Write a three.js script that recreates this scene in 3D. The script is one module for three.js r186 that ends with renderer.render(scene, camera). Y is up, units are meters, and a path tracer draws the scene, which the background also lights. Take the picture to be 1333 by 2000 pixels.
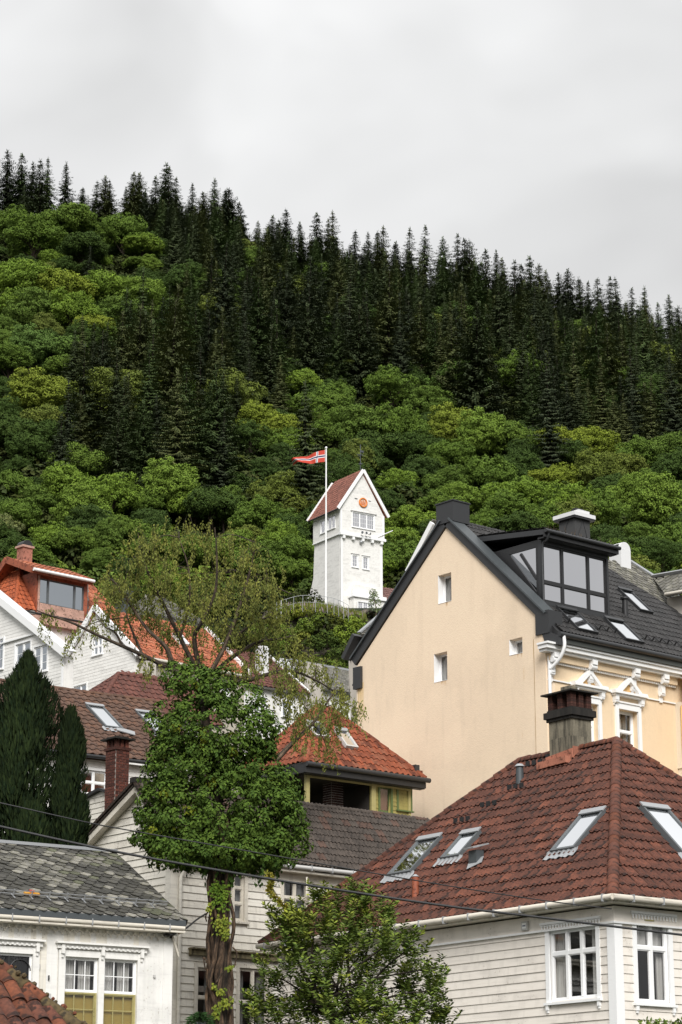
import * as THREE from 'three';
import { mergeGeometries } from 'three/addons/utils/BufferGeometryUtils.js';

// ---------------------------------------------------------------- camera, sky, sun, exposure
const scene = new THREE.Scene();
const FOCAL = 4700, PITCH = Math.atan(0.2872);               // photograph: 1333 x 2000 px
const EYE = new THREE.Vector3(0, 1.7, 0);
const camera = new THREE.PerspectiveCamera(2 * Math.atan(1000 / FOCAL) * 180 / Math.PI, 682 / 1024, 0.5, 3000);
camera.position.copy(EYE);
camera.rotation.set(PITCH, 0, 0);

const renderer = new THREE.WebGLRenderer({ antialias: true });
renderer.toneMapping = THREE.LinearToneMapping;
renderer.toneMappingExposure = 2.5;
renderer.shadowMap.enabled = true;

// small seeded tools
function rng(seed) { let s = seed | 0; return () => { s = (s + 0x6d2b79f5) | 0; let t = Math.imul(s ^ (s >>> 15), 1 | s); t = (t + Math.imul(t ^ (t >>> 7), 61 | t)) ^ t; return ((t ^ (t >>> 14)) >>> 0) / 4294967296; }; }
const hash = (x, y, s) => { let h = Math.imul(x, 374761393) ^ Math.imul(y, 668265263) ^ Math.imul(s, 974711); h = Math.imul(h ^ (h >>> 13), 1274126177); return ((h ^ (h >>> 16)) >>> 0) / 4294967296; };
const mod = (a, n) => ((a % n) + n) % n, sm = (t) => t * t * (3 - 2 * t), lerp = THREE.MathUtils.lerp, clamp = THREE.MathUtils.clamp;
function vnoise(x, y, per, s) {
  const ix = Math.floor(x), iy = Math.floor(y), fx = sm(x - ix), fy = sm(y - iy);
  const g = (a, b) => hash(mod(ix + a, per), mod(iy + b, per), s);
  return lerp(lerp(g(0, 0), g(1, 0), fx), lerp(g(0, 1), g(1, 1), fx), fy);
}
function fbm(x, y, per, s, oct = 4) { let a = 0.5, t = 0, n = 0; for (let i = 0; i < oct; i++) { t += a * vnoise(x, y, per, s + i); n += a; a *= 0.5; x *= 2; y *= 2; per *= 2; } return t / n; }

function cloudSky() {                                        // an even overcast: brighter overhead, with soft cloud structure
  const W = 2048, H = 1024, d = new Float32Array(W * H * 4);
  for (let j = 0; j < H; j++) {
    const el = ((j + 0.5) / H - 0.5) * Math.PI, se = Math.sin(el);
    for (let i = 0; i < W; i++) {
      const k = (j * W + i) * 4; let L = 0.055;
      if (se > -0.02) {
        const az = i / W, y = Math.max(el, 0) / Math.PI * 2;   // 0 at the horizon, 1 overhead
        const fade = 1 - sm(clamp((y - 0.7) / 0.2, 0, 1));      // the pole of the map stays even
        let m = 1;
        if (fade > 0) {
          const a = fbm(az * 36, y * 12, 36, 5, 3), b = fbm(az * 72 + 2.6 * a, y * 30 + 1.6 * a, 72, 11, 4), c = fbm(az * 130 + 1.7, y * 46 + 2 * b, 130, 71, 3);
          m = 1 + fade * (0.32 * (a - 0.5) + 0.36 * (b - 0.5) + 0.14 * (c - 0.5));
        }
        L = (0.205 + 0.27 * Math.max(se, 0)) * m;
      }
      d[k] = L * 0.995; d[k + 1] = L; d[k + 2] = L * 1.006; d[k + 3] = 1;
    }
  }
  const t = new THREE.DataTexture(d, W, H, THREE.RGBAFormat, THREE.FloatType);
  t.mapping = THREE.EquirectangularReflectionMapping; t.magFilter = t.minFilter = THREE.LinearFilter; t.wrapS = THREE.RepeatWrapping; t.needsUpdate = true;
  return t;
}
const skyMap = cloudSky();
scene.background = skyMap; scene.environment = skyMap;

const sun = new THREE.DirectionalLight(new THREE.Color(1, 0.98, 0.95), 1.5);
{
  const az = 4 * Math.PI / 180, el = 38 * Math.PI / 180;    // behind the camera, through thin cloud
  sun.position.set(Math.sin(az) * Math.cos(el) * 300, Math.sin(el) * 300, Math.cos(az) * Math.cos(el) * 300 - 80);
  sun.target.position.set(0, 0, -80); scene.add(sun.target);
}
sun.castShadow = true; sun.shadow.radius = 56; sun.shadow.mapSize.set(4096, 4096);
Object.assign(sun.shadow.camera, { left: -140, right: 140, top: 260, bottom: -120, near: 1, far: 1200 });
scene.add(sun);

// ---------------------------------------------------------------- from a pixel of the photograph to a direction
const V3 = (x, y, z) => new THREE.Vector3(x, y, z);
function ray(px, py) { const u = (px - 666.5) / FOCAL, v = (1000 - py) / FOCAL, c = Math.cos(PITCH), s = Math.sin(PITCH); return V3(u, v * c + s, -c + v * s); }
function at(px, py, depth) { const d = ray(px, py); return EYE.clone().addScaledVector(d, depth / -d.z); }
function project(p) { const q = p.clone().sub(EYE), c = Math.cos(PITCH), s = Math.sin(PITCH), y = q.y * c + q.z * s, z = -q.y * s + q.z * c; return [666.5 + FOCAL * q.x / -z, 1000 - FOCAL * y / -z, -q.z]; }
const inFrame = (p) => { const [x, y] = project(p); return x > -12 && x < 1345 && y > -10 && y < 2012; };

// ---------------------------------------------------------------- names, labels, groups
const used = {};
function numbered(name) { const n = used[name] = (used[name] ?? -1) + 1; return n ? name + '_' + String(n).padStart(3, '0') : name; }
function tag(o, label, category, group, kind) { if (label) o.userData.label = label; if (category) o.userData.category = category; if (group) o.userData.group = group; if (kind) o.userData.kind = kind; return o; }
function thing(name, label, category, pos = V3(0, 0, 0), group) { const g = new THREE.Group(); g.name = numbered(name); g.position.copy(pos); scene.add(g); return tag(g, label, category, group); }
function part(parent, name, geo, mat) { const m = new THREE.Mesh(geo, mat); m.name = name; m.castShadow = m.receiveShadow = true; parent.add(m); return m; }
function topMesh(name, geo, mat, label, category, group, kind) { const m = part(scene, numbered(name), geo, mat); return tag(m, label, category, group, kind); }

// ---------------------------------------------------------------- textures (tiling noise; uv in metres)
function texture(size, metres, fn, srgb = true) {
  const d = new Uint8Array(size * size * 4);
  for (let j = 0; j < size; j++) for (let i = 0; i < size; i++) {
    const c = fn(i / size, j / size), k = (j * size + i) * 4;
    const r = Array.isArray(c) ? c : [c, c, c];
    for (let q = 0; q < 3; q++) d[k + q] = clamp(Math.round(r[q] * 255), 0, 255);
    d[k + 3] = 255;
  }
  const t = new THREE.DataTexture(d, size, size); t.wrapS = t.wrapT = THREE.RepeatWrapping; t.magFilter = THREE.LinearFilter; t.minFilter = THREE.LinearMipmapLinearFilter; t.generateMipmaps = true;
  t.repeat.set(1 / metres, 1 / metres); if (srgb) t.colorSpace = THREE.SRGBColorSpace; t.needsUpdate = true; return t;
}
const mixc = (a, b, t) => a.map((v, i) => v + (b[i] - v) * t);
const step = (a, b, x) => sm(clamp((x - a) / (b - a), 0, 1));
const TX = {
  paint: texture(512, 3.1, (u, v) => {                       // painted boards: faint grime in the grain, a few flaked specks
    const g = fbm(u * 6, v * 60, 60, 3, 4), b = fbm(u * 5, v * 5, 5, 9, 5), f = fbm(u * 90, v * 90, 90, 17, 2), r = fbm(u * 26, v * 5, 26, 51, 4);
    let k = 0.98 - 0.035 * step(0.5, 0.8, g) - 0.045 * step(0.5, 0.72, b) - 0.03 * step(0.55, 0.75, r), c = [k, k * 0.992, k * 0.975];
    return mixc(c, [0.62, 0.58, 0.53], 0.4 * step(0.74, 0.84, f) * step(0.54, 0.68, b));
  }),
  old: texture(512, 2.7, (u, v) => {                         // older paint, dirtier
    const g = fbm(u * 5, v * 70, 70, 23, 4), b = fbm(u * 6, v * 6, 6, 29, 5), f = fbm(u * 80, v * 80, 80, 37, 2), r = fbm(u * 30, v * 4, 30, 41, 4);
    let k = 0.97 - 0.05 * step(0.5, 0.8, g) - 0.07 * step(0.48, 0.74, b) - 0.06 * step(0.54, 0.78, r), c = [k, k * 0.985, k * 0.95];
    return mixc(c, [0.5, 0.46, 0.4], 0.5 * step(0.7, 0.82, f) * step(0.5, 0.66, b));
  }),
  plaster: texture(1024, 7.3, (u, v) => {
    const b = fbm(u * 5, v * 5, 5, 61, 5), s = fbm(u * 40, v * 6, 40, 67, 4), f = fbm(u * 120, v * 120, 120, 71, 3), big = fbm(u * 3, v * 3, 3, 77, 3);
    let k = 1.0 - 0.03 * step(0.4, 0.75, b) - 0.02 * step(0.55, 0.8, s) - 0.03 * (f - 0.5) - 0.025 * step(0.45, 0.7, big);
    return mixc([k, k * 0.99, k * 0.975], [0.8, 0.68, 0.5], 0.3 * step(0.74, 0.88, fbm(u * 34, v * 9, 34, 83, 4)) * step(0.52, 0.72, b));
  }),
  plasterBump: texture(512, 1.1, (u, v) => fbm(u * 40, v * 40, 40, 91, 4), false),
  clay: texture(512, 1.9, (u, v) => {                         // fired clay or concrete tile: mottled, with dark lichen
    const b = fbm(u * 8, v * 8, 8, 101, 5), f = fbm(u * 60, v * 60, 60, 107, 3), l = fbm(u * 24, v * 24, 24, 113, 4);
    const k = 0.78 + 0.34 * (b - 0.5) + 0.3 * (f - 0.5);
    return mixc([k, k * 0.98, k * 0.96], [0.2, 0.2, 0.18], 0.6 * step(0.57, 0.73, l));
  }),
  clean: texture(512, 1.6, (u, v) => { const b = fbm(u * 8, v * 8, 8, 121, 4), f = fbm(u * 70, v * 70, 70, 127, 2), k = 0.86 + 0.26 * (b - 0.5) + 0.14 * (f - 0.5); return mixc([k, k * 0.985, k * 0.97], [0.3, 0.27, 0.24], 0.5 * step(0.62, 0.75, fbm(u * 20, v * 20, 20, 131, 4))); }),
  slate: texture(512, 1.3, (u, v) => {
    const b = fbm(u * 9, v * 9, 9, 141, 5), f = fbm(u * 70, v * 70, 70, 149, 3), l = fbm(u * 30, v * 30, 30, 151, 4), k = 0.6 + 0.4 * (b - 0.5) + 0.3 * (f - 0.5);
    return mixc(mixc([k, k, k * 0.98], [0.88, 0.87, 0.83], 0.7 * step(0.6, 0.72, l)), [0.45, 0.46, 0.3], 0.4 * step(0.55, 0.7, fbm(u * 16, v * 16, 16, 157, 4)));
  }),
  bark: texture(512, 0.8, (u, v) => { const g = fbm(u * 26, v * 5, 26, 163, 5), f = fbm(u * 60, v * 30, 60, 167, 3), k = 0.35 + 0.9 * (g - 0.3) * 0.9 + 0.25 * (f - 0.5); return [k, k * 0.9, k * 0.8]; }),
  concrete: texture(512, 1.5, (u, v) => {                     // rain-streaked render
    const s = fbm(u * 18, v * 2, 18, 173, 5), f = fbm(u * 60, v * 60, 60, 179, 3), b = fbm(u * 6, v * 6, 6, 181, 4), k = 0.85 - 0.3 * step(0.4, 0.8, s) + 0.16 * (f - 0.5) + 0.2 * (b - 0.5);
    return [k, k * 0.98, k * 0.92];
  }),
  brick: texture(256, 0.5, (u, v) => { const b = fbm(u * 10, v * 10, 10, 191, 4), f = fbm(u * 50, v * 50, 50, 193, 2), k = 0.75 + 0.5 * (b - 0.5) + 0.3 * (f - 0.5); return [k, k * 0.97, k * 0.95]; }),
  ground: texture(512, 9, (u, v) => { const b = fbm(u * 12, v * 12, 12, 201, 5), f = fbm(u * 90, v * 90, 90, 207, 3), k = 0.6 + 0.5 * (b - 0.5) + 0.4 * (f - 0.5); return mixc([k * 0.75, k, k * 0.5], [k * 0.8, k * 0.7, k * 0.55], step(0.45, 0.65, b)); }),
  rock: texture(512, 4, (u, v) => { const b = fbm(u * 7, v * 7, 7, 211, 6), s = fbm(u * 10, v * 30, 30, 219, 4), k = 0.7 + 0.7 * (b - 0.5) + 0.5 * (s - 0.5); return mixc([k, k * 0.96, k * 0.9], [0.3, 0.35, 0.2], 0.7 * step(0.5, 0.65, fbm(u * 9, v * 9, 9, 223, 4))); }),
};
const lin = (r, g, b) => new THREE.Color().setRGB(r, g, b);
const std = (c, rough, o = {}) => new THREE.MeshStandardMaterial({ color: c, roughness: rough, ...o });
const phys = (c, rough, o = {}) => new THREE.MeshPhysicalMaterial({ color: c, roughness: rough, ...o });
const M = {
  cream: std(lin(0.83, 0.785, 0.735), 0.6, { map: TX.paint }),          // weatherboards of the corner house
  white: std(lin(0.85, 0.85, 0.845), 0.55, { map: TX.paint }),
  trim: std(lin(0.86, 0.86, 0.855), 0.45),
  trimOld: std(lin(0.74, 0.71, 0.66), 0.6, { map: TX.old }),
  oldWhite: std(lin(0.83, 0.815, 0.785), 0.65, { map: TX.old }),
  oldWhiteB: std(lin(0.80, 0.78, 0.74), 0.65, { map: TX.old }),
  backing: std(lin(0.25, 0.24, 0.22), 0.9),
  inside: std(lin(0.22, 0.2, 0.18), 0.9),
  peach: std(lin(0.85, 0.70, 0.535), 0.85, { map: TX.plaster, bumpMap: TX.plasterBump, bumpScale: 0.004 }),
  peachFront: std(lin(0.83, 0.66, 0.46), 0.85, { map: TX.plaster, bumpMap: TX.plasterBump, bumpScale: 0.003 }),
  ochre: std(lin(0.72, 0.46, 0.2), 0.85, { map: TX.plaster }),
  rust: std(lin(0.5, 0.33, 0.16), 0.9, { map: TX.plaster }),
  blackMetal: std(lin(0.035, 0.036, 0.038), 0.42, { metalness: 0.15 }),
  blackTrim: std(lin(0.02, 0.02, 0.021), 0.5),
  slateMetal: std(lin(0.075, 0.085, 0.09), 0.5, { metalness: 0.2 }),
  zinc: std(lin(0.42, 0.43, 0.44), 0.45, { metalness: 0.5 }),
  lead: std(lin(0.34, 0.35, 0.36), 0.6, { metalness: 0.2 }),
  greyTrim: std(lin(0.5, 0.49, 0.47), 0.6),
  frameGrey: std(lin(0.10, 0.11, 0.115), 0.45),
  greyWall: std(lin(0.5, 0.47, 0.43), 0.85, { map: TX.plaster }),
  greenWood: std(lin(0.34, 0.30, 0.10), 0.7, { map: TX.old }),
  greenTrim: std(lin(0.10, 0.14, 0.045), 0.6),
  oliveTrim: std(lin(0.42, 0.38, 0.17), 0.65, { map: TX.old }),
  brownBlind: std(lin(0.15, 0.075, 0.045), 0.7),
  redTrim: std(lin(0.42, 0.12, 0.06), 0.6, { map: TX.clean }),
  pinkPanel: std(lin(0.66, 0.42, 0.34), 0.7, { map: TX.clean }),
  salmon: std(lin(0.5, 0.2, 0.13), 0.8, { map: TX.clean }),
  concrete: std(lin(0.27, 0.25, 0.21), 0.9, { map: TX.concrete }),
  soot: std(lin(0.03, 0.027, 0.025), 0.9, { map: TX.concrete }),
  mortar: std(lin(0.3, 0.27, 0.24), 0.95),
  mortarPale: std(lin(0.55, 0.52, 0.48), 0.95),
  whiteMetal: std(lin(0.72, 0.72, 0.72), 0.4),
  glass: phys(lin(1, 1, 1), 0.02, { transmission: 1, thickness: 0, ior: 1.5 }),
  // coated double glazing: a mirror for most of what falls on it
  coated: std(lin(0.86, 0.88, 0.90), 0.03, { metalness: 1 }),
  coatedDim: std(lin(0.66, 0.66, 0.68), 0.04, { metalness: 1 }),
  coatedDark: std(lin(0.42, 0.45, 0.48), 0.05, { metalness: 1 }),
  curtain: phys(lin(0.62, 0.61, 0.58), 0.95, { transmission: 0.3, thickness: 0 }),
  curtainDark: std(lin(0.2, 0.2, 0.19), 0.95),
  mustard: std(lin(0.27, 0.195, 0.035), 0.75),
  bulb: std(lin(0.7, 0.69, 0.66), 0.4),
  cable: std(lin(0.02, 0.02, 0.021), 0.6),
  barkVine: std(lin(0.30, 0.235, 0.18), 0.95, { map: TX.bark }),
  barkDark: std(lin(0.1, 0.085, 0.065), 0.95, { map: TX.bark }),
  barkPale: std(lin(0.42, 0.38, 0.33), 0.9, { map: TX.bark }),
  barkGrey: std(lin(0.2, 0.18, 0.15), 0.95, { map: TX.bark }),
  rock: std(lin(0.28, 0.26, 0.23), 0.95, { map: TX.rock }),
  orange: std(lin(0.75, 0.22, 0.03), 0.5),
  flagRed: std(lin(0.52, 0.055, 0.03), 0.8), flagWhite: std(lin(0.8, 0.8, 0.8), 0.8), flagBlue: std(lin(0.012, 0.02, 0.09), 0.8),
};
const tones = (c, map, vars, rough = 0.85) => vars.map((k) => std(Array.isArray(k) ? lin(...k) : lin(c[0] * k, c[1] * k, c[2] * k), rough, { map }));
const TILE = {
  red: tones([0.172, 0.06, 0.036], TX.clay, [1, 0.88, 1.12, 0.74, 0.95, [0.23, 0.078, 0.044], 1.05, 0.84]),
  brown: tones([0.125, 0.068, 0.045], TX.clean, [1, 0.85, 1.15, 0.95, 1.05, [0.15, 0.075, 0.045]]),
  maroon: tones([0.15, 0.055, 0.04], TX.clean, [1, 0.85, 1.15, 0.95]),
  grey: tones([0.085, 0.069, 0.058], TX.clean, [1, 0.86, 1.12, 0.95, [0.115, 0.069, 0.052], 1.05]),
  orange: tones([0.31, 0.08, 0.032], TX.clean, [1, 0.8, 1.15, 0.55, 0.92, [0.3, 0.1, 0.05]]),
  coral: tones([0.48, 0.15, 0.072], TX.clean, [1, 0.82, 1.15, 0.62, [0.52, 0.2, 0.11]]),
  bright: tones([0.47, 0.11, 0.036], TX.clean, [1, 0.9, 1.1, 0.82]),
  black: tones([0.028, 0.027, 0.027], TX.clean, [1, 0.8, 1.25, 1.5], 0.55),
  slate: tones([0.31, 0.295, 0.265], TX.slate, [1, 0.72, 1.4, 0.42, 1.2, [0.26, 0.27, 0.18], 0.55, 1.75], 0.75),
  slatePale: tones([0.42, 0.40, 0.36], TX.slate, [1, 0.85, 1.2, 0.7], 0.75),
  moss: tones([0.26, 0.08, 0.035], TX.clay, [1, 0.7, 0.5, [0.14, 0.10, 0.04]]),
};
// ---------------------------------------------------------------- geometry tools
const bx = (x0, x1, y0, y1, z0, z1) => { const g = new THREE.BoxGeometry(x1 - x0, y1 - y0, z1 - z0); g.translate((x0 + x1) / 2, (y0 + y1) / 2, (z0 + z1) / 2); return metreUV(g); };
function metreUV(g) {                                         // uv in metres from the dominant face direction
  const p = g.attributes.position, n = g.attributes.normal, uv = new Float32Array(p.count * 2);
  for (let i = 0; i < p.count; i++) {
    const ax = Math.abs(n.getX(i)), ay = Math.abs(n.getY(i)), az = Math.abs(n.getZ(i));
    if (az >= ax && az >= ay) { uv[i * 2] = p.getX(i); uv[i * 2 + 1] = p.getY(i); }
    else if (ax >= ay) { uv[i * 2] = p.getZ(i); uv[i * 2 + 1] = p.getY(i); }
    else { uv[i * 2] = p.getX(i); uv[i * 2 + 1] = p.getZ(i); }
  }
  g.setAttribute('uv', new THREE.BufferAttribute(uv, 2)); return g;
}
const merge = (list) => { const l = list.map((g) => { const q = g.index ? g.toNonIndexed() : g; for (const k of Object.keys(q.attributes)) if (!['position', 'normal', 'uv'].includes(k)) q.deleteAttribute(k); return q; }); return l.length === 1 ? l[0] : mergeGeometries(l); };
function polyGeo(pts, z0, z1, holes = []) {                   // a flat outline in (u, v) with thickness from z0 to z1
  const s = new THREE.Shape(pts.map(([x, y]) => new THREE.Vector2(x, y)));
  for (const h of holes) s.holes.push(new THREE.Path(h.map(([x, y]) => new THREE.Vector2(x, y))));
  const g = new THREE.ExtrudeGeometry(s, { depth: z1 - z0, bevelEnabled: false }); g.translate(0, 0, z0); return metreUV(g);
}
const rectPath = (u0, u1, v0, v1) => [[u0, v0], [u0, v1], [u1, v1], [u1, v0]];
function bar(a, b, w, h, up = V3(0, 0, 1)) {                  // a square bar from a to b
  const d = b.clone().sub(a), L = d.length(); d.normalize();
  let s = new THREE.Vector3().crossVectors(up, d); if (s.length() < 1e-4) s = new THREE.Vector3().crossVectors(V3(0, 1, 0.01), d); s.normalize();
  const n = new THREE.Vector3().crossVectors(d, s);
  const g = metreUV(new THREE.BoxGeometry(L, w, h)); g.applyMatrix4(new THREE.Matrix4().makeBasis(d, s, n).setPosition(a.clone().add(b).multiplyScalar(0.5))); return g;
}
function tube(pts, r0, r1, sides = 6) {                       // tapered limb through points
  const n = pts.length, pos = [], nor = [], uv = [], idx = []; let len = 0, prev = null;
  for (let i = 0; i < n; i++) {
    const t = pts[Math.min(i + 1, n - 1)].clone().sub(pts[Math.max(i - 1, 0)]).normalize();
    let a = prev ? prev.clone() : (Math.abs(t.y) < 0.9 ? V3(0, 1, 0) : V3(1, 0, 0)); a.addScaledVector(t, -a.dot(t)).normalize(); prev = a;
    const b = new THREE.Vector3().crossVectors(t, a), R = typeof r0 === 'function' ? r0(i / (n - 1)) : lerp(r0, r1, i / (n - 1));
    if (i) len += pts[i].distanceTo(pts[i - 1]);
    for (let k = 0; k <= sides; k++) { const th = k / sides * Math.PI * 2, c = Math.cos(th), s = Math.sin(th), nx = a.x * c + b.x * s, ny = a.y * c + b.y * s, nz = a.z * c + b.z * s; pos.push(pts[i].x + nx * R, pts[i].y + ny * R, pts[i].z + nz * R); nor.push(nx, ny, nz); uv.push(k / sides * Math.max(R, 0.03) * 6.28, len); }
  }
  for (let i = 0; i < n - 1; i++) for (let k = 0; k < sides; k++) { const a = i * (sides + 1) + k, b = a + sides + 1; idx.push(a, a + 1, b, b, a + 1, b + 1); }
  const g = new THREE.BufferGeometry(); g.setAttribute('position', new THREE.Float32BufferAttribute(pos, 3)); g.setAttribute('normal', new THREE.Float32BufferAttribute(nor, 3)); g.setAttribute('uv', new THREE.Float32BufferAttribute(uv, 2)); g.setIndex(idx); return g;
}
function smooth(pts, n) { return new THREE.CatmullRomCurve3(pts, false, 'catmullrom', 0.5).getPoints(n); }

// ---------------------------------------------------------------- houses: a frame at the corner, walls and roof slopes as planes
class House {
  constructor(name, label, px, py, depth, turn, baseY, category = 'house', group) {
    const o = at(px, py, depth), a = turn * Math.PI / 180;
    this.base = baseY;
    this.g = thing(name, label, category, V3(o.x, baseY, o.z), group); this.g.rotation.y = a;
    this.X = V3(Math.cos(a), 0, -Math.sin(a)); this.Z = V3(Math.sin(a), 0, Math.cos(a)); this.o = V3(o.x, 0, o.z); this.turn = a;
  }
  // house coordinates: x along the wall that runs to the right, z towards its front, y as height above the street
  toWorld(x, y, z) { return this.o.clone().addScaledVector(this.X, x).addScaledVector(this.Z, z).setY(y); }
  px(x, y, z) { return project(this.toWorld(x, y, z)); }
  dir(v) { return V3(0, v.y, 0).addScaledVector(this.X, v.x).addScaledVector(this.Z, v.z); }
  wallZ(z = 0) { return new Plane(this, V3(0, 0, z), V3(1, 0, 0), V3(0, 1, 0)); }        // faces front right, u = x
  wallX(x = 0) { return new Plane(this, V3(x, 0, 0), V3(0, 0, 1), V3(0, 1, 0)); }        // faces front left, u = z
  plane(o, u, v) { return new Plane(this, o, u, v); }
  add(name, geo, mat) { const m = part(this.g, name, geo, mat); m.position.y = -this.base; return m; }
}
class Plane {
  constructor(h, O, U, V) { this.h = h; this.O = O; this.U = U.clone().normalize(); this.V = V.clone().normalize(); this.N = new THREE.Vector3().crossVectors(this.U, this.V); this.q = new THREE.Quaternion().setFromRotationMatrix(new THREE.Matrix4().makeBasis(this.U, this.V, this.N)); }
  at(u, v, n = 0) { return this.O.clone().addScaledVector(this.U, u).addScaledVector(this.V, v).addScaledVector(this.N, n); }
  world(u, v, n = 0) { const p = this.at(u, v, n); return this.h.toWorld(p.x, p.y, p.z); }
  px(px, py, n = 0) {                                          // where the sight line of a pixel meets this plane: [u, v]
    const d = ray(px, py), N = this.h.dir(this.N), P = this.world(0, 0, n), q = EYE.clone().addScaledVector(d, P.sub(EYE).dot(N) / d.dot(N));
    const o = this.world(0, 0, n); q.sub(o); return [q.dot(this.h.dir(this.U)), q.dot(this.h.dir(this.V))];
  }
  pts(list, n = 0) { return list.map(([x, y]) => this.px(x, y, n)); }
  mesh(name, geo, mat, parent) {                               // geometry in (u, v, n)
    const m = part(parent ?? this.h.g, name, geo, mat);
    if (!parent) { m.position.copy(this.O).y -= this.h.base; m.quaternion.copy(this.q); }
    return m;
  }
  wall(name, pts, holes, mat, thick = 0.16) { return this.mesh(name, polyGeo(pts, -thick, 0, holes.map((h) => rectPath(...h))), mat); }
}
const spanAt = (poly, v) => {                                  // the u-interval of a convex outline at height v
  let a = Infinity, b = -Infinity;
  for (let i = 0; i < poly.length; i++) {
    const [x0, y0] = poly[i], [x1, y1] = poly[(i + 1) % poly.length];
    if ((v < y0) === (v < y1)) continue;
    const x = x0 + (x1 - x0) * (v - y0) / (y1 - y0); a = Math.min(a, x); b = Math.max(b, x);
  }
  return a < b ? [a, b] : null;
};
// overlapping boards, each a mesh of its own under the wall it covers (or joined as one part where they are too thin to tell apart)
function boards(wallMesh, poly, pitch, holes, mats, { n0 = 0.002, lip = 0.026, joined = false, seed = 1, name = 'weatherboard' } = {}) {
  const r = rng(seed), vs = poly.map((p) => p[1]), lo = Math.min(...vs), hi = Math.max(...vs), all = [];
  for (let v = lo; v < hi - 0.01; v += pitch) {
    const a = spanAt(poly, v + 0.004), v1 = Math.min(v + pitch, hi), b = spanAt(poly, v1 - 0.004); if (!a && !b) continue;
    const A = a ?? b, B = b ?? [(A[0] + A[1]) / 2, (A[0] + A[1]) / 2];
    let segs = [[A[0], A[1], B[0], B[1]]];
    for (const [h0, h1, w0, w1] of holes) {
      if (v + pitch * 0.55 < w0 || v + pitch * 0.45 > w1) continue;
      const next = [];
      for (const s of segs) { if (h1 <= s[0] || h0 >= s[1]) { next.push(s); continue; } if (h0 > s[0]) next.push([s[0], h0, s[2], Math.min(h0, s[3])]); if (h1 < s[1]) next.push([h1, s[1], Math.max(h1, s[2]), s[3]]); }
      segs = next;
    }
    const jit = (r() - 0.5) * 0.004;
    for (const [a0, a1, b0, b1] of segs) {
      if (a1 - a0 < 0.02 && b1 - b0 < 0.02) continue;
      const nb = n0 + lip + jit, nt = n0 + 0.005, k = r() * 7, over = v1 + 0.012;
      const P = [[a0, v, nb], [a1, v, nb], [b1, over, nt], [b0, over, nt], [a0, v, -0.01], [a1, v, -0.01]];
      const f = [[0, 1, 2], [0, 2, 3], [4, 5, 1], [4, 1, 0], [4, 0, 3], [1, 5, 2]];
      const pos = [], uv = []; for (const t of f) for (const i of t) { pos.push(...P[i]); uv.push(P[i][0] + k, P[i][1] + k * 0.37); }
      const g = new THREE.BufferGeometry(); g.setAttribute('position', new THREE.Float32BufferAttribute(pos, 3)); g.setAttribute('uv', new THREE.Float32BufferAttribute(uv, 2)); g.computeVertexNormals();
      if (joined) all.push(g); else part(wallMesh, name, g, mats[Math.floor(r() * mats.length)]);
    }
  }
  if (joined && all.length) { const m = part(wallMesh, name, merge(all), mats[0]); m.userData.kind = 'stuff'; }
}
// roof tiles: profile across, lifted lower lip; the largest in view are meshes of their own, the rest one part
function tileGeo(w, e, prof, cols, ku = 0, lift = 0.034, thick = 0.02, over = 0.05) {
  const pos = [], uv = [], idx = [], add = (u, v, n) => { pos.push(u, v, n); uv.push(u + ku, v + ku * 1.3); return pos.length / 3 - 1; };
  const T = [], B = [], F = [], G = [];
  for (let i = 0; i <= cols; i++) { const t = i / cols, u = (t - 0.5) * w, n = prof(t); T.push(add(u, 0, n + lift)); B.push(add(u, e + over, n + 0.004)); }
  for (let i = 0; i < cols; i++) idx.push(T[i], T[i + 1], B[i + 1], T[i], B[i + 1], B[i]);
  for (let i = 0; i <= cols; i++) { const t = i / cols, u = (t - 0.5) * w, n = prof(t); F.push(add(u, 0, n + lift)); G.push(add(u, 0.004, n + lift - thick - 0.012)); }
  for (let i = 0; i < cols; i++) idx.push(F[i], G[i + 1], F[i + 1], F[i], G[i], G[i + 1]);
  const g = new THREE.BufferGeometry(); g.setAttribute('position', new THREE.Float32BufferAttribute(pos, 3)); g.setAttribute('uv', new THREE.Float32BufferAttribute(uv, 2)); g.setIndex(idx); g.computeVertexNormals(); return g;
}
const PROF = {
  roman: (t) => { const k = (t * 2) % 1; return k < 0.55 ? 0.034 * Math.sin(k / 0.55 * Math.PI) : 0; },
  pan: (t) => 0.022 + 0.026 * Math.sin(t * Math.PI * 2),
  wave: (t) => 0.02 + 0.02 * Math.cos(t * Math.PI * 4),
  barrel: (t) => 0.06 * Math.pow(Math.sin(t * Math.PI), 0.8),
};
function slateGeo(w, e, ku = 0) {
  const s = new THREE.Shape(), d = e * 0.78; s.moveTo(-w / 2, e * 1.1); s.lineTo(-w / 2, d * 0.55); s.quadraticCurveTo(-w * 0.42, -e * 0.12, 0, -e * 0.32); s.quadraticCurveTo(w * 0.42, -e * 0.12, w / 2, d * 0.55); s.lineTo(w / 2, e * 1.1);
  const g = new THREE.ExtrudeGeometry(s, { depth: 0.012, bevelEnabled: false, curveSegments: 4 }), p = g.attributes.position;
  for (let i = 0; i < p.count; i++) p.setZ(i, p.getZ(i) + 0.024 - 0.022 * (p.getY(i) + e * 0.3) / (e * 1.4));
  g.computeVertexNormals(); metreUV(g); const uv = g.attributes.uv; for (let i = 0; i < uv.count; i++) uv.setXY(i, uv.getX(i) + ku, uv.getY(i) + ku * 1.7); return g;
}
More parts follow.
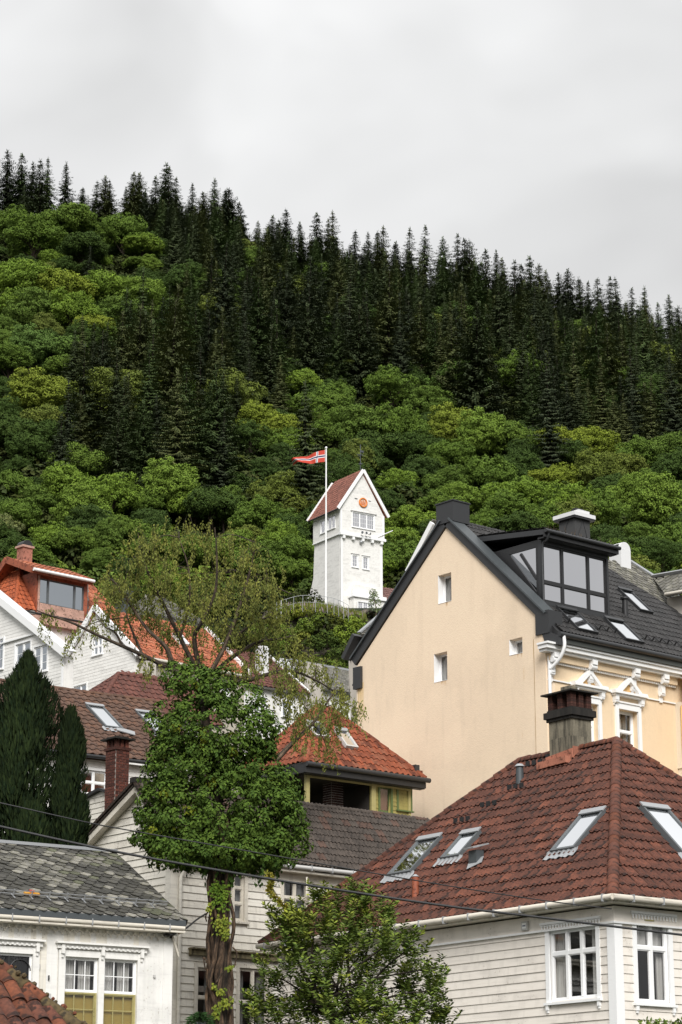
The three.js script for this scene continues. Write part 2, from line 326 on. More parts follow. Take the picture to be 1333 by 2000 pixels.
function tileField(plane, roof, name, poly, { w, e, geo, mats, most = 0, seed = 1, skip = [], stagger = 0, drop = 0, wild = 0.006, pick }) {
  const r = rng(seed), vs = poly.map((p) => p[1]), lo = Math.min(...vs), hi = Math.max(...vs), V = 4, proto = [...Array(V)].map((_, i) => geo(i * 0.61 + seed * 0.13));
  const list = [];
  for (let j = 0, v = lo; v < hi - e * 0.3; j++, v += e) {
    const a = spanAt(poly, v + 0.01), b = spanAt(poly, Math.min(v + e, hi - 0.005)), s = a && b ? [Math.min(a[0], b[0]), Math.max(a[1], b[1])] : a ?? b; if (!s) continue;
    const off = stagger * (j % 2) * w;
    for (let i = Math.floor((s[0] - off) / w); ; i++) {
      const u = (i + 0.5) * w + off; if (u - w / 2 > s[1]) break; if (u + w / 2 < s[0]) continue;
      const c = spanAt(poly, clamp(v + e / 2, lo + 0.01, hi - 0.01)); if (!c || u + w * 0.35 < c[0] || u - w * 0.35 > c[1]) continue;
      if (skip.some(([u0, u1, v0, v1]) => u > u0 && u < u1 && v + e / 2 > v0 && v + e / 2 < v1)) continue;
      if (drop && r() < drop) continue;
      const edge = [v, v + e * 1.1].some((q) => { const k = spanAt(poly, clamp(q, lo + 0.004, hi - 0.004)); return !k || u - w / 2 < k[0] || u + w / 2 > k[1]; });
      const P = plane.world(u, v + e / 2), [X, Y, D] = project(P);
      list.push({ u, v, edge, near: D + (X > -8 && X < 1341 && Y < 2008 && Y > 0 ? 0 : 1e4), k: Math.floor(r() * V), m: pick ? pick(u, v, r) : Math.floor(r() * mats.length), dz: (r() - 0.5) * wild, rot: (r() - 0.5) * wild * 3.5, tilt: (r() - 0.3) * wild * 2.2 });
    }
  }
  list.sort((a, b) => a.near - b.near);
  const rest = mats.map(() => []);
  list.forEach((t, i) => {
    let g = proto[t.k];
    if (t.edge) {
      g = g.clone(); const p = g.attributes.position;
      for (let q = 0; q < p.count; q++) { const vv = clamp(p.getY(q) + t.v, lo + 0.004, hi - 0.004), k = spanAt(poly, vv); if (!k) continue; p.setXYZ(q, clamp(p.getX(q) + t.u, k[0], k[1]) - t.u, Math.min(p.getY(q) + t.v, hi) - t.v, p.getZ(q)); }
    }
    const e3 = new THREE.Euler(t.tilt, 0, t.edge ? 0 : t.rot);
    if (i < most) { const m = part(roof, name, g, mats[t.m]); m.position.set(t.u, t.v, 0.004 + t.dz); m.rotation.copy(e3); }
    else { const q = g === proto[t.k] ? g.clone() : g; q.applyMatrix4(new THREE.Matrix4().makeRotationFromEuler(e3).setPosition(t.u, t.v, 0.004 + t.dz)); rest[t.m].push(q.index ? q.toNonIndexed() : q); }
  });
  const left = rest.map((l, i) => [l, mats[i]]).filter(([l]) => l.length);
  if (left.length) { const g = mergeGeometries(left.map(([l]) => mergeGeometries(l)), true), m = part(roof, name + '_field', g, left.map((x) => x[1])); m.userData.kind = 'stuff'; }
}
// caps along a ridge or hip, from a to b in house coordinates
function capGeo(len, r0, r1) {
  const S = 7, pos = [], uv = [], idx = [];
  for (let i = 0; i < 2; i++) for (let k = 0; k <= S; k++) { const th = Math.PI * (k / S) * 1.1 - Math.PI * 0.05, R = i ? r1 : r0; pos.push(Math.cos(th) * R, Math.sin(th) * R * 0.85 - 0.03, i * len); uv.push(th * 0.1, i * len); }
  for (let k = 0; k < S; k++) idx.push(k, S + 1 + k, k + 1, k + 1, S + 1 + k, S + 2 + k);
  const c = pos.length / 3; pos.push(0, -0.03, 0); uv.push(0, 0); for (let k = 0; k < S; k++) { idx.push(c, k, k + 1); }
  const g = new THREE.BufferGeometry(); g.setAttribute('position', new THREE.Float32BufferAttribute(pos, 3)); g.setAttribute('uv', new THREE.Float32BufferAttribute(uv, 2)); g.setIndex(idx); g.computeVertexNormals(); return g;
}
function caps(h, parent, a, b, mats, { step: st = 0.34, r = 0.12, seed = 1, lift = 0.02, name = 'ridge_tile' } = {}) {
  const d = b.clone().sub(a), L = d.length(); d.normalize(); const R = rng(seed), n = Math.max(1, Math.round(L / st)), len = L / n;
  const side = new THREE.Vector3().crossVectors(V3(0, 1, 0), d).normalize(), up = new THREE.Vector3().crossVectors(d, side), g = capGeo(len * 1.12, r, r * 0.84);
  for (let i = 0; i < n; i++) {
    const m = part(parent ?? h.g, name, g, mats[Math.floor(R() * mats.length)]);
    const p = a.clone().addScaledVector(d, i * len).addScaledVector(up, lift + (R() - 0.5) * 0.012);
    m.quaternion.setFromRotationMatrix(new THREE.Matrix4().makeBasis(side.clone().negate(), up, d.clone()).transpose().transpose());
    m.quaternion.setFromRotationMatrix(new THREE.Matrix4().makeBasis(side, up, d)); m.rotateZ((R() - 0.5) * 0.1); m.rotateX((R() - 0.5) * 0.04);
    m.position.copy(p); if (!parent || parent === h.g) m.position.y -= h.base;
  }
}
// a window: casing, sash bars, each pane, sill. cols and rows are shares; in (u, v, n) of the wall
function windowOn(plane, u0, u1, v0, v1, o = {}) {
  const { casing = 0.1, frame = 0.055, cols = [1, 1], rows = [1], bars = 0.03, proud = 0.04, set = 0.05, glass = M.glass, mat = M.trim, sash = mat, sill = 0.05, minor = null, curtain, name = 'window', reveal = false } = o;
  const list = [];
  if (casing) list.push(bx(u0 - casing, u0, v0 - 0.02, v1 + casing, -0.02, proud), bx(u1, u1 + casing, v0 - 0.02, v1 + casing, -0.02, proud), bx(u0 + 0.001, u1 - 0.001, v1, v1 + casing - 0.002, -0.02, proud - 0.003));
  list.push(bx(u0 - 0.002, u0 + frame, v0, v1, -set - 0.05, -set + 0.03), bx(u1 - frame, u1 + 0.002, v0, v1, -set - 0.05, -set + 0.03), bx(u0 + frame, u1 - frame, v1 - frame, v1, -set - 0.05, -set + 0.028), bx(u0 + frame, u1 - frame, v0, v0 + frame, -set - 0.05, -set + 0.028));
  const w = plane.mesh(name, merge(list), mat);
  if (sill) plane.mesh('sill', bx(u0 - casing - 0.03, u1 + casing + 0.03, v0 - sill - 0.02, v0 - 0.021, -0.02, proud + 0.05), mat, w);
  const U0 = u0 + frame, U1 = u1 - frame, W0 = v0 + frame, W1 = v1 - frame, ct = cols.reduce((a, b) => a + b), rt = rows.reduce((a, b) => a + b), bl = [];
  let x = U0;
  cols.forEach((c, i) => {
    const xe = x + (U1 - U0) * c / ct; if (i) bl.push(bx(x - bars, x + bars, W0, W1, -set - 0.04, -set + 0.034));
    let y = W0;
    rows.forEach((rr, j) => {
      const ye = y + (W1 - W0) * rr / rt;
      if (j && !i) bl.push(bx(U0, U1, y - bars, y + bars, -set - 0.04, -set + 0.031));
      const a0 = x + (i ? bars : 0), a1 = xe - (i < cols.length - 1 ? bars : 0), b0 = y + (j ? bars : 0), b1 = ye - (j < rows.length - 1 ? bars : 0);
      const inner = 0.022; bl.push(bx(a0, a0 + inner, b0, b1, -set - 0.03, -set + 0.014), bx(a1 - inner, a1, b0, b1, -set - 0.03, -set + 0.014), bx(a0 + inner, a1 - inner, b0, b0 + inner, -set - 0.03, -set + 0.013), bx(a0 + inner, a1 - inner, b1 - inner, b1, -set - 0.03, -set + 0.013));
      if (minor) { const [mc, mr] = minor; for (let q = 1; q < mc; q++) { const k = lerp(a0, a1, q / mc); bl.push(bx(k - 0.009, k + 0.009, b0, b1, -set - 0.02, -set + 0.006)); } for (let q = 1; q < mr; q++) { const k = lerp(b0, b1, q / mr); bl.push(bx(a0, a1, k - 0.009, k + 0.009, -set - 0.02, -set + 0.005)); } }
      const gm = typeof glass === 'function' ? glass(i, j) : glass;
      plane.mesh('pane', bx(a0 + 0.01, a1 - 0.01, b0 + 0.01, b1 - 0.01, -set - 0.008, -set - 0.004), gm, w);
      y = ye;
    });
    x = xe;
  });
  plane.mesh('sash', merge(bl), sash, w);
  if (curtain) for (const [c0, c1, d0, d1, m] of curtain) {       // folds of cloth inside the room
    const n = 40, g = new THREE.PlaneGeometry(1, 1, n, 1), p = g.attributes.position;
    for (let i = 0; i < p.count; i++) { const t = p.getX(i) + 0.5, s = p.getY(i) + 0.5; p.setXYZ(i, lerp(u0, u1, lerp(c0, c1, t)), lerp(v0, v1, lerp(d0, d1, s)), -set - 0.14 + 0.03 * Math.sin(t * 31 + c0 * 9) + 0.012 * Math.sin(t * 83)); }
    g.computeVertexNormals(); plane.mesh('curtain', g, m ?? M.curtain, w);
  }
  return w;
}
// a roof window: raised frame, pane, apron of lead below
function skylight(plane, u0, u1, v0, v1, o = {}) {
  const { frame = M.frameGrey, glass = M.coated, top = M.lead, apron = true, h = 0.13, fw = 0.06, cap = 0.1 } = o;
  const s = plane.mesh('roof_window', merge([bx(u0 - fw, u0, v0 - fw, v1 + fw, -0.05, h), bx(u1, u1 + fw, v0 - fw, v1 + fw, -0.05, h), bx(u0, u1, v0 - fw, v0, -0.05, h - 0.002), bx(u0, u1, v1, v1 + fw, -0.05, h - 0.002), bx(u0, u1, v0, v1, -0.05, h - 0.07)]), frame);
  plane.mesh('hood', bx(u0 - fw - 0.01, u1 + fw + 0.01, v1 - cap * 0.3, v1 + fw + cap * 0.6, h + 0.002, h + 0.03), top, s);
  plane.mesh('pane', bx(u0 + 0.004, u1 - 0.004, v0 + 0.004, v1 - 0.004, h - 0.05, h - 0.03), glass, s);
  if (apron) { const g = new THREE.PlaneGeometry(u1 - u0 + 0.36, 0.24, 24, 4), p = g.attributes.position; for (let i = 0; i < p.count; i++) { const a = p.getX(i), b = p.getY(i); p.setXYZ(i, (u0 + u1) / 2 + a, v0 - fw - 0.1 + b + (b < -0.1 ? 0.02 * Math.sin(a * 21) : 0), 0.066 + (b > 0.1 ? 0.03 : 0) + 0.012 * Math.sin(a * 42)); } g.computeVertexNormals(); plane.mesh('apron', g, M.lead, s); }
  return s;
}
const gutterGeo = (a, b, r = 0.06) => { const d = b.clone().sub(a), L = d.length(), g = new THREE.CylinderGeometry(r, r, L, 10, 1, false); g.applyQuaternion(new THREE.Quaternion().setFromUnitVectors(V3(0, 1, 0), d.normalize())); g.translate((a.x + b.x) / 2, (a.y + b.y) / 2, (a.z + b.z) / 2); return g; };
const pipe = (pts, r = 0.04) => tube(pts, r, r, 8);
// ---------------------------------------------------------------- terrain: the town climbs to a wooded mountainside
const lut = (x, T) => { if (x <= T[0][0]) return T[0][1]; for (let i = 1; i < T.length; i++) if (x < T[i][0]) { const [a, b] = T[i - 1], [c, d] = T[i]; return b + (d - b) * (x - a) / (c - a); } return T[T.length - 1][1]; };
const SLOPE = [[0, 0], [30, 0.2], [46, 0.8], [60, 3.5], [70, 7], [80, 10.5], [100, 17], [120, 23], [140, 28.5], [165, 36], [200, 54]];
const RIDGE_PY = [[-600, 430], [0, 452], [330, 470], [480, 520], [700, 580], [1000, 650], [1333, 735], [1900, 850]];
const RIDGE_D = 480;
function heightAt(x, z) {
  const d = Math.max(-z, 0), px = 666.5 + FOCAL * x / Math.max(d, 20) / 1.04;
  let h;
  if (d <= 200) h = lut(d, SLOPE);
  else { const top = at(666.5, lut(px, RIDGE_PY), RIDGE_D).y, s = (d - 200) / (RIDGE_D - 200); h = s <= 1 ? 54 + (top - 54) * Math.pow(s, 0.96) : top - (s - 1) * 60; }
  if (d > 150) h += Math.min(1, (d - 150) / 80) * (9 * (fbm(x / 60 + 40, z / 60 + 40, 999, 301, 3) - 0.5));
  const kx = x + 1.5, kz = z + 176, kr = Math.hypot(kx / 9.5, kz / 7.5);                   // the knoll that carries the tower
  h = lerp(h, 44.0 - 0.25 * Math.max(0, kz - 3), 1 - sm(clamp((kr - 0.85) / 0.35, 0, 1)));
  return h;
}
{
  const xs = [], zs = []; for (let x = -260; x <= 260; x += Math.abs(x) < 100 ? 2.5 : 10) xs.push(x); for (let z = 60; z > -700; z -= z > -200 ? 2.5 : 6) zs.push(z);
  xs.unshift(-900, -500); xs.push(500, 900); zs.unshift(600, 200); zs.push(-900, -1500);
  const pos = [], uv = [], idx = []; for (const z of zs) for (const x of xs) { pos.push(x, heightAt(x, z), z); uv.push(x, z); }
  for (let j = 0; j < zs.length - 1; j++) for (let i = 0; i < xs.length - 1; i++) { const a = j * xs.length + i, b = a + xs.length; idx.push(a, a + 1, b, b, a + 1, b + 1); }
  const g = new THREE.BufferGeometry(); g.setAttribute('position', new THREE.Float32BufferAttribute(pos, 3)); g.setAttribute('uv', new THREE.Float32BufferAttribute(uv, 2)); g.setIndex(idx); g.computeVertexNormals();
  topMesh('hillside_ground', g, std(lin(0.05, 0.06, 0.03), 1, { map: TX.ground }), null, null, null, 'structure');
}

// ---------------------------------------------------------------- the cream corner house with the red-brown hip roof
const box3 = (x0, x1, y0, y1, z0, z1) => bx(x0, x1, y0, y1, z0, z1);
function brickStack(h, name, cx, cz, sx, sz, y0, y1, bw, bh, mats, mortar) {                 // a chimney shaft of single bricks on a mortar core
  const core = h.add(name, box3(cx - sx / 2, cx + sx / 2, y0, y1, cz - sz / 2, cz + sz / 2), mortar), r = rng(Math.round(y1 * 100)), geo = new Map();
  const brick = (L, ax) => { const k = L.toFixed(2) + ax; if (!geo.has(k)) geo.set(k, ax ? bx(-0.012, 0.012, -bh * 0.42, bh * 0.42, -L / 2, L / 2) : bx(-L / 2, L / 2, -bh * 0.42, bh * 0.42, -0.012, 0.012)); return geo.get(k); };
  let row = 0;
  for (let y = y0 + bh / 2; y < y1 - bh * 0.3; y += bh, row++) for (const ax of [0, 1]) {
    const S = ax ? sz : sx; let p = -S / 2 - (row % 2 === ax ? bw / 2 : 0);
    for (; p < S / 2 - 0.02; p += bw) {
      const a = Math.max(p, -S / 2) + 0.006, b = Math.min(p + bw, S / 2) - 0.006; if (b - a < 0.03) continue;
      const m = part(core, 'brick', brick(b - a, ax), mats[Math.floor(r() * mats.length)]);
      m.position.set(ax ? cx - sx / 2 - 0.002 + (r() - 0.5) * 0.008 : cx + (a + b) / 2, y, ax ? cz + (a + b) / 2 : cz + sz / 2 + 0.002 + (r() - 0.5) * 0.008);
    }
  }
  return core;
}
function hood(h, parent, geo, mat, name) { const m = part(parent, name, geo, mat); return m; }
{
  const W = 8.12, RH = 4.2, ye = 7.52, d = 4.0, L = 11.3, ov = 0.35, base = 0.6;
  const h = new House('corner_house', 'cream weatherboard corner house with red-brown tiled hip roof and grey chimney', 1200, 1800, 48, 37.12, base);
  const left = h.wallX(0), right = h.wallZ(0), top = ye - 0.16;
  const r2 = (p, a, b) => { const A = p.px(...a), B = p.px(...b); return [Math.min(A[0], B[0]), Math.max(A[0], B[0]), Math.min(A[1], B[1]), Math.max(A[1], B[1])]; };
  const wl = r2(left, [1075, 1957], [1168, 1806]), wr = r2(right, [1246, 1957], [1303, 1802]);
  { const a = left.px(1121, 1880); const hw = (left.px(1168, 1875)[0] - left.px(1076, 1885)[0]) / 2; wl[0] = a[0] - hw; wl[1] = a[0] + hw; }
    const pl = [[-L, base], [0, base], [0, top], [-L, top]], pr = [[0, base], [W, base], [W, top], [0, top]];
  const mL = left.wall('wall', pl, [wl], M.cream), mR = right.wall('wall', pr, [wr], M.cream);
  h.add('rear_wall', merge([box3(W - 0.15, W - 0.001, base, top, -L, -0.001), box3(0.001, W - 0.151, base, top, -L, -L + 0.15), box3(0.161, W - 0.151, base + 3.4, base + 3.6, -L + 0.151, -0.17), box3(0.161, W - 0.151, top - 0.12, top - 0.02, -L + 0.151, -0.17)]), M.inside);
  const grow = (q, c) => [q[0] - c, q[1] + c, q[2] - 0.06, q[3] + c];
  boards(mL, [[-L, base], [-0.16, base], [-0.16, top - 0.28], [-L, top - 0.28]], 0.176, [grow(wl, 0.1)], [M.cream], { seed: 4 });
  boards(mR, [[0.16, base], [W - 0.1, base], [W - 0.1, top - 0.28], [0.16, top - 0.28]], 0.176, [grow(wr, 0.1)], [M.cream], { seed: 5 });
  left.mesh('corner_board', bx(-0.17, 0.05, base, top - 0.27, 0.001, 0.05), M.trim); right.mesh('corner_board', bx(-0.0495, 0.17, base, top - 0.275, 0.001, 0.049), M.trim);
  left.mesh('frieze_board', bx(-L, 0.06, top - 0.3, top, 0.001, 0.06), M.cream); right.mesh('frieze_board', bx(-0.0595, W, top - 0.301, top - 0.001, 0.001, 0.0595), M.cream);
  left.mesh('frieze_moulding', bx(-L, 0.08, top - 0.34, top - 0.3, 0.001, 0.08), M.trim); right.mesh('frieze_moulding', bx(-0.0795, W, top - 0.3395, top - 0.302, 0.001, 0.0795), M.trim);
  h.add('soffit', merge([box3(-ov, 0.001, ye - 0.13, ye - 0.09, -L - ov, ov), box3(0.002, W + ov, ye - 0.13, ye - 0.09, -0.001, ov)]), M.trimOld);
  const win = { rows: [1.05, 0.5], bars: 0.036, frame: 0.05, casing: 0.11, sash: M.trim, curtain: [[0, 0.24, 0, 1], [0.78, 1, 0, 1]] };
  const w1 = windowOn(left, ...wl, { ...win, cols: [1, 1, 1] });
  const w2 = windowOn(right, ...wr, { ...win, cols: [1, 1], curtain: [[0, 0.25, 0, 0.62], [0.8, 1, 0, 0.62], [0, 1, 0.66, 1]] });
  for (const [pl2, q, w] of [[left, wl, w1], [right, wr, w2]]) {                             // carved fringe under the window head and brackets under the sill
    const n = Math.round((q[1] - q[0] + 0.36) / 0.085), list = [bx(q[0] - 0.19, q[1] + 0.19, q[3] + 0.115, q[3] + 0.16, 0, 0.11)];
    for (let i = 0; i < n; i++) { const u = q[0] - 0.18 + (i + 0.5) * 0.085, v = q[3] + 0.115; list.push(bar(V3(u - 0.03, v, 0.085), V3(u, v - 0.06, 0.085), 0.018, 0.02), bar(V3(u + 0.03, v, 0.085), V3(u, v - 0.06, 0.085), 0.018, 0.02), bx(u - 0.012, u + 0.012, v - 0.1, v - 0.055, 0.075, 0.095)); }
    pl2.mesh('carved_fringe', merge(list), M.trim, w);
    pl2.mesh('sill_bracket', merge([q[0] - 0.06, q[1] + 0.06].flatMap((u) => [bx(u - 0.035, u + 0.035, q[2] - 0.17, q[2] - 0.07, 0.02, 0.075), bx(u - 0.02, u + 0.02, q[2] - 0.22, q[2] - 0.171, 0.02, 0.06)])), M.trim, w);
  }
  // roof
  const sl = h.plane(V3(-ov, ye, 0), V3(0, 0, 1), V3(W / 2 + ov, RH, 0)), sr = h.plane(V3(0, ye, ov), V3(1, 0, 0), V3(0, RH, -(d + ov)));
  const lv = Math.hypot(W / 2 + ov, RH), rv = Math.hypot(d + ov, RH);
  const polyL = [[-L - ov, 0], [ov, 0], [-d, lv], [-(L - d), lv]], polyR = [[-ov, 0], [W + ov, 0], [W / 2, rv]];
  const rl = sl.mesh('roof_slope', polyGeo(polyL, -0.07, -0.012), M.backing), rr = sr.mesh('roof_slope', polyGeo(polyR, -0.07, -0.012), M.backing);
  const bk = h.plane(V3(W + ov, ye, 0), V3(0, 0, -1), V3(-(W / 2 + ov), RH, 0)); bk.mesh('roof_slope', polyGeo([[-ov, 0], [L + ov, 0], [L - d, lv], [d, lv]], -0.07, 0.01), TILE.red[0]);
  const be = h.plane(V3(0, ye, -L - ov), V3(-1, 0, 0), V3(0, RH, d + ov)); be.mesh('roof_slope', polyGeo([[-W - ov, 0], [ov, 0], [-W / 2, rv]], -0.07, 0.01), TILE.red[0]);
  const sky = [[[763, 1708], [817, 1637], [859, 1633], [806, 1702]], [[864, 1676], [904, 1624], [939, 1622], [896, 1671]], [[1079, 1663], [1132, 1590], [1179, 1578], [1130, 1654]]].map((q) => { const p = q.map((c) => sl.px(...c, 0.1)); return [(p[0][0] + p[1][0]) / 2 + 0.06, (p[2][0] + p[3][0]) / 2 - 0.06, (p[0][1] + p[3][1]) / 2 + 0.06, (p[1][1] + p[2][1]) / 2 - 0.1]; });
  const s4 = (() => { const a = sr.px(1249, 1570, 0.1), b = sr.px(1303, 1578, 0.1), c = sr.px(1310, 1663, 0.1); return [a[0] + 0.06, b[0] - 0.06, c[1] + 0.06, (a[1] + b[1]) / 2 - 0.1]; })();
  const rp = (ku) => tileGeo(0.3, 0.34, PROF.roman, 14, ku, 0.04);
  const pk = (u, v, r) => { const m = fbm(u * 0.8 + 50, v * 0.8 + 50, 999, 77, 3); return m > 0.6 && r() < 0.55 ? (r() < 0.6 ? 3 : 7) : m < 0.4 && r() < 0.35 ? 2 : Math.floor(r() * 8 * 0.999) === 5 && r() < 0.7 ? 0 : Math.floor(r() * 8); };
  tileField(sl, rl, 'roof_tile', polyL, { w: 0.3, e: 0.338, geo: rp, mats: TILE.red, most: 215, seed: 11, skip: sky.map(([a, b, c, e]) => [a - 0.02, b + 0.02, c + 0.02, e + 0.05]), pick: pk, wild: 0.012 });
  tileField(sr, rr, 'roof_tile', polyR, { w: 0.3, e: 0.338, geo: rp, mats: TILE.red, most: 85, seed: 12, skip: [s4].map(([a, b, c, e]) => [a - 0.02, b + 0.02, c + 0.02, e + 0.05]), pick: pk, wild: 0.012 });
  for (const q of sky) skylight(sl, ...q); skylight(sr, ...s4);
  const apex = V3(W / 2, ye + RH, -d), rid = V3(W / 2, ye + RH, -(L - d));
  const capM = [TILE.red[0], TILE.red[1], TILE.red[4], TILE.red[5], TILE.moss[1]];
  caps(h, h.g, V3(-ov, ye, ov), apex, capM, { seed: 3, step: 0.36, r: 0.13, lift: 0.035 }); caps(h, h.g, V3(W + ov, ye, ov), apex, capM, { seed: 4, step: 0.36, r: 0.13, lift: 0.035 });
  caps(h, h.g, apex, rid, capM, { seed: 5, step: 0.36, r: 0.13, lift: 0.035 }); caps(h, h.g, V3(-ov, ye, -L - ov), rid, capM, { seed: 6, step: 0.36, r: 0.13, lift: 0.035 });
  // gutters
  const gl = h.add('gutter', gutterGeo(V3(-ov - 0.07, ye - 0.04, -L - ov), V3(-ov - 0.07, ye - 0.04, ov + 0.07), 0.062), M.trimOld), gr = h.add('gutter', gutterGeo(V3(-ov - 0.07, ye - 0.041, ov + 0.07), V3(W + ov, ye - 0.041, ov + 0.07), 0.0615), M.trimOld);
  for (let z = -L; z < ov; z += 0.82) part(gl, 'gutter_bracket', box3(-ov - 0.145, -ov, ye - 0.12, ye + 0.03, z - 0.012, z + 0.012), M.lead);
  for (let x = 0.1; x < W; x += 0.82) part(gr, 'gutter_bracket', box3(x - 0.012, x + 0.012, ye - 0.12, ye + 0.03, ov, ov + 0.145), M.lead);
  h.add('fascia', merge([box3(-ov - 0.005, -ov + 0.03, ye - 0.14, ye - 0.02, -L - ov, ov), box3(-ov + 0.031, W + ov, ye - 0.14, ye - 0.02, ov - 0.03, ov + 0.005)]), M.trimOld);
  // chimney: streaked render, sooty collar, brick openings, slab
  {
    const c = left.px(1116, 1440), zc = h.plane(V3(W / 2, 0, 0), V3(0, 0, 1), V3(0, 1, 0)).px(1115, 1460)[0], x = W / 2, yb = ye + RH - 0.75, hy = (py) => h.plane(V3(W / 2 - 0.3, 0, 0), V3(0, 0, 1), V3(0, 1, 0)).px(1112, py)[1];
    const y1 = hy(1403), y2 = hy(1382), y3 = hy(1351), sx = 0.3, sz = 0.39;
    const ch = h.add('chimney', box3(x - sx, x + sx, yb, y1, zc - sz, zc + sz), M.concrete);
    part(ch, 'collar', merge([box3(x - sx - 0.09, x + sx + 0.09, y1 + 0.07, y2 - 0.03, zc - sz - 0.09, zc + sz + 0.09), box3(x - sx - 0.045, x + sx + 0.045, y1, y1 + 0.069, zc - sz - 0.045, zc + sz + 0.045), box3(x - sx - 0.03, x + sx + 0.03, y2 - 0.029, y2 + 0.02, zc - sz - 0.03, zc + sz + 0.03)]), M.soot);
    const bm = [0.9, 0.6, 1.15].map((k) => std(lin(0.11 * k, 0.042 * k, 0.03 * k), 0.95, { map: TX.brick }));
    const bh = (y3 - y2 - 0.02) / 6;
    for (const [px, pz] of [[-1, -1], [-1, 0], [-1, 1], [0, 1], [1, 1], [1, 0], [1, -1], [0, -1]]) for (let k = 0; k < 6; k++) { const b = part(ch, 'brick', bx(-0.075, 0.075, -bh * 0.45, bh * 0.45, -0.075, 0.075), bm[(k * 5 + px * 3 + pz + 8) % 3]); b.position.set(x + px * (sx - 0.06), y2 + 0.025 + bh * (k + 0.5), zc + pz * (sz - 0.06)); b.scale.set(px && pz ? 1 : 0.9, 1, px && pz ? 1 : 0.95); }
    part(ch, 'cap_slab', merge([box3(x - sx - 0.13, x + sx + 0.13, y3, y3 + 0.035, zc - sz - 0.13, zc + sz + 0.13), box3(x - 0.2, x + 0.2, y3 + 0.036, y3 + 0.09, zc - 0.24, zc + 0.24)]), M.soot);
    part(ch, 'cap_stone', merge([box3(x - 0.13, x + 0.13, y3 + 0.091, y3 + 0.2, zc - 0.15, zc + 0.15)]), M.concrete);
    const fl = [[x - sx - 0.06, zc - sz - 0.05, zc + sz + 0.05]];
    part(ch, 'flashing', merge([bar(V3(x - sx - 0.02, yb + 0.62, zc + sz + 0.02), V3(x - sx - 0.02, yb + 0.52, zc - sz - 0.1), 0.22, 0.03, V3(1, 0, 0)), bar(V3(x - sx - 0.14, yb + 0.46, zc + sz), V3(x - sx - 0.14, yb + 0.42, zc - sz - 0.2), 0.16, 0.2, V3(1, 0, 0)), box3(x - sx, x + sx * 0.2, yb + 0.5, yb + 0.78, zc + sz + 0.002, zc + sz + 0.03)]), M.salmon);
  }
  // vents on the left slope
  {
    const up = (px, py) => { const q = sl.px(px, py); return sl.at(q[0], q[1]); };
    let p = up(1016, 1529); const v1 = h.add('vent_pipe', (() => { const g = new THREE.CylinderGeometry(0.085, 0.1, 0.42, 14); g.translate(p.x, p.y + 0.17, p.z); return g; })(), M.slateMetal); { const c = new THREE.CylinderGeometry(0.07, 0.125, 0.06, 14); c.translate(p.x, p.y + 0.41, p.z); part(v1, 'cap', c, M.zinc); }
    p = up(812, 1752); const v2 = h.add('red_vent_pipe', (() => { const g = new THREE.CylinderGeometry(0.075, 0.08, 0.5, 14); g.translate(p.x, p.y + 0.2, p.z); return g; })(), M.redTrim); { const c = new THREE.CylinderGeometry(0.03, 0.09, 0.05, 14); c.translate(p.x, p.y + 0.475, p.z); part(v2, 'cap', c, M.zinc); }
    p = up(930, 1688); const v3 = h.add('box_vent', box3(p.x - 0.1, p.x + 0.12, p.y - 0.08, p.y + 0.3, p.z - 0.13, p.z + 0.13), M.slateMetal); part(v3, 'hood', bar(V3(p.x - 0.2, p.y + 0.33, p.z - 0.02), V3(p.x + 0.22, p.y + 0.45, p.z + 0.02), 0.4, 0.03, V3(0, 1, 0)), M.zinc); part(v3, 'apron', bar(sl.at(...sl.px(930, 1696), 0.075), sl.at(...sl.px(934, 1684), 0.075), 0.4, 0.01, sl.N), M.lead);
    for (const [a, b] of [[957, 1577], [905, 1608], [1046, 1497], [1085, 1483], [1010, 1543]]) for (let k = -1; k < 2; k++) { const q = sl.px(a + k * 12, b - k * 2), w = sl.at(q[0], q[1]); h.add('roof_hook', merge([box3(w.x - 0.05, w.x + 0.05, w.y + 0.04, w.y + 0.07, w.z - 0.02, w.z + 0.02), box3(w.x - 0.06, w.x - 0.03, w.y + 0.03, w.y + 0.14, w.z - 0.06, w.z + 0.06)]), M.blackTrim); }
  }
  { const q = left.px(1032, 1809); const b = left.mesh('junction_box', bx(q[0] - 0.1, q[0] + 0.1, q[1] - 0.09, q[1] + 0.09, 0.03, 0.11), M.greyTrim); left.mesh('plate', bx(q[0] - 0.06, q[0] + 0.06, q[1] - 0.055, q[1] + 0.055, 0.111, 0.116), M.trim, b); left.mesh('mark', bx(q[0] - 0.045, q[0] + 0.045, q[1] - 0.012, q[1] + 0.012, 0.117, 0.12), std(lin(0.03, 0.05, 0.12), 0.5), b); }
  { const q = right.px(1262, 1798); right.mesh('trim_strip', bx(q[0] - 0.1, q[0] + 0.16, q[1] - 0.012, q[1] + 0.012, 0.06, 0.075), M.oliveTrim); }
}
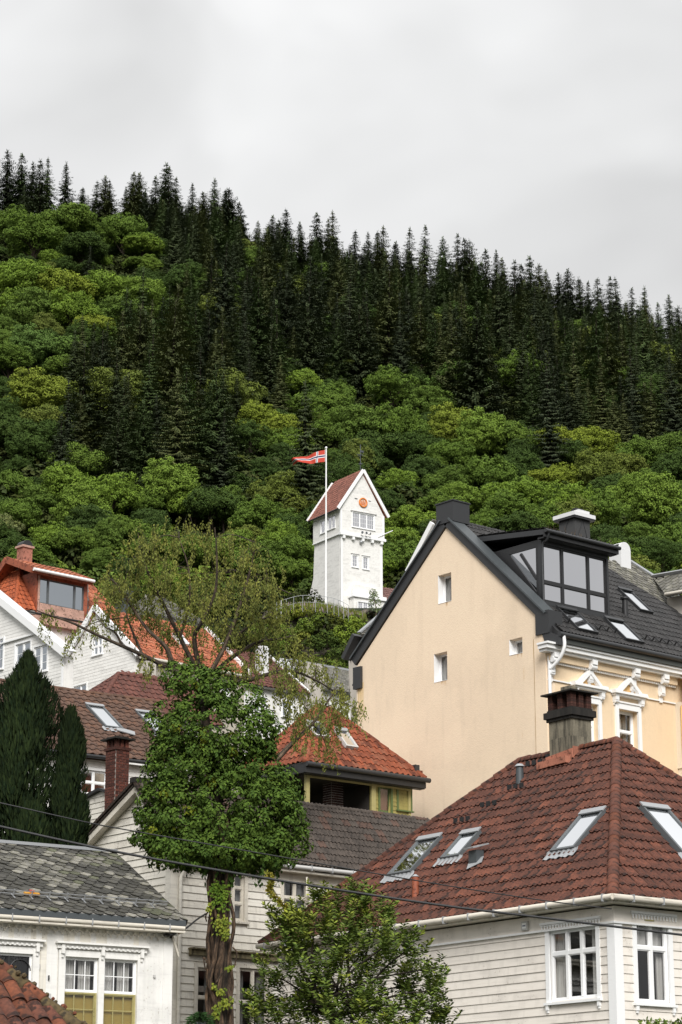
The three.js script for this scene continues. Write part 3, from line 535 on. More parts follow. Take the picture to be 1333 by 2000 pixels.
// ---------------------------------------------------------------- the low white house with the slate roof
{
  const ye = 7.61, yr = 9.5, run = 3.17, ov = 0.35, base = 1.6, X0 = -6.5;
  const h = new House('slate_cottage', 'low white panelled house with mossy fish-scale slate roof and mustard lower panes', 340, 1800, 53, 32.25, base);
  const f = h.wallZ(0), top = ye - 0.1, X1 = -0.06;
  const q = (x0, y0, x1, y1) => { const m = f.px((x0 + x1) / 2, (y0 + y1) / 2), a = f.px(x0, (y0 + y1) / 2), b = f.px(x1, (y0 + y1) / 2), c = f.px((x0 + x1) / 2, y0), d = f.px((x0 + x1) / 2, y1); return [a[0], b[0], d[1], c[1]]; };
  const w1 = q(124, 1870, 190, 2034), w2 = q(201, 1874, 266, 2037), w0 = q(-70, 1860, 61, 2010);
  const holes = [w0, w1, w2];
  const wm = f.wall('wall', [[X0, base], [X1, base], [X1, top], [X0, top]], holes, M.oldWhite);
  h.add('rear_wall', merge([box3(X0, X0 + 0.15, base, top, -run * 2, -0.17), box3(X1 - 0.15, X1 - 0.001, base, top, -run * 2, -0.17), box3(X0 + 0.16, X1 - 0.16, base, top, -run * 2, -run * 2 + 0.15), box3(X0 + 0.2, X1 - 0.2, 3.6, 3.75, -run * 2 + 0.16, -0.2), box3(X0 + 0.16, X1 - 0.16, top - 0.1, top - 0.01, -run * 2 + 0.16, -0.17)]), M.inside);
  { // upright boards
    const r = rng(61), bw = 0.128, cas = 0.13; let u = X0;
    for (; u < X1 - 0.2; u += bw) {
      let seg = [[base, top - 0.02]];
      for (const k of holes) if (u + bw > k[0] - cas && u < k[1] + cas) { const nx = []; for (const [a, b] of seg) { const lo = k[2] - 0.08, hi = k[3] + 0.1; if (lo > a) nx.push([a, Math.min(lo, b)]); if (hi < b) nx.push([Math.max(hi, a), b]); } seg = nx; }
      for (const [a, b] of seg) { const t = r() * 0.004; part(wm, 'upright_board', merge([bx(u + 0.006, u + bw - 0.006, a, b, 0.001, 0.016 + t), bx(u + bw - 0.02, u + bw + 0.008, a, b - 0.004, 0.0015, 0.024 + t)]), r() < 0.4 ? M.oldWhite : M.white); }
    }
    part(wm, 'corner_board', bx(X1 - 0.2, X1 + 0.03, base, top, 0.0005, 0.035), M.white);
  }
  const cur = [[0, 0.42, 0.5, 1, M.curtain], [0.62, 0.8, 0.5, 1, M.curtain]];
  for (const k of [w1, w2]) {
    const split = (k[3] - k[2]) * 0.585 + k[2], opt = { frame: 0.035, casing: 0, sill: 0, cols: [1], rows: [1], bars: 0.02, set: 0.06 };
    const up = windowOn(f, k[0], k[1], split, k[3], { ...opt, minor: [3, 2], mat: M.trim, sash: M.trim, curtain: [[0, 0.4, 0, 1], [0.55, 0.9, 0, 1]] });
    const lo = windowOn(f, k[0], k[1], k[2], split, { ...opt, minor: [3, 3], mat: M.oliveTrim, sash: M.oliveTrim });
    f.mesh('roller_blind', bx(k[0] + 0.03, k[1] - 0.03, k[2] + 0.03, split - 0.03, -0.13, -0.12), M.mustard, lo);
  }
  const dk = windowOn(f, ...w0, { frame: 0.05, casing: 0, sill: 0, cols: [1, 1, 1], rows: [1.4, 0.9], bars: 0.03, mat: M.trim, sash: M.blackTrim });
  { const list = []; for (let i = 0; i < 3; i++) { const a = lerp(w0[0], w0[1], (i + 0.5) / 3), wdt = (w0[1] - w0[0]) / 6.6, v = lerp(w0[2], w0[3], 0.78); const s = new THREE.TorusGeometry(wdt, 0.025, 6, 16, Math.PI); s.translate(a, v, -0.04); list.push(s); } f.mesh('arched_tracery', merge(list), M.blackTrim, dk); }
  // casings and hoods
  const cs = (k0, k1, mullion) => {
    const t = [bx(k0[0] - 0.15, k0[0], k0[2], k0[3] + 0.14, 0.002, 0.05), bx(k1[1], k1[1] + 0.15, k0[2], k1[3] + 0.14, 0.002, 0.05), bx(k0[0] + 0.001, k1[1] - 0.001, Math.max(k0[3], k1[3]), Math.max(k0[3], k1[3]) + 0.139, 0.002, 0.048)];
    if (mullion) t.push(bx(k0[1], k1[0], k0[2], Math.max(k0[3], k1[3]) - 0.001, 0.002, 0.049));
    const m = f.mesh('window_casing', merge(t), M.white), y = Math.max(k0[3], k1[3]) + 0.14, hd = [bx(k0[0] - 0.24, k1[1] + 0.24, y + 0.12, y + 0.16, 0.002, 0.16), bx(k0[0] - 0.2, k1[1] + 0.2, y + 0.02, y + 0.119, 0.002, 0.09)];
    for (let u = k0[0] - 0.12; u < k1[1] + 0.12; u += 0.11) hd.push(bx(u, u + 0.05, y + 0.035, y + 0.075, 0.091, 0.115));
    f.mesh('hood_moulding', merge(hd), M.white, m);
    for (const u of mullion ? [k0[0] - 0.08, (k0[1] + k1[0]) / 2, k1[1] + 0.08] : [k0[0] - 0.08, k1[1] + 0.08]) f.mesh('hood_bracket', merge([bx(u - 0.035, u + 0.035, y - 0.09, y + 0.118, 0.051, 0.12), bx(u - 0.022, u + 0.022, y - 0.17, y - 0.091, 0.051, 0.085)]), M.white, m);
  };
  cs(w1, w2, true); cs(w0, w0, false);
  { // scalloped valance under the eave
    const list = []; for (let u = X0; u < X1 - 0.15; u += 0.165) { const s = new THREE.TorusGeometry(0.07, 0.018, 6, 12, Math.PI * 1.1); s.rotateZ(Math.PI); s.translate(u, top - 0.2, 0.05); list.push(s, bx(u - 0.014, u + 0.014, top - 0.33, top - 0.25, 0.03, 0.06)); }
    f.mesh('scalloped_valance', merge(list), M.oldWhite);
  }
  // roof
  const s = h.plane(V3(0, ye, ov), V3(1, 0, 0), V3(0, yr - ye, -(run + ov))), sv = Math.hypot(yr - ye, run + ov), poly = [[X0 - 0.3, 0], [0.12, 0], [0.12, sv], [X0 - 0.3, sv]];
  const rf = s.mesh('roof_slope', polyGeo(poly, -0.08, 0.0), M.backing), bp = h.plane(V3(0, ye, -2 * run - ov), V3(-1, 0, 0), V3(0, yr - ye, run + ov)); bp.mesh('roof_slope', polyGeo([[-0.12, 0], [-X0 + 0.3, 0], [-X0 + 0.3, sv], [-0.12, sv]], -0.08, 0.01), TILE.slate[0]);
  tileField(s, rf, 'slate', poly, { w: 0.265, e: 0.175, geo: (k) => slateGeo(0.255, 0.175, k), mats: TILE.slate, most: 300, seed: 21, stagger: 0.5, wild: 0.02, pick: (u, v, r) => { const m = fbm(u * 0.9 + 30, v * 0.9 + 30, 999, 87, 3); return m > 0.55 ? (r() < 0.55 ? 3 : r() < 0.6 ? 6 : 7) : m < 0.44 && r() < 0.55 ? (r() < 0.5 ? 2 : 4) : u > -1.2 && r() < 0.45 ? 5 : Math.floor(r() * 8); } });
  h.add('ridge_cap', bar(V3(X0 - 0.3, yr + 0.03, -run), V3(0.14, yr + 0.03, -run), 0.22, 0.07, V3(0, 1, 0)), M.lead);
  h.add('verge_board', merge([bar(V3(0.13, ye - 0.05, ov), V3(0.13, yr - 0.05, -run), 0.12, 0.03, V3(1, 0, 0))]), M.soot);
  h.add('gutter_board', box3(X0 - 0.3, 0.1, ye - 0.13, ye - 0.005, ov - 0.02, ov + 0.025), M.slateMetal);
  const g = h.add('gutter', gutterGeo(V3(X0 - 0.3, ye - 0.17, ov - 0.02), V3(0.08, ye - 0.17, ov - 0.02), 0.055), M.trimOld);
  for (let u = X0; u < 0; u += 0.62) part(g, 'gutter_clip', box3(u - 0.01, u + 0.01, ye - 0.24, ye - 0.1, ov - 0.05, ov + 0.045), M.lead);
  h.add('soffit', box3(X0 - 0.3, 0.1, ye - 0.27, ye - 0.232, 0.001, ov), M.trimOld);
  h.add('gable_end', (() => { const p = h.plane(V3(-0.02, 0, 0), V3(0, 0, -1), V3(0, 1, 0)); const gg = polyGeo([[0.17, base], [2 * run, base], [2 * run, top], [run, yr - 0.15], [0.17, top]], -0.03, 0); gg.applyMatrix4(new THREE.Matrix4().makeBasis(p.U, p.V, p.N).setPosition(-0.02, 0, 0)); return gg; })(), M.oldWhite);
  // snow guards: brackets and rods
  const v0 = 0.62; for (let k = 0; k < 11; k++) { const u = -4.6 + k * 0.415; s.mesh('snow_guard', merge([bx(u - 0.012, u + 0.012, v0 - 0.12, v0 + 0.12, 0.04, 0.055), bx(u - 0.012, u + 0.012, v0 - 0.02, v0 + 0.0, 0.056, 0.2)]), M.zinc); }
  s.mesh('snow_rail', merge([bx(-5, -0.1, v0 - 0.016, v0 - 0.004, 0.1, 0.112), bx(-5, -0.1, v0 - 0.016, v0 - 0.004, 0.17, 0.182)]), M.lead);
  { const c = s.px(60, 1752); const k = s.mesh('yellow_clamp', merge([bx(c[0] - 0.17, c[0] + 0.18, c[1] - 0.05, c[1] + 0.03, 0.06, 0.1)]), std(lin(0.5, 0.24, 0.02), 0.6)); s.mesh('red_knob', bx(c[0] - 0.04, c[0] + 0.06, c[1] + 0.0, c[1] + 0.07, 0.1, 0.14), std(lin(0.35, 0.03, 0.02), 0.5), k); }
  // small fixtures on the wall
  { const a = f.px(75, 1888), b = f.px(300, 1907), c = f.px(90, 1948); f.mesh('number_plate', bx(a[0] - 0.03, a[0] + 0.03, a[1] - 0.05, a[1] + 0.05, 0.03, 0.04), M.greyTrim); f.mesh('wall_socket', bx(b[0] - 0.025, b[0] + 0.025, b[1] - 0.03, b[1] + 0.03, 0.03, 0.06), M.greyTrim); f.mesh('letter_plate', bx(c[0] - 0.1, c[0] + 0.1, c[1] - 0.08, c[1] + 0.08, 0.03, 0.04), M.greyTrim); const l = f.px(94, 1910); f.mesh('door_latch', bx(l[0] - 0.012, l[0] + 0.012, l[1] - 0.05, l[1] + 0.05, 0.03, 0.06), M.blackTrim); }
  // insulators and wires where the service cable reaches the corner
  { const c = f.px(330, 1822); const k = f.mesh('cable_bracket', merge([bx(c[0] - 0.16, c[0] + 0.05, c[1] - 0.07, c[1] - 0.05, 0.04, 0.2), bx(c[0] - 0.16, c[0] + 0.05, c[1] + 0.02, c[1] + 0.04, 0.04, 0.2), bx(c[0] - 0.02, c[0] + 0.02, c[1] - 0.13, c[1] + 0.1, 0.1, 0.14)]), M.soot);
    for (let i = 0; i < 3; i++) { const g2 = new THREE.SphereGeometry(0.045, 10, 8); g2.translate(c[0] + 0.08 + i * 0.05, c[1] - 0.04 + i * 0.035, 0.2); f.mesh('insulator', g2, i === 1 ? M.pinkPanel : M.bulb, k); }
    f.mesh('strut', bar(V3(c[0] + 0.02, c[1] - 0.02, 0.1), V3(c[0] + 0.24, c[1] - 0.5, 0.02), 0.04, 0.04), M.trimOld, k); }
}
// ---------------------------------------------------------------- white weatherboard gable house behind the ivy-clad tree
let houseD;
{
  const ye = 10.1, yr = 12.02, w = 1.24, wb = 4.2, ov = 0.3, base = 3.2, L = 9.6;
  const h = houseD = new House('white_gable_house', 'white weatherboard gable house with dark grey-brown tiled roof behind the ivy-clad trunk', 335, 1700, 60, 40, base);
  const gb = h.wallX(0), f = h.wallZ(0), sb = (yr - ye) / 3.73, yb = yr - sb * (wb + 0.3);
  const q = (x0, y0, x1, y1) => { const a = f.px(x0, (y0 + y1) / 2), b = f.px(x1, (y0 + y1) / 2), c = f.px((x0 + x1) / 2, y0), d = f.px((x0 + x1) / 2, y1); return [a[0], b[0], d[1], c[1]]; };
  const top = ye - 0.15, wA = q(438, 1702, 477, 1798), wB = q(553, 1708, 602, 1800), wC = q(384, 1890, 416, 2040), wD = q(466, 1892, 524, 2045), wE = q(640, 1715, 690, 1800);
  const holes = [wA, wB, wC, wD];
  const slopeF = (yr - ye) / (w + ov);
  const gp = [[-w - wb, base], [0, base], [0, top], [-w, yr - 0.18], [-w - wb, yr - 0.18 - sb * wb]];
  const mg = gb.wall('gable_wall', gp, [], M.oldWhite), mf = f.wall('wall', [[0.16, base], [L, base], [L, top], [0.16, top]], holes, M.oldWhite);
  h.add('rear_wall', merge([box3(L - 0.15, L - 0.001, base, top, -w - wb, -0.17), box3(0.17, L - 0.16, base, top - 1.2, -w - wb, -w - wb + 0.15), box3(0.17, L - 0.16, 6.75, 6.9, -w - wb + 0.16, -0.18), box3(0.17, L - 0.16, top - 1.3, top - 1.2, -w - wb + 0.16, -w), box3(0.17, L - 0.16, top - 0.12, top - 0.02, -w, -0.18)]), M.inside);
  boards(mg, [[-w - wb, base], [-0.17, base], [-0.17, top - 0.02], [-w, yr - 0.2], [-w - wb, yr - 0.2 - sb * wb]], 0.186, [], [M.oldWhite, M.oldWhiteB], { seed: 31, lip: 0.032 });
  const gr = (k, c) => [k[0] - c, k[1] + c, k[2] - 0.06, k[3] + c];
  boards(mf, [[0.18, base], [L, base], [L, top - 0.25], [0.18, top - 0.25]], 0.186, holes.map((k) => gr(k, 0.09)), [M.oldWhite, M.oldWhiteB], { seed: 32, lip: 0.032 });
  gb.mesh('corner_board', bx(-0.18, 0.045, base, top, 0.001, 0.045), M.oldWhite); f.mesh('corner_board', bx(-0.0445, 0.19, base, top - 0.002, 0.001, 0.0445), M.oldWhite);
  f.mesh('frieze_board', bx(0.19, L, top - 0.26, top, 0.001, 0.05), M.trimOld);
  const win = { casing: 0.1, frame: 0.05, mat: M.trimOld, sash: M.trimOld, bars: 0.03, curtain: [[0, 0.3, 0, 1, M.curtainDark], [0.72, 1, 0, 1, M.curtainDark]] };
  windowOn(f, ...wA, { ...win, cols: [1, 1], rows: [1, 1, 0.9] });
  const wBm = windowOn(f, ...wB, { ...win, cols: [1, 1], rows: [1, 1] });
  { const u = wB[1], list = [bx(-0.34, -0.3, 0, 0.5, -0.02, 0.02), bx(-0.04, 0, 0, 0.5, -0.02, 0.02), bx(-0.3, -0.04, 0, 0.04, -0.02, 0.02), bx(-0.3, -0.04, 0.46, 0.5, -0.02, 0.02)]; const o = f.mesh('open_sash', merge(list), M.trimOld, wBm); o.position.set(u - 0.03, lerp(wB[2], wB[3], 0.52), 0.06); o.rotation.y = 0.75; part(wBm, 'pane', bx(-0.3, -0.04, 0.04, 0.46, -0.004, 0.004), M.glass).position.copy(o.position); wBm.children[wBm.children.length - 1].rotation.y = 0.75; }
  windowOn(f, ...wC, { ...win, cols: [1], rows: [1, 0.62] }); windowOn(f, ...wD, { ...win, cols: [1, 1], rows: [1, 0.75] });
  { const a = f.px(368, 1858), b = f.px(560, 1872); f.mesh('mossy_ledge', merge([bx(a[0], b[0] + 0.3, a[1] - 0.09, a[1] + 0.05, 0.02, 0.14), bx(a[0] - 0.02, b[0] + 0.32, a[1] + 0.051, a[1] + 0.09, 0.02, 0.2)]), std(lin(0.22, 0.19, 0.12), 0.95, { map: TX.concrete })); }
  { const list = []; for (let k = 0; k < 2; k++) { const a = k ? wB : wA; list.push(bx(a[0] - 0.16, a[1] + 0.16, a[3] + 0.1, a[3] + 0.14, 0.02, 0.1)); } f.mesh('window_hood', merge(list), M.trimOld); }
  const s = h.plane(V3(0, ye, ov), V3(1, 0, 0), V3(0, yr - ye, -(w + ov))), sv = Math.hypot(yr - ye, w + ov), poly = [[-0.3, 0], [L + 0.3, 0], [L + 0.3, sv], [-0.3, sv]];
  const rf = s.mesh('roof_slope', polyGeo(poly, -0.08, -0.005), M.backing);
  tileField(s, rf, 'roof_tile', poly, { w: 0.27, e: sv / 10, geo: (k) => tileGeo(0.27, sv / 10, PROF.wave, 12, k, 0.032), mats: TILE.grey, most: 290, seed: 33, wild: 0.006 });
  const bp = h.plane(V3(0, yb, -w - wb - 0.3), V3(-1, 0, 0), V3(0, yr - yb, wb + 0.3)), bl = Math.hypot(yr - yb, wb + 0.3); bp.mesh('roof_slope', polyGeo([[-L - 0.3, 0], [0.3, 0], [0.3, bl], [-L - 0.3, bl]], -0.08, 0.03), TILE.grey[0]);
  caps(h, h.g, V3(-0.3, yr, -w), V3(L, yr, -w), TILE.grey, { seed: 8, step: 0.4, r: 0.1, lift: 0.0 });
  // barge boards: dark upper edge, pale board below
  for (const [z, y] of [[ov, ye], [-w - wb - 0.3, yb]]) {
    const a = V3(-0.24, yr - 0.09, -w), b = V3(-0.24, y - 0.09, z);
    h.add('barge_board', bar(a.clone().add(V3(0, -0.06, 0)), b.clone().add(V3(0, -0.06, 0)), 0.19, 0.05, V3(1, 0, 0)), M.trimOld);
    h.add('barge_edge', bar(a.clone().add(V3(-0.03, 0.1, 0)), b.clone().add(V3(-0.03, 0.1, 0)), 0.07, 0.16, V3(1, 0, 0)), std(lin(0.12, 0.09, 0.07), 0.9, { map: TX.bark }));
    h.add('barge_soffit', bar(V3(-0.12, a.y - 0.13, a.z), V3(-0.12, b.y - 0.13, b.z), 0.03, 0.24, V3(1, 0, 0)), M.trimOld);
  }
  h.add('peak_cap', box3(-0.36, 0.1, yr - 0.03, yr + 0.1, -w - 0.14, -w + 0.1), M.soot);
  const g = h.add('gutter', gutterGeo(V3(-0.2, ye - 0.07, ov + 0.05), V3(L, ye - 0.07, ov + 0.05), 0.055), M.greyTrim);
  for (let u = 0; u < L; u += 0.7) part(g, 'gutter_bracket', box3(u - 0.01, u + 0.01, ye - 0.14, ye, ov, ov + 0.11), M.lead);
  h.add('soffit', box3(-0.2, L, ye - 0.2, ye - 0.15, 0.001, ov), M.trimOld);
  { const a = f.px(349, 1700)[0], b = f.px(672, 1712)[0]; h.add('downpipe', pipe([V3(a, ye - 0.1, ov), V3(a, ye - 0.35, ov - 0.02), V3(a, ye - 0.6, 0.1), V3(a, base, 0.1)], 0.045), M.oldWhite); h.add('downpipe', pipe([V3(b, ye - 0.1, ov + 0.02), V3(b - 0.03, ye - 0.7, 0.12), V3(b - 0.03, base, 0.1)], 0.04), M.greyTrim); }
  // the brick chimney behind the gable
  { const p = h.plane(V3(0.6, 0, 0), V3(0, 0, 1), V3(0, 1, 0)), zc = p.px(229, 1520)[0], y1 = p.px(229, 1462)[1], bm = [0.8, 1, 1.25, 0.6].map((k) => std(lin(0.17 * k, 0.055 * k, 0.036 * k), 0.95, { map: TX.brick }));
    const c = brickStack(h, 'brick_chimney', 0.6, zc, 0.42, 0.46, yr - 1.6, y1, 0.215, 0.072, bm, M.mortar);
    for (const [a, b] of [[-1, -1], [-1, 1], [1, 1], [1, -1], [0, 1], [-1, 0]]) part(c, 'pillar', box3(0.6 + a * 0.15 - 0.05, 0.6 + a * 0.15 + 0.05, y1, y1 + 0.2, zc + b * 0.17 - 0.05, zc + b * 0.17 + 0.05), bm[(a + b + 4) % 4]);
    part(c, 'collar', box3(0.6 - 0.25, 0.6 + 0.25, y1 - 0.08, y1 - 0.002, zc - 0.27, zc + 0.27), bm[3]);
    part(c, 'cap_slab', merge([box3(0.6 - 0.33, 0.6 + 0.33, y1 + 0.2, y1 + 0.24, zc - 0.35, zc + 0.35), box3(0.6 - 0.2, 0.6 + 0.2, y1 + 0.241, y1 + 0.29, zc - 0.22, zc + 0.22)]), M.soot); }
}
// ---------------------------------------------------------------- a tiled roof close to the lens, only its hip in view
{
  const h = new House('near_house', 'house with old mossy red barrel tiles, only its roof hip showing', 70, 1945, 30, 37, -0.5);
  const P = at(70, 1945, 30), s = h.plane(V3(0, P.y, 0), V3(1, 0, 0), V3(0, 0.68, -0.73));
  const poly = s.pts([[-150, 1772], [330, 2150], [-150, 2260]]);
  const rf = s.mesh('roof_slope', polyGeo(poly, -0.08, -0.01), M.backing);
  tileField(s, rf, 'roof_tile', poly, { w: 0.2, e: 0.34, geo: (k) => tileGeo(0.2, 0.34, PROF.barrel, 9, k, 0.03, 0.02, 0.06), mats: TILE.moss.slice(0, 3).concat(TILE.red.slice(0, 2)), most: 160, seed: 41, wild: 0.02 });
  const a = s.at(...s.px(330, 2150)), b = s.at(...s.px(-150, 1772));
  caps(h, h.g, a, b, [TILE.moss[0], TILE.moss[1], TILE.moss[3]], { seed: 9, step: 0.3, r: 0.12, lift: 0.03 });
  const r = rng(5), tuft = new THREE.IcosahedronGeometry(0.035, 0);
  for (let i = 0; i < 46; i++) { const t = i / 46 + r() * 0.02, m = part(h.g, 'moss_tuft', tuft, TILE.moss[r() < 0.5 ? 3 : 0]); m.position.copy(a.clone().lerp(b, t)).add(V3((r() - 0.5) * 0.14, 0.09 + r() * 0.05, (r() - 0.5) * 0.14)); m.position.y -= h.base; m.scale.setScalar(0.5 + r() * 1.1); m.rotation.set(r() * 6, r() * 6, 0); }
  const q = a.clone(), low = Math.min(a.y, s.at(...s.px(-150, 2260)).y) - 0.3;
  h.add('wall', box3(Math.min(a.x, b.x) - 1, a.x - 0.3, -0.5, low, a.z - 5, a.z - 0.3), M.oldWhite);
  const far = h.plane(a, V3(0, 0, -1), V3(-0.73, 0.68, 0)); far.mesh('roof_slope', polyGeo([[0, 0], [5, 0], [5, 3], [2.8, 3]], -0.05, 0), TILE.moss[0]);
}
// ---------------------------------------------------------------- the peach town house with the black roof
const PEACH = {};
{
  const base = 5.5, L = 8.63, zr = -4.26, yw = 22.23, W = 5.62, WR = 10.5;
  const h = PEACH.h = new House('peach_town_house', 'tall peach plaster town house with black tiled roof, black edge trim and glazed dormer', 1068, 1300, 70, 40.5, base);
  const gb = h.wallX(0), f = h.wallZ(0);
  const q = (p, x0, y0, x1, y1) => { const a = p.px(x0, (y0 + y1) / 2), b = p.px(x1, (y0 + y1) / 2), c = p.px((x0 + x1) / 2, y0), d = p.px((x0 + x1) / 2, y1); return [a[0], b[0], d[1], c[1]]; };
  const gw = [[856, 1121, 882, 1177], [848, 1275, 874, 1331], [995, 1247, 1021, 1278]].map((k) => q(gb, ...k));
  const gp = [[-L, base], [0, base], [0, 18.28], [zr, yw], [-L, 18.45]];
  gb.wall('gable_wall', gp, gw, M.peach, 0.34);
  for (const k of gw) windowOn(gb, ...k, { casing: 0, sill: 0, frame: 0.04, cols: [1], rows: [1], set: 0.27, mat: M.trim, glass: M.glass, curtain: [[0, 0.2, 0, 1]] });
  for (const k of gw) { const n = 0.34; gb.mesh('window_reveal', merge([bx(k[0] + 0.001, k[0] + 0.012, k[2] + 0.012, k[3] - 0.002, -0.24, -0.002), bx(k[0] + 0.001, k[1] - 0.001, k[2] + 0.001, k[2] + 0.011, -0.24, 0.012)]), M.trim); }
  { // pilaster at the corner and its rust streak
    gb.mesh('pilaster', bx(-0.48, -0.001, base, 18.1, 0.001, 0.03), M.peach);
    const r = rng(71), pts = [], p2 = []; for (let i = 0; i <= 40; i++) { const v = lerp(10.5, 17.95, i / 40), a = 0.012 + 0.02 * r() * (i / 40) + 0.008; pts.push([-0.5 - a, v]); p2.unshift([-0.482 + 0.006 * r(), v]); }
    gb.mesh('rust_streak', polyGeo(pts.concat(p2), 0.001, 0.004), M.rust);
    for (const [k, n] of [[gw[0], 5], [gw[1], 5], [gw[2], 3]]) { const l = []; for (let i = 0; i < n; i++) { const u = lerp(k[0], k[1], 0.45 + 0.5 * r()), d = 0.05 + 0.12 * r(); l.push(polyGeo([[u - 0.02, k[2] - 0.001], [u + 0.025, k[2] - 0.001], [u + 0.006, k[2] - d]], 0.0012, 0.003)); } gb.mesh('sill_stain', merge(l), std(lin(0.62, 0.44, 0.26), 0.9)); }
    const s2 = [], e = gb.px(700, 1335); for (let i = 0; i < 6; i++) { const u = -L + 0.06 + i * 0.05 + 0.02 * r(), d = 0.5 + r() * 1.3; s2.push(polyGeo([[u, e[1]], [u + 0.03 + 0.02 * r(), e[1]], [u + 0.012, e[1] - d]], 0.0012, 0.003)); } gb.mesh('damp_stain', merge(s2), std(lin(0.66, 0.48, 0.24), 0.9));
  }
  // facade
  const w2 = q(f, 1208, 1388, 1246, 1490), wi = w2[1] - w2[0], w1 = [f.px(1149, 1430)[0] - wi / 2, f.px(1149, 1430)[0] + wi / 2, w2[2], w2[3]];
  const floors = [0, -3.5].flatMap((dy) => [w1, w2].map((k) => [k[0], k[1], k[2] + dy, k[3] + dy]));
  f.wall('wall', [[0.341, base], [W + 0.5, base], [W + 0.5, 17.5], [0.341, 17.5]], floors, M.peachFront, 0.34);
  h.add('rear_wall', merge([box3(W + 0.2, W + 0.499, base, 17.6, -L + 0.01, -0.35), box3(0.35, W + 0.19, base, 18.2, -L + 0.01, -L + 0.25), box3(0.36, W + 0.19, 16.9, 17.1, -L + 0.26, -0.36), box3(0.36, W + 0.19, 13.1, 13.3, -L + 0.26, -0.36)]), M.inside);
  for (const k of floors) {
    const w = windowOn(f, ...k, { casing: 0, sill: 0.07, frame: 0.07, cols: [1], rows: [1.3, 0.8], bars: 0.035, set: 0.2, mat: M.trim, proud: 0.1, curtain: [[0, 0.6, 0.55, 1], [0.66, 0.86, 0, 1, M.curtainDark], [0, 0.5, 0, 0.5]] });
    f.mesh('surround', merge([bx(k[0] - 0.13, k[0], k[2] - 0.05, k[3] + 0.18, 0.001, 0.07), bx(k[1], k[1] + 0.13, k[2] - 0.05, k[3] + 0.18, 0.001, 0.07), bx(k[0] + 0.001, k[1] - 0.001, k[3], k[3] + 0.179, 0.001, 0.068), bx(k[0] - 0.2, k[1] + 0.2, k[3] + 0.181, k[3] + 0.23, 0.001, 0.1)]), M.trim, w);
    const y = k[3] + 0.44, c = (k[0] + k[1]) / 2, hw = (k[1] - k[0]) / 2 + 0.29, ph = 0.42;     // pediment on two brackets
    f.mesh('pediment', merge([bx(c - hw, c + hw, y, y + 0.07, 0.001, 0.24), bx(c - hw + 0.05, c + hw - 0.05, y - 0.06, y - 0.001, 0.001, 0.17), bar(V3(c - hw * 0.62, y + 0.1, 0.1), V3(c + 0.02, y + ph + 0.09, 0.1), 0.11, 0.19), bar(V3(c + hw * 0.62, y + 0.1, 0.102), V3(c - 0.02, y + ph + 0.09, 0.102), 0.11, 0.19), bx(c - hw, c - hw * 0.55, y + 0.071, y + 0.12, 0.001, 0.22), bx(c + hw * 0.55, c + hw, y + 0.071, y + 0.12, 0.001, 0.22)]), M.trim, w);
    f.mesh('tympanum', polyGeo([[c - hw * 0.55, y + 0.075], [c + hw * 0.55, y + 0.075], [c, y + ph]], 0.002, 0.05), M.ochre, w);
    for (const u of [c - hw + 0.16, c + hw - 0.16]) f.mesh('bracket', merge([bx(u - 0.07, u + 0.07, y - 0.2, y - 0.061, 0.001, 0.16), (() => { const g = new THREE.CylinderGeometry(0.06, 0.06, 0.13, 12); g.rotateZ(Math.PI / 2); g.translate(u, y - 0.23, 0.09); return g; })(), bx(u - 0.05, u + 0.05, y - 0.34, y - 0.22, 0.001, 0.06)]), M.trim, w);
  }
  const ct = f.px(1150, 1268)[1];                                                             // cornice
  f.mesh('cornice', merge([bx(-0.3, W + 0.02, 17.42, 17.5, 0.001, 0.3), bx(-0.36, W + 0.06, 17.501, 17.62, 0.001, 0.4), bx(-0.4, W + 0.1, 17.621, 17.68, 0.001, 0.46)]), M.trim);
  f.mesh('cornice_frieze', bx(0, W, 17.2, 17.419, 0.001, 0.16), M.peachFront);
  { const l = []; for (let u = 0.1; u < W; u += 0.085) l.push(bx(u, u + 0.05, 17.13, 17.199, 0.02, 0.1)); f.mesh('dentils', merge(l), M.trim); }
  f.mesh('string_course', merge([bx(0.02, W, 16.62, 16.66, 0.001, 0.05)]), M.trim);
  for (const px of [1078, 1148, 1231, 1287]) { const u = px < 1100 ? 0.12 : f.px(px, 1300)[0]; const c1 = new THREE.CylinderGeometry(0.09, 0.09, 0.24, 14), c2 = new THREE.CylinderGeometry(0.06, 0.06, 0.2, 14); for (const [c, y, n] of [[c1, 17.22, 0.22], [c2, 16.82, 0.09]]) { c.rotateZ(Math.PI / 2); c.translate(u, y, n); } f.mesh('cornice_bracket', merge([bx(u - 0.1, u + 0.1, 17.28, 17.419, 0.161, 0.34), c1, bx(u - 0.08, u + 0.08, 16.85, 17.16, 0.001, 0.17), c2, bx(u - 0.06, u + 0.06, 16.58, 16.77, 0.001, 0.06)]), M.trim); }
  // roof
  const ye = 18.0, ze = 0.5, yr = 22.48, s = h.plane(V3(0, ye, ze), V3(1, 0, 0), V3(0, yr - ye, zr - ze)), sv = Math.hypot(yr - ye, zr - ze);
  const valley = s.px(1187, 1112), v2 = s.px(1345, 1212);
  const ut = valley[0] + (v2[0] - valley[0]) * (sv - valley[1]) / (v2[1] - valley[1]), RP = [[0.2, 0.02], [W + 0.1, 0.02], [v2[0], v2[1] - 0.8], [v2[0], v2[1]], [ut, sv], [0.2, sv]];
  const rf = s.mesh('roof_slope', polyGeo([[0.05, 0.0], [W + 0.1, 0.0], ...RP.slice(2, 5), [0.05, sv]], -0.2, -0.01), M.blackTrim);
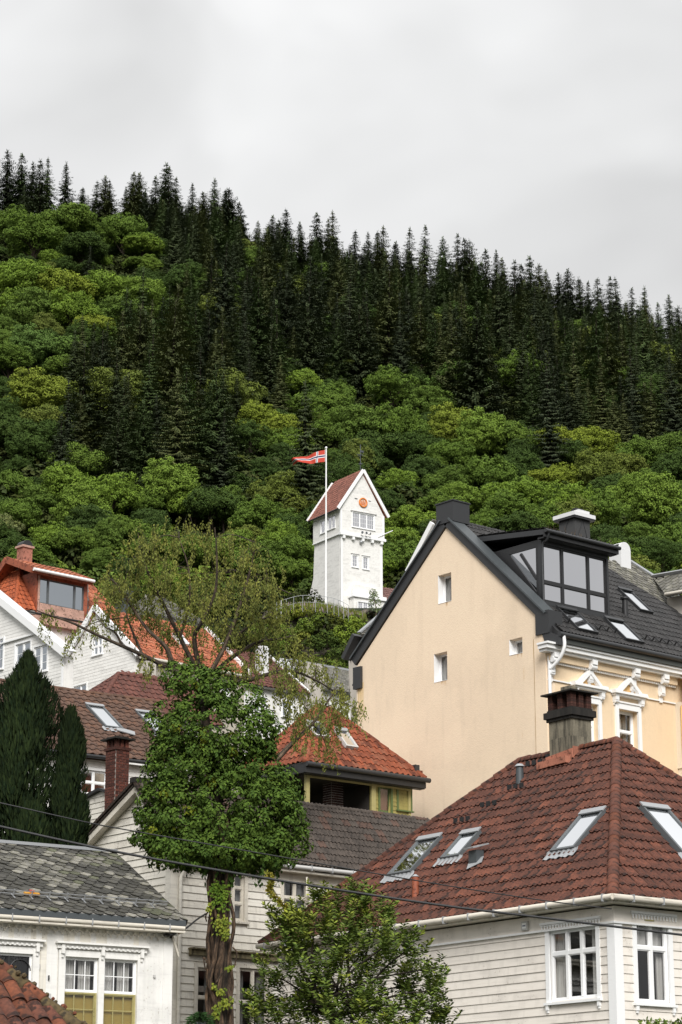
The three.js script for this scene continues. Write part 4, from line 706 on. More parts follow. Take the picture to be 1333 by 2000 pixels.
  const kw = [[[1132, 1230], [1089, 1187], [1123, 1192], [1169, 1235]], [[1224, 1250], [1182, 1206], [1213, 1214], [1260, 1254]], [[1249, 1191], [1211, 1150], [1233, 1155], [1275, 1196]]].map((c) => { const p = c.map((k) => s.px(...k, 0.1)); return [(p[0][0] + p[1][0]) / 2 + 0.04, (p[2][0] + p[3][0]) / 2 - 0.04, (p[0][1] + p[3][1]) / 2 + 0.05, (p[1][1] + p[2][1]) / 2 - 0.05]; });
  tileField(s, rf, 'roof_tile', RP, { w: 0.3, e: 0.33, geo: (k) => tileGeo(0.3, 0.33, PROF.wave, 10, k, 0.03), mats: TILE.black, most: 0, seed: 51, skip: kw.map(([a, b, c, d]) => [a, b, c, d]) });
  for (const k of kw) skylight(s, ...k, { frame: M.blackMetal, top: M.blackMetal, apron: false, fw: 0.05 });
  { const bp = h.plane(V3(0, 17.9, 2 * zr - 0.4), V3(-1, 0, 0), V3(0, yr - 17.9, -zr + 0.4)); bp.mesh('roof_slope', polyGeo([[-W, 0], [-0.05, 0], [-0.05, Math.hypot(yr - 17.9, -zr + 0.4)], [-W, Math.hypot(yr - 17.9, -zr + 0.4)]], -0.2, 0), M.blackTrim); }
  caps(h, h.g, V3(0.4, yr, zr), V3(ut, yr, zr), TILE.black, { seed: 13, step: 0.4, r: 0.1, lift: 0.03 });
  // black metal edge of the gable: flat band, upstand, boxes at peak and feet
  const rise = (a, b, lo, hi) => { const n = V3(0, -(b.z - a.z), b.y - a.y).normalize(); if (n.y < 0) n.negate(); return { a: a.clone().addScaledVector(n, (lo + hi) / 2), b: b.clone().addScaledVector(n, (lo + hi) / 2) }; };
  for (const [z0, y0] of [[-0.1, 18.42], [-L, 18.5]]) {
    const a = V3(0, yw + 0.02, zr), b = V3(0, y0, z0), e1 = rise(a, b, 0.0, 0.27);
    h.add('edge_trim', bar(e1.a.clone().setX(0.14), e1.b.clone().setX(0.14), 0.27, 0.42, V3(1, 0, 0)), M.blackMetal);
    const e2 = rise(a, b, 0.271, 0.32); h.add('edge_cap', bar(e2.a.clone().setX(0.13), e2.b.clone().setX(0.13), 0.05, 0.56, V3(1, 0, 0)), M.slateMetal);
  }
  h.add('peak_box', box3(-0.1, 0.62, yw + 0.12, yw + 0.78, zr - 0.38, zr + 0.4), M.blackMetal);
  h.add('peak_box_lid', merge([box3(-0.13, 0.65, yw + 0.781, yw + 0.82, zr - 0.41, zr + 0.43)]), M.blackMetal);
  h.add('foot_box', box3(-0.09, 0.5, 18.02, 18.72, -0.34, 0.22), M.blackMetal); h.add('foot_box', box3(-0.09, 0.4, 17.7, 18.42, -L - 0.08, -L + 0.3), M.blackMetal);
  { const p = h.plane(V3(0, 0, 0), V3(0, 0, 1), V3(0, 1, 0)); p.mesh('verge_foot', polyGeo([[-0.1, 18.02], [0.22, 18.02], [0.56, 17.86], [0.56, 17.6], [0.3, 17.62], [0.0, 17.78]], -0.3, 0.06), M.blackMetal); }
  const g = h.add('gutter', gutterGeo(V3(0.0, ye - 0.08, ze + 0.06), V3(W + 0.15, ye - 0.08, ze + 0.06), 0.085), M.blackMetal);
  h.add('fascia', merge([box3(0.1, W + 0.1, 17.69, ye - 0.12, 0.3, ze + 0.02), box3(0.1, W + 0.1, ye - 0.12, ye - 0.03, 0.1, ze)]), std(lin(0.055, 0.06, 0.055), 0.6));
  h.add('downpipe', pipe(smooth([V3(0.16, ye - 0.1, ze + 0.08), V3(0.16, ye - 0.45, ze + 0.1), V3(0.12, ye - 0.8, 0.42), V3(0.05, ye - 1.1, 0.1), V3(0.05, ye - 1.5, 0.07), V3(0.05, base, 0.07)], 16), 0.055), M.trim);
  for (let row = 0; row < 1; row++) for (let u = 0.5; u < 9; u += 0.34) if (!kw.some((k) => u > k[0] - 0.1 && u < k[1] + 0.1 && 0.75 > k[2] && 0.75 < k[3])) s.mesh('snow_hook', merge([bx(u - 0.012, u + 0.012, 0.62, 0.86, 0.08, 0.1), bx(u - 0.02, u + 0.02, 0.6, 0.63, 0.08, 0.24)]), M.blackTrim);
  // dormer
  {
    const a = s.px(1060, 1180), b = s.px(1186, 1203), P = s.at(a[0], (a[1] + b[1]) / 2), zd = P.z + 0.12, df = h.wallZ(zd);
    const u0 = df.px(1058, 1130)[0], u1 = df.px(1187, 1150)[0], yb = df.px(1120, 1187)[1], yt = df.px(1120, 1077)[1];
    const dm = df.mesh('dormer', merge([bx(u0 - 0.02, u0 + 0.06, yb - 0.3, yt + 0.22, -0.1, 0.05), bx(u1 - 0.06, u1 + 0.02, yb - 0.3, yt + 0.22, -0.1, 0.05), bx(u0 + 0.06, u1 - 0.06, yt + 0.001, yt + 0.22, -0.1, 0.048), bx(u0 + 0.06, u1 - 0.06, yb - 0.3, yb - 0.001, -0.1, 0.049)]), M.blackMetal);
    const wdw = windowOn(df, u0 + 0.061, u1 - 0.061, yb, yt, { casing: 0, sill: 0, frame: 0.05, cols: [1, 1.42, 0.92], rows: [0.5, 1], bars: 0.05, set: 0.02, mat: M.blackTrim, glass: M.coatedDim });
    const depth = (yy) => (yy - ye) / (yr - ye) * (zr - ze) + ze;                               // z of the main roof at a height
    const yf = yt + 0.24, yk = yf + 0.38, zb = depth(yk);
    const sl = h.plane(V3(0, yf, zd + 0.32), V3(1, 0, 0), V3(0, yk - yf, zb - zd - 0.32)), sd = Math.hypot(yk - yf, zb - zd - 0.32);
    const rp = [[u0 - 0.16, 0], [u1 + 0.16, 0], [u1 + 0.16, sd], [u0 - 0.16, sd]];
    const dr = sl.mesh('dormer_roof', polyGeo(rp, -0.04, 0.12), M.blackMetal); tileField(sl, dr, 'roof_tile', rp.map(([u, v]) => [u, v + (v ? 0 : 0.02)]), { w: 0.3, e: 0.33, geo: (k) => tileGeo(0.3, 0.33, PROF.wave, 10, k, 0.03).translate(0, 0, 0.12), mats: TILE.black, most: 0, seed: 52 });
    h.add('dormer_fascia', merge([box3(u0 - 0.18, u1 + 0.18, yf - 0.12, yf + 0.12, zd + 0.3, zd + 0.36), box3(u0 - 0.15, u1 + 0.15, yf - 0.14, yf - 0.1, zd + 0.02, zd + 0.3)]), M.blackTrim);
    h.add('dormer_gutter', gutterGeo(V3(u0 - 0.2, yf + 0.06, zd + 0.42), V3(u1 + 0.18, yf + 0.06, zd + 0.42), 0.06), M.blackMetal);
    h.add('dormer_downpipe', pipe(smooth([V3(u0 - 0.05, yf + 0.03, zd + 0.42), V3(u0 - 0.05, yf - 0.2, zd + 0.32), V3(u0 - 0.03, yf - 0.42, zd + 0.1), V3(u0 - 0.03, yb - 0.1, zd + 0.1)], 14), 0.04), M.blackMetal);
    // cheek with a three-cornered light
    for (const [x, show] of [[u0 - 0.02, true], [u1 + 0.02, false]]) {
      const cp = h.plane(V3(x, 0, 0), V3(0, 0, 1), V3(0, 1, 0)), zt = depth(yf - 0.1), zl = depth(yb - 0.25);
      const out = [[zd - 0.1, yb - 0.2], [zd - 0.1, yf - 0.1], [depth(yf - 0.1), yf - 0.1]];
      const hole = [[zd - 0.2, yb + 0.3], [zd - 0.2, yf - 0.32], [depth(yf - 0.32) + 0.62, yf - 0.32]];
      const g2 = show ? polyGeo(out, -0.06, 0, [hole]) : polyGeo(out, 0, 0.06);
      const ck = cp.mesh('dormer_cheek', g2, M.blackTrim); if (show) { cp.mesh('pane', polyGeo(hole, -0.04, -0.03), M.coatedDim, ck); cp.mesh('glazing_bar', bar(V3(zd - 0.2, yb + 0.72, -0.01), V3(depth(yf - 0.32) + 1.1, yf - 0.4, -0.01), 0.09, 0.03), M.blackTrim, ck); }
    }
    const r = rng(8), l = []; for (let i = 0; i < 26; i++) { const u = lerp(u0, u1, r()), p = sl.at(u, r() * 0.5, 0.16), q2 = p.clone().add(V3((r() - 0.5) * 0.3, 0.08 + r() * 0.14, (r() - 0.5) * 0.2)); l.push(tube([p, p.clone().lerp(q2, 0.5).add(V3(0, 0.06, 0)), q2], 0.012, 0.005, 4)); } h.add('dry_twigs', merge(l), M.barkGrey);
    // black clad chimney with a white cap, beyond the dormer
    const cp = h.plane(V3(0, 0, zr + 0.1), V3(1, 0, 0), V3(0, 1, 0)), cx = cp.px(1123, 1050)[0], y1 = cp.px(1123, 1020)[1], z = zr + 0.1, k = 0.36;
    const ch = h.add('chimney', box3(cx - k, cx + k, yr - 0.8, y1, z - k, z + k), std(lin(0.05, 0.05, 0.05), 0.5, { metalness: 0.1 }));
    part(ch, 'seam', merge([bar(V3(cx - k - 0.006, yr + 0.1, z - k * 0.9), V3(cx - k - 0.006, y1, z + k * 0.2), 0.03, 0.012, V3(1, 0, 0)), bar(V3(cx - k * 0.9, yr + 0.1, z + k + 0.006), V3(cx + k * 0.1, y1, z + k + 0.006), 0.03, 0.012), bar(V3(cx + k * 0.9, yr, z + k + 0.006), V3(cx + k * 0.1, y1, z + k + 0.006), 0.03, 0.012)]), M.blackMetal);
    part(ch, 'cap_band', box3(cx - k - 0.12, cx + k + 0.12, y1, y1 + 0.07, z - k - 0.12, z + k + 0.12), M.blackTrim);
    part(ch, 'white_cap', merge([box3(cx - k - 0.14, cx + k + 0.14, y1 + 0.071, y1 + 0.2, z - k - 0.14, z + k + 0.14), box3(cx - k + 0.1, cx + k - 0.1, y1 + 0.201, y1 + 0.3, z - k - 0.1, z + k + 0.1)]), M.whiteMetal);
    { const c = new THREE.CylinderGeometry(0.2, 0.2, 0.3, 14, 1, false, 0, Math.PI); c.rotateZ(Math.PI / 2); c.translate(cx + 0.18, y1 + 0.3, z); part(ch, 'flue_hood', c, M.blackTrim); }
  }
  { const p = s.at(...s.px(1222, 1203)); const v = h.add('vent_pipe', (() => { const g3 = new THREE.CylinderGeometry(0.09, 0.1, 0.62, 12); g3.translate(p.x, p.y + 0.26, p.z); return g3; })(), M.blackTrim); const c = new THREE.CylinderGeometry(0.15, 0.15, 0.05, 12); c.translate(p.x, p.y + 0.57, p.z); part(v, 'cap', c, M.blackMetal); }
  // the projecting bay with its balcony on the far end of the facade
  {
    const b = h.wallX(W + 0.12), P = (l) => b.pts(l);
    const t = P([[1298, 1318]])[0], u = b.px(1299, 1376)[1], zf = 2.2, k = [b.px(1300, 1320)[1], b.px(1299, 1378)[1], b.px(1306, 1496)[1], b.px(1306, 1506)[1]];
    b.mesh('balcony_parapet', polyGeo([[0.36, k[1]], [zf, k[1]], [zf, k[0]], [0.36, k[0]]], -1.6, 0.1), std(lin(0.74, 0.64, 0.5), 0.85, { map: TX.plaster }));
    b.mesh('bay_wall', polyGeo([[0.001, base], [zf - 0.1, base], [zf - 0.1, k[1]], [0.001, k[1]]], -1.5, 0), M.ochre);
    b.mesh('bay_upper_wall', polyGeo([[0.001, k[0]], [zf - 0.2, k[0]], [zf - 0.2, 17.55], [0.001, 17.55]], -1.5, -0.02), M.peachFront);
    b.mesh('bay_ledge', merge([bx(0.002, zf, k[3], k[2], 0.001, 0.1), bx(0.002, zf, base, k[3] - 0.001, 0.001, 0.06), bx(0.002, 0.2, k[2] + 0.001, k[1] - 0.001, 0.001, 0.1)]), std(lin(0.76, 0.68, 0.56), 0.85, { map: TX.plaster }));
    b.mesh('bay_line', bx(0.2, zf, lerp(k[2], k[1], 0.28), lerp(k[2], k[1], 0.28) + 0.03, 0.001, 0.02), M.rust);
    h.add('bay_pipe', pipe([V3(W + 0.06, k[1] - 0.05, 0.5), V3(W + 0.02, k[1] - 0.15, 0.26), V3(W + 0.02, base, 0.26)], 0.035), M.ochre);
    h.add('bay_gutter', gutterGeo(V3(W - 0.1, 18.12, ze + 0.1), V3(W + 2.6, 18.12, ze + 0.1), 0.08), M.zinc); h.add('bay_fascia', box3(W + 0.1, W + 2.6, 17.56, 18.05, 0.2, ze + 0.06), M.blackTrim);
  }
  // slate-roofed rear wing beyond the gable
  {
    const b = h.wallX(1.4), w = b.pts([[712, 1330], [690, 1330], [684, 1289], [706, 1243], [738, 1247], [735, 1330]]);
    const low = w.map((p) => p.slice()); low[0][1] = low[1][1] = low[5][1] = base;
    b.mesh('rear_wing_wall', polyGeo([low[1], low[0], low[5], low[4], low[3], low[2]].map(([x, y]) => [x, y]), -2, 0), M.greyWall);
    const e = b.pts([[684, 1289], [706, 1242]]); h.add('rear_wing_trim', bar(V3(1.3, e[0][1], e[0][0]), V3(1.3, e[1][1], e[1][0]), 0.16, 0.5, V3(1, 0, 0)), M.blackMetal);
    const s2 = b.pts([[703, 1240], [745, 1248], [772, 1188]]), zz0 = s2[0][0], zz1 = s2[2][0], y0 = s2[0][1], y1 = s2[2][1];
    const rp = h.plane(V3(1.15, y0 - 0.05, zz0 - 0.1), V3(0, 0, 1), V3(0.75, 0.66, 0)); const pp = rp.pts([[703, 1238], [760, 1250], [790, 1160], [752, 1196]]);
    const ro = rp.mesh('rear_wing_roof', polyGeo(pp, -0.1, 0), M.backing); tileField(rp, ro, 'slate', pp, { w: 0.24, e: 0.16, geo: (k) => slateGeo(0.235, 0.16, k), mats: TILE.slate, most: 40, seed: 55, stagger: 0.5, wild: 0.01 });
    { const aa = rp.at(...pp[0], 0.05), bb = rp.at(...pp[3], 0.05); h.add('rear_wing_flashing', bar(aa, bb, 0.2, 0.05, rp.N), M.lead); }
    h.add('rear_chimney', (() => { const p = b.px(688, 1262); return box3(2.2, 2.6, p[1] - 1.2, p[1] + 0.15, p[0] - 1.1, p[0] - 0.75); })(), M.greyWall);
  }
}
// ---------------------------------------------------------------- slate-roofed neighbour to the right of the black roof
{
  const h = new House('slate_terrace_house', 'terrace house with pale slate roof and white chimney beyond the black roof', 1187, 1112, 77, 40.5, 6);
  const P = h.wallZ(0), s = h.plane(V3(0, P.px(1190, 1112)[1] - 0.1, 0), V3(1, 0, 0), V3(0, 0.72, -0.69));
  const pp = s.pts([[1187, 1120], [1187, 1094], [1232, 1099], [1277, 1128], [1345, 1185], [1345, 1212]]);
  const rf = s.mesh('roof_slope', polyGeo(pp, -0.1, 0), M.backing); tileField(s, rf, 'slate', s.pts([[1187, 1118], [1187, 1094], [1232, 1099], [1277, 1128], [1345, 1185], [1345, 1216]]), { w: 0.25, e: 0.17, geo: (k) => slateGeo(0.245, 0.17, k), mats: TILE.slatePale, most: 200, seed: 57, stagger: 0.5, wild: 0.012 });
  const hp = [s.at(...s.px(1230, 1098), 0.06), s.at(...s.px(1277, 1128), 0.06), s.at(...s.px(1345, 1183), 0.06)]; h.add('hip_flashing', merge([bar(hp[0], hp[1], 0.16, 0.05, s.N), bar(hp[1], hp[2], 0.05, 0.04, s.N)]), M.lead);
  { const a = s.at(...s.px(1180, 1117), 0.05), b = s.at(...s.px(1345, 1214), 0.05); h.add('valley_flashing', bar(a, b, 0.14, 0.14, s.N), M.blackTrim); }
  // cross gable
  const wing = new Plane(h, hp[1].clone(), V3(0, 0, 1), V3(0.7, 0.7, 0)), wp = wing.pts([[1276, 1129], [1300, 1161], [1345, 1153], [1345, 1117]]);
  const wr = wing.mesh('wing_roof', polyGeo(wp, -0.1, 0), M.backing); tileField(wing, wr, 'slate', wp, { w: 0.3, e: 0.22, geo: (k) => slateGeo(0.295, 0.22, k), mats: TILE.slatePale, most: 60, seed: 58, stagger: 0.5 });
  { const a = wing.at(...wp[0], 0.06), b = wing.at(...wp[3], 0.06), e0 = wing.at(...wp[1], 0), e1 = wing.at(...wp[2], 0); h.add('wing_ridge', bar(a, b, 0.14, 0.06), M.lead); h.add('wing_gutter', gutterGeo(e0, e1, 0.06), M.trimOld); h.add('wing_wall', box3(e0.x + 0.3, e0.x + 0.45, e0.y - 2.5, e0.y - 0.05, e0.z - 0.2, e1.z), M.greyWall); }
  { const q = s.px(1213, 1100), p = s.at(...q), y1 = P.px(1213, 1078)[1]; const ch = h.add('white_chimney', box3(p.x - 0.24, p.x + 0.24, p.y - 0.5, p.y + 0.42, p.z - 0.3, p.z + 0.24), M.whiteMetal); const g = new THREE.CylinderGeometry(0.26, 0.26, 0.5, 18, 1, false, 0, Math.PI); g.rotateZ(Math.PI / 2); g.rotateY(Math.PI / 2); g.translate(p.x, p.y + 0.43, p.z - 0.03); part(ch, 'arched_cap', metreUV(g), M.whiteMetal); part(ch, 'flue_opening', box3(p.x - 0.245, p.x - 0.2, p.y + 0.44, p.y + 0.6, p.z - 0.2, p.z + 0.14), M.blackTrim); }
  h.add('wall', box3(0.3, 9, 6, s.at(0, 0).y - 0.2, -7, -1.2), M.greyWall);
}
// ---------------------------------------------------------------- gable sliver showing behind the peach gable
{
  const h = new House('stone_chimney_house', 'house with white barge board and stone chimney behind the peach gable', 812, 1090, 92, 40, 14);
  const p = h.wallX(0), a = p.px(800, 1118), b = p.px(849, 1022), c = p.px(836, 1040);
  p.mesh('wall', polyGeo([[a[0] + 0.05, 14], [a[0] + 6, 14], [a[0] + 6, a[1]], [b[0] + 0.1, b[1] - 0.2], [a[0] + 0.05, a[1] - 0.2]], -0.3, 0), M.greyWall);
  p.mesh('barge_board', bar(V3(a[0], a[1], 0.1), V3(b[0], b[1], 0.1), 0.22, 0.12), M.trim);
  p.mesh('roof_slope', bar(V3(a[0], a[1] + 0.14, -1.5), V3(b[0], b[1] + 0.14, -1.5), 0.06, 3.2), TILE.slatePale[1]);
  const q = p.px(836, 1050); p.mesh('stone_chimney', bx(q[0] - 0.2, q[0] + 0.42, q[1] - 1.4, p.px(836, 1027)[1], -0.9, -0.2), std(lin(0.24, 0.19, 0.15), 0.95, { map: TX.rock }));
}
// ---------------------------------------------------------------- generic small builders for the houses further up
function hipRoof(h, { x0, x1, z0, z1, ye, yr, dl, dr, spec, ridge = true }) {                  // ridge along x; dl, dr = hip lengths
  const zm = (z0 + z1) / 2, F = h.plane(V3(0, ye, z1), V3(1, 0, 0), V3(0, yr - ye, zm - z1)), fv = Math.hypot(yr - ye, zm - z1), pf = [[x0, 0], [x1, 0], [x1 - dr, fv], [x0 + dl, fv]];
  const rf = F.mesh('roof_slope', polyGeo(pf, -0.08, -0.005), M.backing); tileField(F, rf, 'roof_tile', pf, spec);
  let Lp = null; if (dl > 0) { Lp = h.plane(V3(x0, ye, 0), V3(0, 0, 1), V3(dl, yr - ye, 0)); const lv = Math.hypot(dl, yr - ye), pl = [[z0, 0], [z1, 0], [zm, lv]], rl = Lp.mesh('roof_slope', polyGeo(pl, -0.08, -0.005), M.backing); tileField(Lp, rl, 'roof_tile', pl, { ...spec, seed: spec.seed + 1, most: Math.min(60, spec.most) }); }
  if (dr > 0) { const R = h.plane(V3(x1, ye, 0), V3(0, 0, -1), V3(-dr, yr - ye, 0)), lv = Math.hypot(dr, yr - ye); R.mesh('roof_slope', polyGeo([[-z1, 0], [-z0, 0], [-zm, lv]], -0.08, 0.01), spec.mats[0]); }
  const B = h.plane(V3(0, ye, z0), V3(-1, 0, 0), V3(0, yr - ye, z1 - zm)); B.mesh('roof_slope', polyGeo([[-x1, 0], [-x0, 0], [-x0 - dl, fv], [-x1 + dr, fv]], -0.08, 0.01), spec.mats[0]);
  const a = V3(x0 + dl, yr, zm), b = V3(x1 - dr, yr, zm);
  if (ridge) { caps(h, h.g, a, b, spec.mats, { seed: 1, step: 0.4, r: 0.11, lift: 0.03 }); if (dl > 0) caps(h, h.g, V3(x0, ye, z1), a, spec.mats, { seed: 2, step: 0.36, r: 0.11, lift: 0.03 }); if (dr > 0) caps(h, h.g, V3(x1, ye, z1), b, spec.mats, { seed: 3, step: 0.36, r: 0.11, lift: 0.03 }); }
  return F;
}
const quadPx = (p, c, n = 0.1, inset = 0.05) => { const k = c.map((q) => p.px(...q, n)); return [(k[0][0] + k[1][0]) / 2 + inset, (k[2][0] + k[3][0]) / 2 - inset, (k[0][1] + k[3][1]) / 2 + inset, (k[1][1] + k[2][1]) / 2 - inset]; };
const rectPx = (p, x0, y0, x1, y1) => { const a = p.px(x0, (y0 + y1) / 2), b = p.px(x1, (y0 + y1) / 2), c = p.px((x0 + x1) / 2, y0), d = p.px((x0 + x1) / 2, y1); return [a[0], b[0], d[1], c[1]]; };
const PAN = (w, e, cols = 9) => (k) => tileGeo(w, e, PROF.pan, cols, k, 0.034);

// ---------------------------------------------------------------- the small green house with the orange hip roof
{
  const W = 3.95, ye = 14.08, yr = 16.3, ov = 0.35, D = 3.4, base = 7.6;
  const h = new House('green_veranda_house', 'small yellow-green house with orange tiled hip roof and open veranda beside the peach gable', 600, 1550, 70, 39, base);
  const spec = { w: 0.22, e: 0.3, geo: PAN(0.22, 0.3, 8), mats: TILE.orange, most: 240, seed: 81, wild: 0.01 }, Fpre = h.plane(V3(0, ye, ov), V3(1, 0, 0), V3(0, yr - ye, -D / 2 - ov));
  const s1 = quadPx(Fpre, [[612, 1437], [608, 1414], [631, 1414], [641, 1438]]), s2 = quadPx(Fpre, [[672, 1456], [660, 1425], [680, 1428], [697, 1460]]);
  const F = hipRoof(h, { x0: -ov, x1: W + ov, z0: -D - ov, z1: ov, ye, yr, dl: D / 2 + ov, dr: D / 2 + ov, spec: { ...spec, skip: [s1, s2].map((k) => [k[0], k[1], k[2], k[3]]) } });
  skylight(F, ...s1, { apron: false, frame: M.greyTrim }); skylight(F, ...s2, { apron: false, frame: M.greyTrim });
  const f = h.wallZ(0), top = ye - 0.28, floor = f.px(700, 1600)[1] - 0.6, ux = f.px(727, 1550)[0];
  const wa = rectPx(f, 742, 1537, 763, 1586), wb = rectPx(f, 778, 1544, 801, 1582);
  const wm = f.wall('wall', [[ux, base], [W, base], [W, top], [ux, top]], [wa, wb], M.greenWood, 0.12);
  boards(wm, [[ux + 0.09, base], [W - 0.07, base], [W - 0.07, top - 0.1], [ux + 0.09, top - 0.1]], 0.13, [wa, wb].map((k) => [k[0] - 0.07, k[1] + 0.07, k[2] - 0.08, k[3] + 0.08]), [M.greenWood], { seed: 82, lip: 0.02 });
  for (const k of [wa, wb]) { const w = windowOn(f, ...k, { casing: 0.07, frame: 0.03, cols: [1], rows: [1], mat: M.greenTrim, set: 0.04, sill: 0.04 }); f.mesh('blind', bx(k[0] + 0.03, k[1] - 0.03, k[2] + 0.03, k[3] - 0.03, -0.09, -0.08), M.brownBlind, w); }
  f.mesh('post', bx(ux - 0.08, ux + 0.08, base, top, 0.02, 0.09), M.oliveTrim); f.mesh('corner_board', bx(W - 0.07, W + 0.03, base, top, 0.001, 0.04), M.oliveTrim); f.mesh('post', bx(-0.06, 0.06, base, top, -0.06, 0.06), M.oliveTrim);
  f.mesh('lintel', bx(-0.06, W + 0.03, top - 0.1, top, 0.041, 0.07), M.oliveTrim);
  f.mesh('veranda_apron', bx(0.06, ux - 0.081, base, floor + 0.5, -0.1, 0), M.greenWood);
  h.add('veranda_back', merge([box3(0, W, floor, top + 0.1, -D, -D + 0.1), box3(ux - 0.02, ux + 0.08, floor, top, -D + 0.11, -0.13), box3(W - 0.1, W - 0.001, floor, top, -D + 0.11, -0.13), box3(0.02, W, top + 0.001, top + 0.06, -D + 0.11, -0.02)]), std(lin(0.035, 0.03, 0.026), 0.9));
  h.add('side_wall', box3(-0.001, 0.1, base, top - 1.6, -D, -0.1), M.greenWood);
  { const r = [box3(0, ux - 0.1, floor + 0.72, floor + 0.76, -0.12, -0.08)]; for (let i = 0; i < 2; i++) r.push(box3(ux * 0.62 + i * 0.25, ux * 0.62 + i * 0.25 + 0.05, floor, floor + 1.05, -0.8, -0.76)); h.add('pale_chair_back', merge(r), M.greyTrim); }
  h.add('fascia', merge([box3(-ov, W + ov, ye - 0.3, ye - 0.03, ov - 0.04, ov + 0.02), box3(-ov, -ov + 0.05, ye - 0.3, ye - 0.03, -D - ov, ov - 0.05), box3(-ov + 0.051, W + ov, ye - 0.32, ye - 0.28, 0.071, ov - 0.041)]), M.blackTrim);
  h.add('gutter', gutterGeo(V3(-ov, ye - 0.06, ov + 0.08), V3(W + ov + 0.1, ye - 0.06, ov + 0.08), 0.075), M.blackMetal);
  h.add('downpipe_hopper', box3(W + 0.05, W + 0.22, ye - 0.06, ye + 0.42, ov - 0.3, ov - 0.12), M.blackMetal);
  h.add('end_tile', box3(W + 0.25, W + 0.5, ye - 0.1, ye + 0.3, ov - 0.6, ov - 0.3), TILE.orange[3]);
  const bm = [0.7, 1, 1.3].map((k) => std(lin(0.075 * k, 0.035 * k, 0.03 * k), 0.95, { map: TX.brick })), c = f.px(651, 1545, -0.9);
  brickStack(h, 'brick_flue', c[0], -0.9, 0.46, 0.4, floor, f.px(650, 1521, -0.7)[1], 0.16, 0.072, bm, M.mortarPale);
}
// ---------------------------------------------------------------- the brown-roofed white house
{
  const ye = 15.46, yr = 18.46, run = 3.99, base = 10, X0 = -4.5, X1 = 5.2;
  const h = new House('brown_roof_house', 'white house with brown pantile roof and two roof windows behind the dark cypress', 150, 1500, 76, 35.62, base);
  const F = h.plane(V3(0, ye, 0.3), V3(1, 0, 0), V3(0, yr - ye, -run - 0.3)), sv = Math.hypot(yr - ye, run + 0.3), pf = [[X0, 0], [X1, 0], [X1, sv], [X0, sv]];
  const k1 = quadPx(F, [[196, 1418], [180, 1378], [211, 1381], [230, 1421]]), wd = k1[1] - k1[0], uu = F.px(261, 1391)[0], k2 = [uu + 0.05, uu + 0.05 + wd, k1[2], k1[3]];
  const rf = F.mesh('roof_slope', polyGeo(pf, -0.08, -0.005), M.backing); tileField(F, rf, 'roof_tile', pf, { w: 0.31, e: 0.345, geo: PAN(0.31, 0.345), mats: TILE.brown, most: 290, seed: 91, skip: [k1, k2].map((k) => k.slice()), wild: 0.008 });
  skylight(F, ...k1, { frame: M.frameGrey }); skylight(F, ...k2, { frame: M.frameGrey });
  h.plane(V3(0, ye, -2 * run - 0.3), V3(-1, 0, 0), V3(0, yr - ye, run + 0.3)).mesh('roof_slope', polyGeo([[-X1, 0], [-X0, 0], [-X0, sv], [-X1, sv]], -0.08, 0.01), TILE.brown[0]);
  caps(h, h.g, V3(X0, yr, -run), V3(X1, yr, -run), TILE.brown, { seed: 4, step: 0.4, r: 0.11, lift: 0.03 });
  const f = h.wallZ(0), w = rectPx(f, 158, 1505, 209, 1552), wm = f.wall('wall', [[X0 + 0.3, base], [X1 - 0.2, base], [X1 - 0.2, ye - 0.1], [X0 + 0.3, ye - 0.1]], [w], M.white);
  boards(wm, [[X0 + 0.3, base], [X1 - 0.2, base], [X1 - 0.2, ye - 0.15], [X0 + 0.3, ye - 0.15]], 0.16, [[w[0] - 0.08, w[1] + 0.08, w[2] - 0.08, w[3] + 0.08]], [M.white], { seed: 92 });
  windowOn(f, ...w, { casing: 0.09, frame: 0.04, cols: [1, 1], rows: [1, 1], glass: M.coatedDark, bars: 0.03 });
  h.add('rear_wall', merge([box3(X0 + 0.3, X0 + 0.45, base, ye - 0.1, -2 * run, -0.17), box3(X1 - 0.35, X1 - 0.2, base, ye - 0.1, -2 * run, -0.17)]), M.white);
  h.add('gutter', gutterGeo(V3(X0, ye - 0.06, 0.36), V3(X1, ye - 0.06, 0.36), 0.06), M.blackTrim);
  const q = F.at(...F.px(240, 1420)); h.add('lead_saddle', bar(F.at(...F.px(226, 1428), 0.1), F.at(...F.px(262, 1438), 0.1), 0.3, 0.03, F.N), M.lead);
}
{ // low shed wall with a dark sloping top, between cypress and gable
  const h = new House('grey_shed', 'small pale shed with dark sloping roof edge below the white house window', 166, 1560, 68, 38, 7);
  const p = h.wallX(0), o = p.pts([[160, 1640], [160, 1566], [200, 1544], [226, 1552], [226, 1640]]); o[0][1] = o[4][1] = 7;
  const m = p.mesh('wall', polyGeo(o, -1.2, 0), M.oldWhiteB); const a = p.px(163, 1558), b = p.px(198, 1545); p.mesh('roof_edge', bar(V3(o[1][0] - 0.05, o[1][1] + 0.03, -0.5), V3(o[2][0], o[2][1] + 0.03, -0.5), 0.07, 1.3), M.blackTrim); p.mesh('roof_edge', bar(V3(o[2][0], o[2][1] + 0.03, -0.5), V3(o[3][0], o[3][1] + 0.03, -0.5), 0.07, 1.29), M.blackTrim);
  boards(m, [[o[0][0], o[0][1]], [o[4][0], o[4][1]], [o[3][0], o[3][1] - 0.05], [o[2][0], o[2][1] - 0.05], [o[1][0], o[1][1] - 0.05]], 0.15, [], [M.oldWhite], { seed: 97 });
}
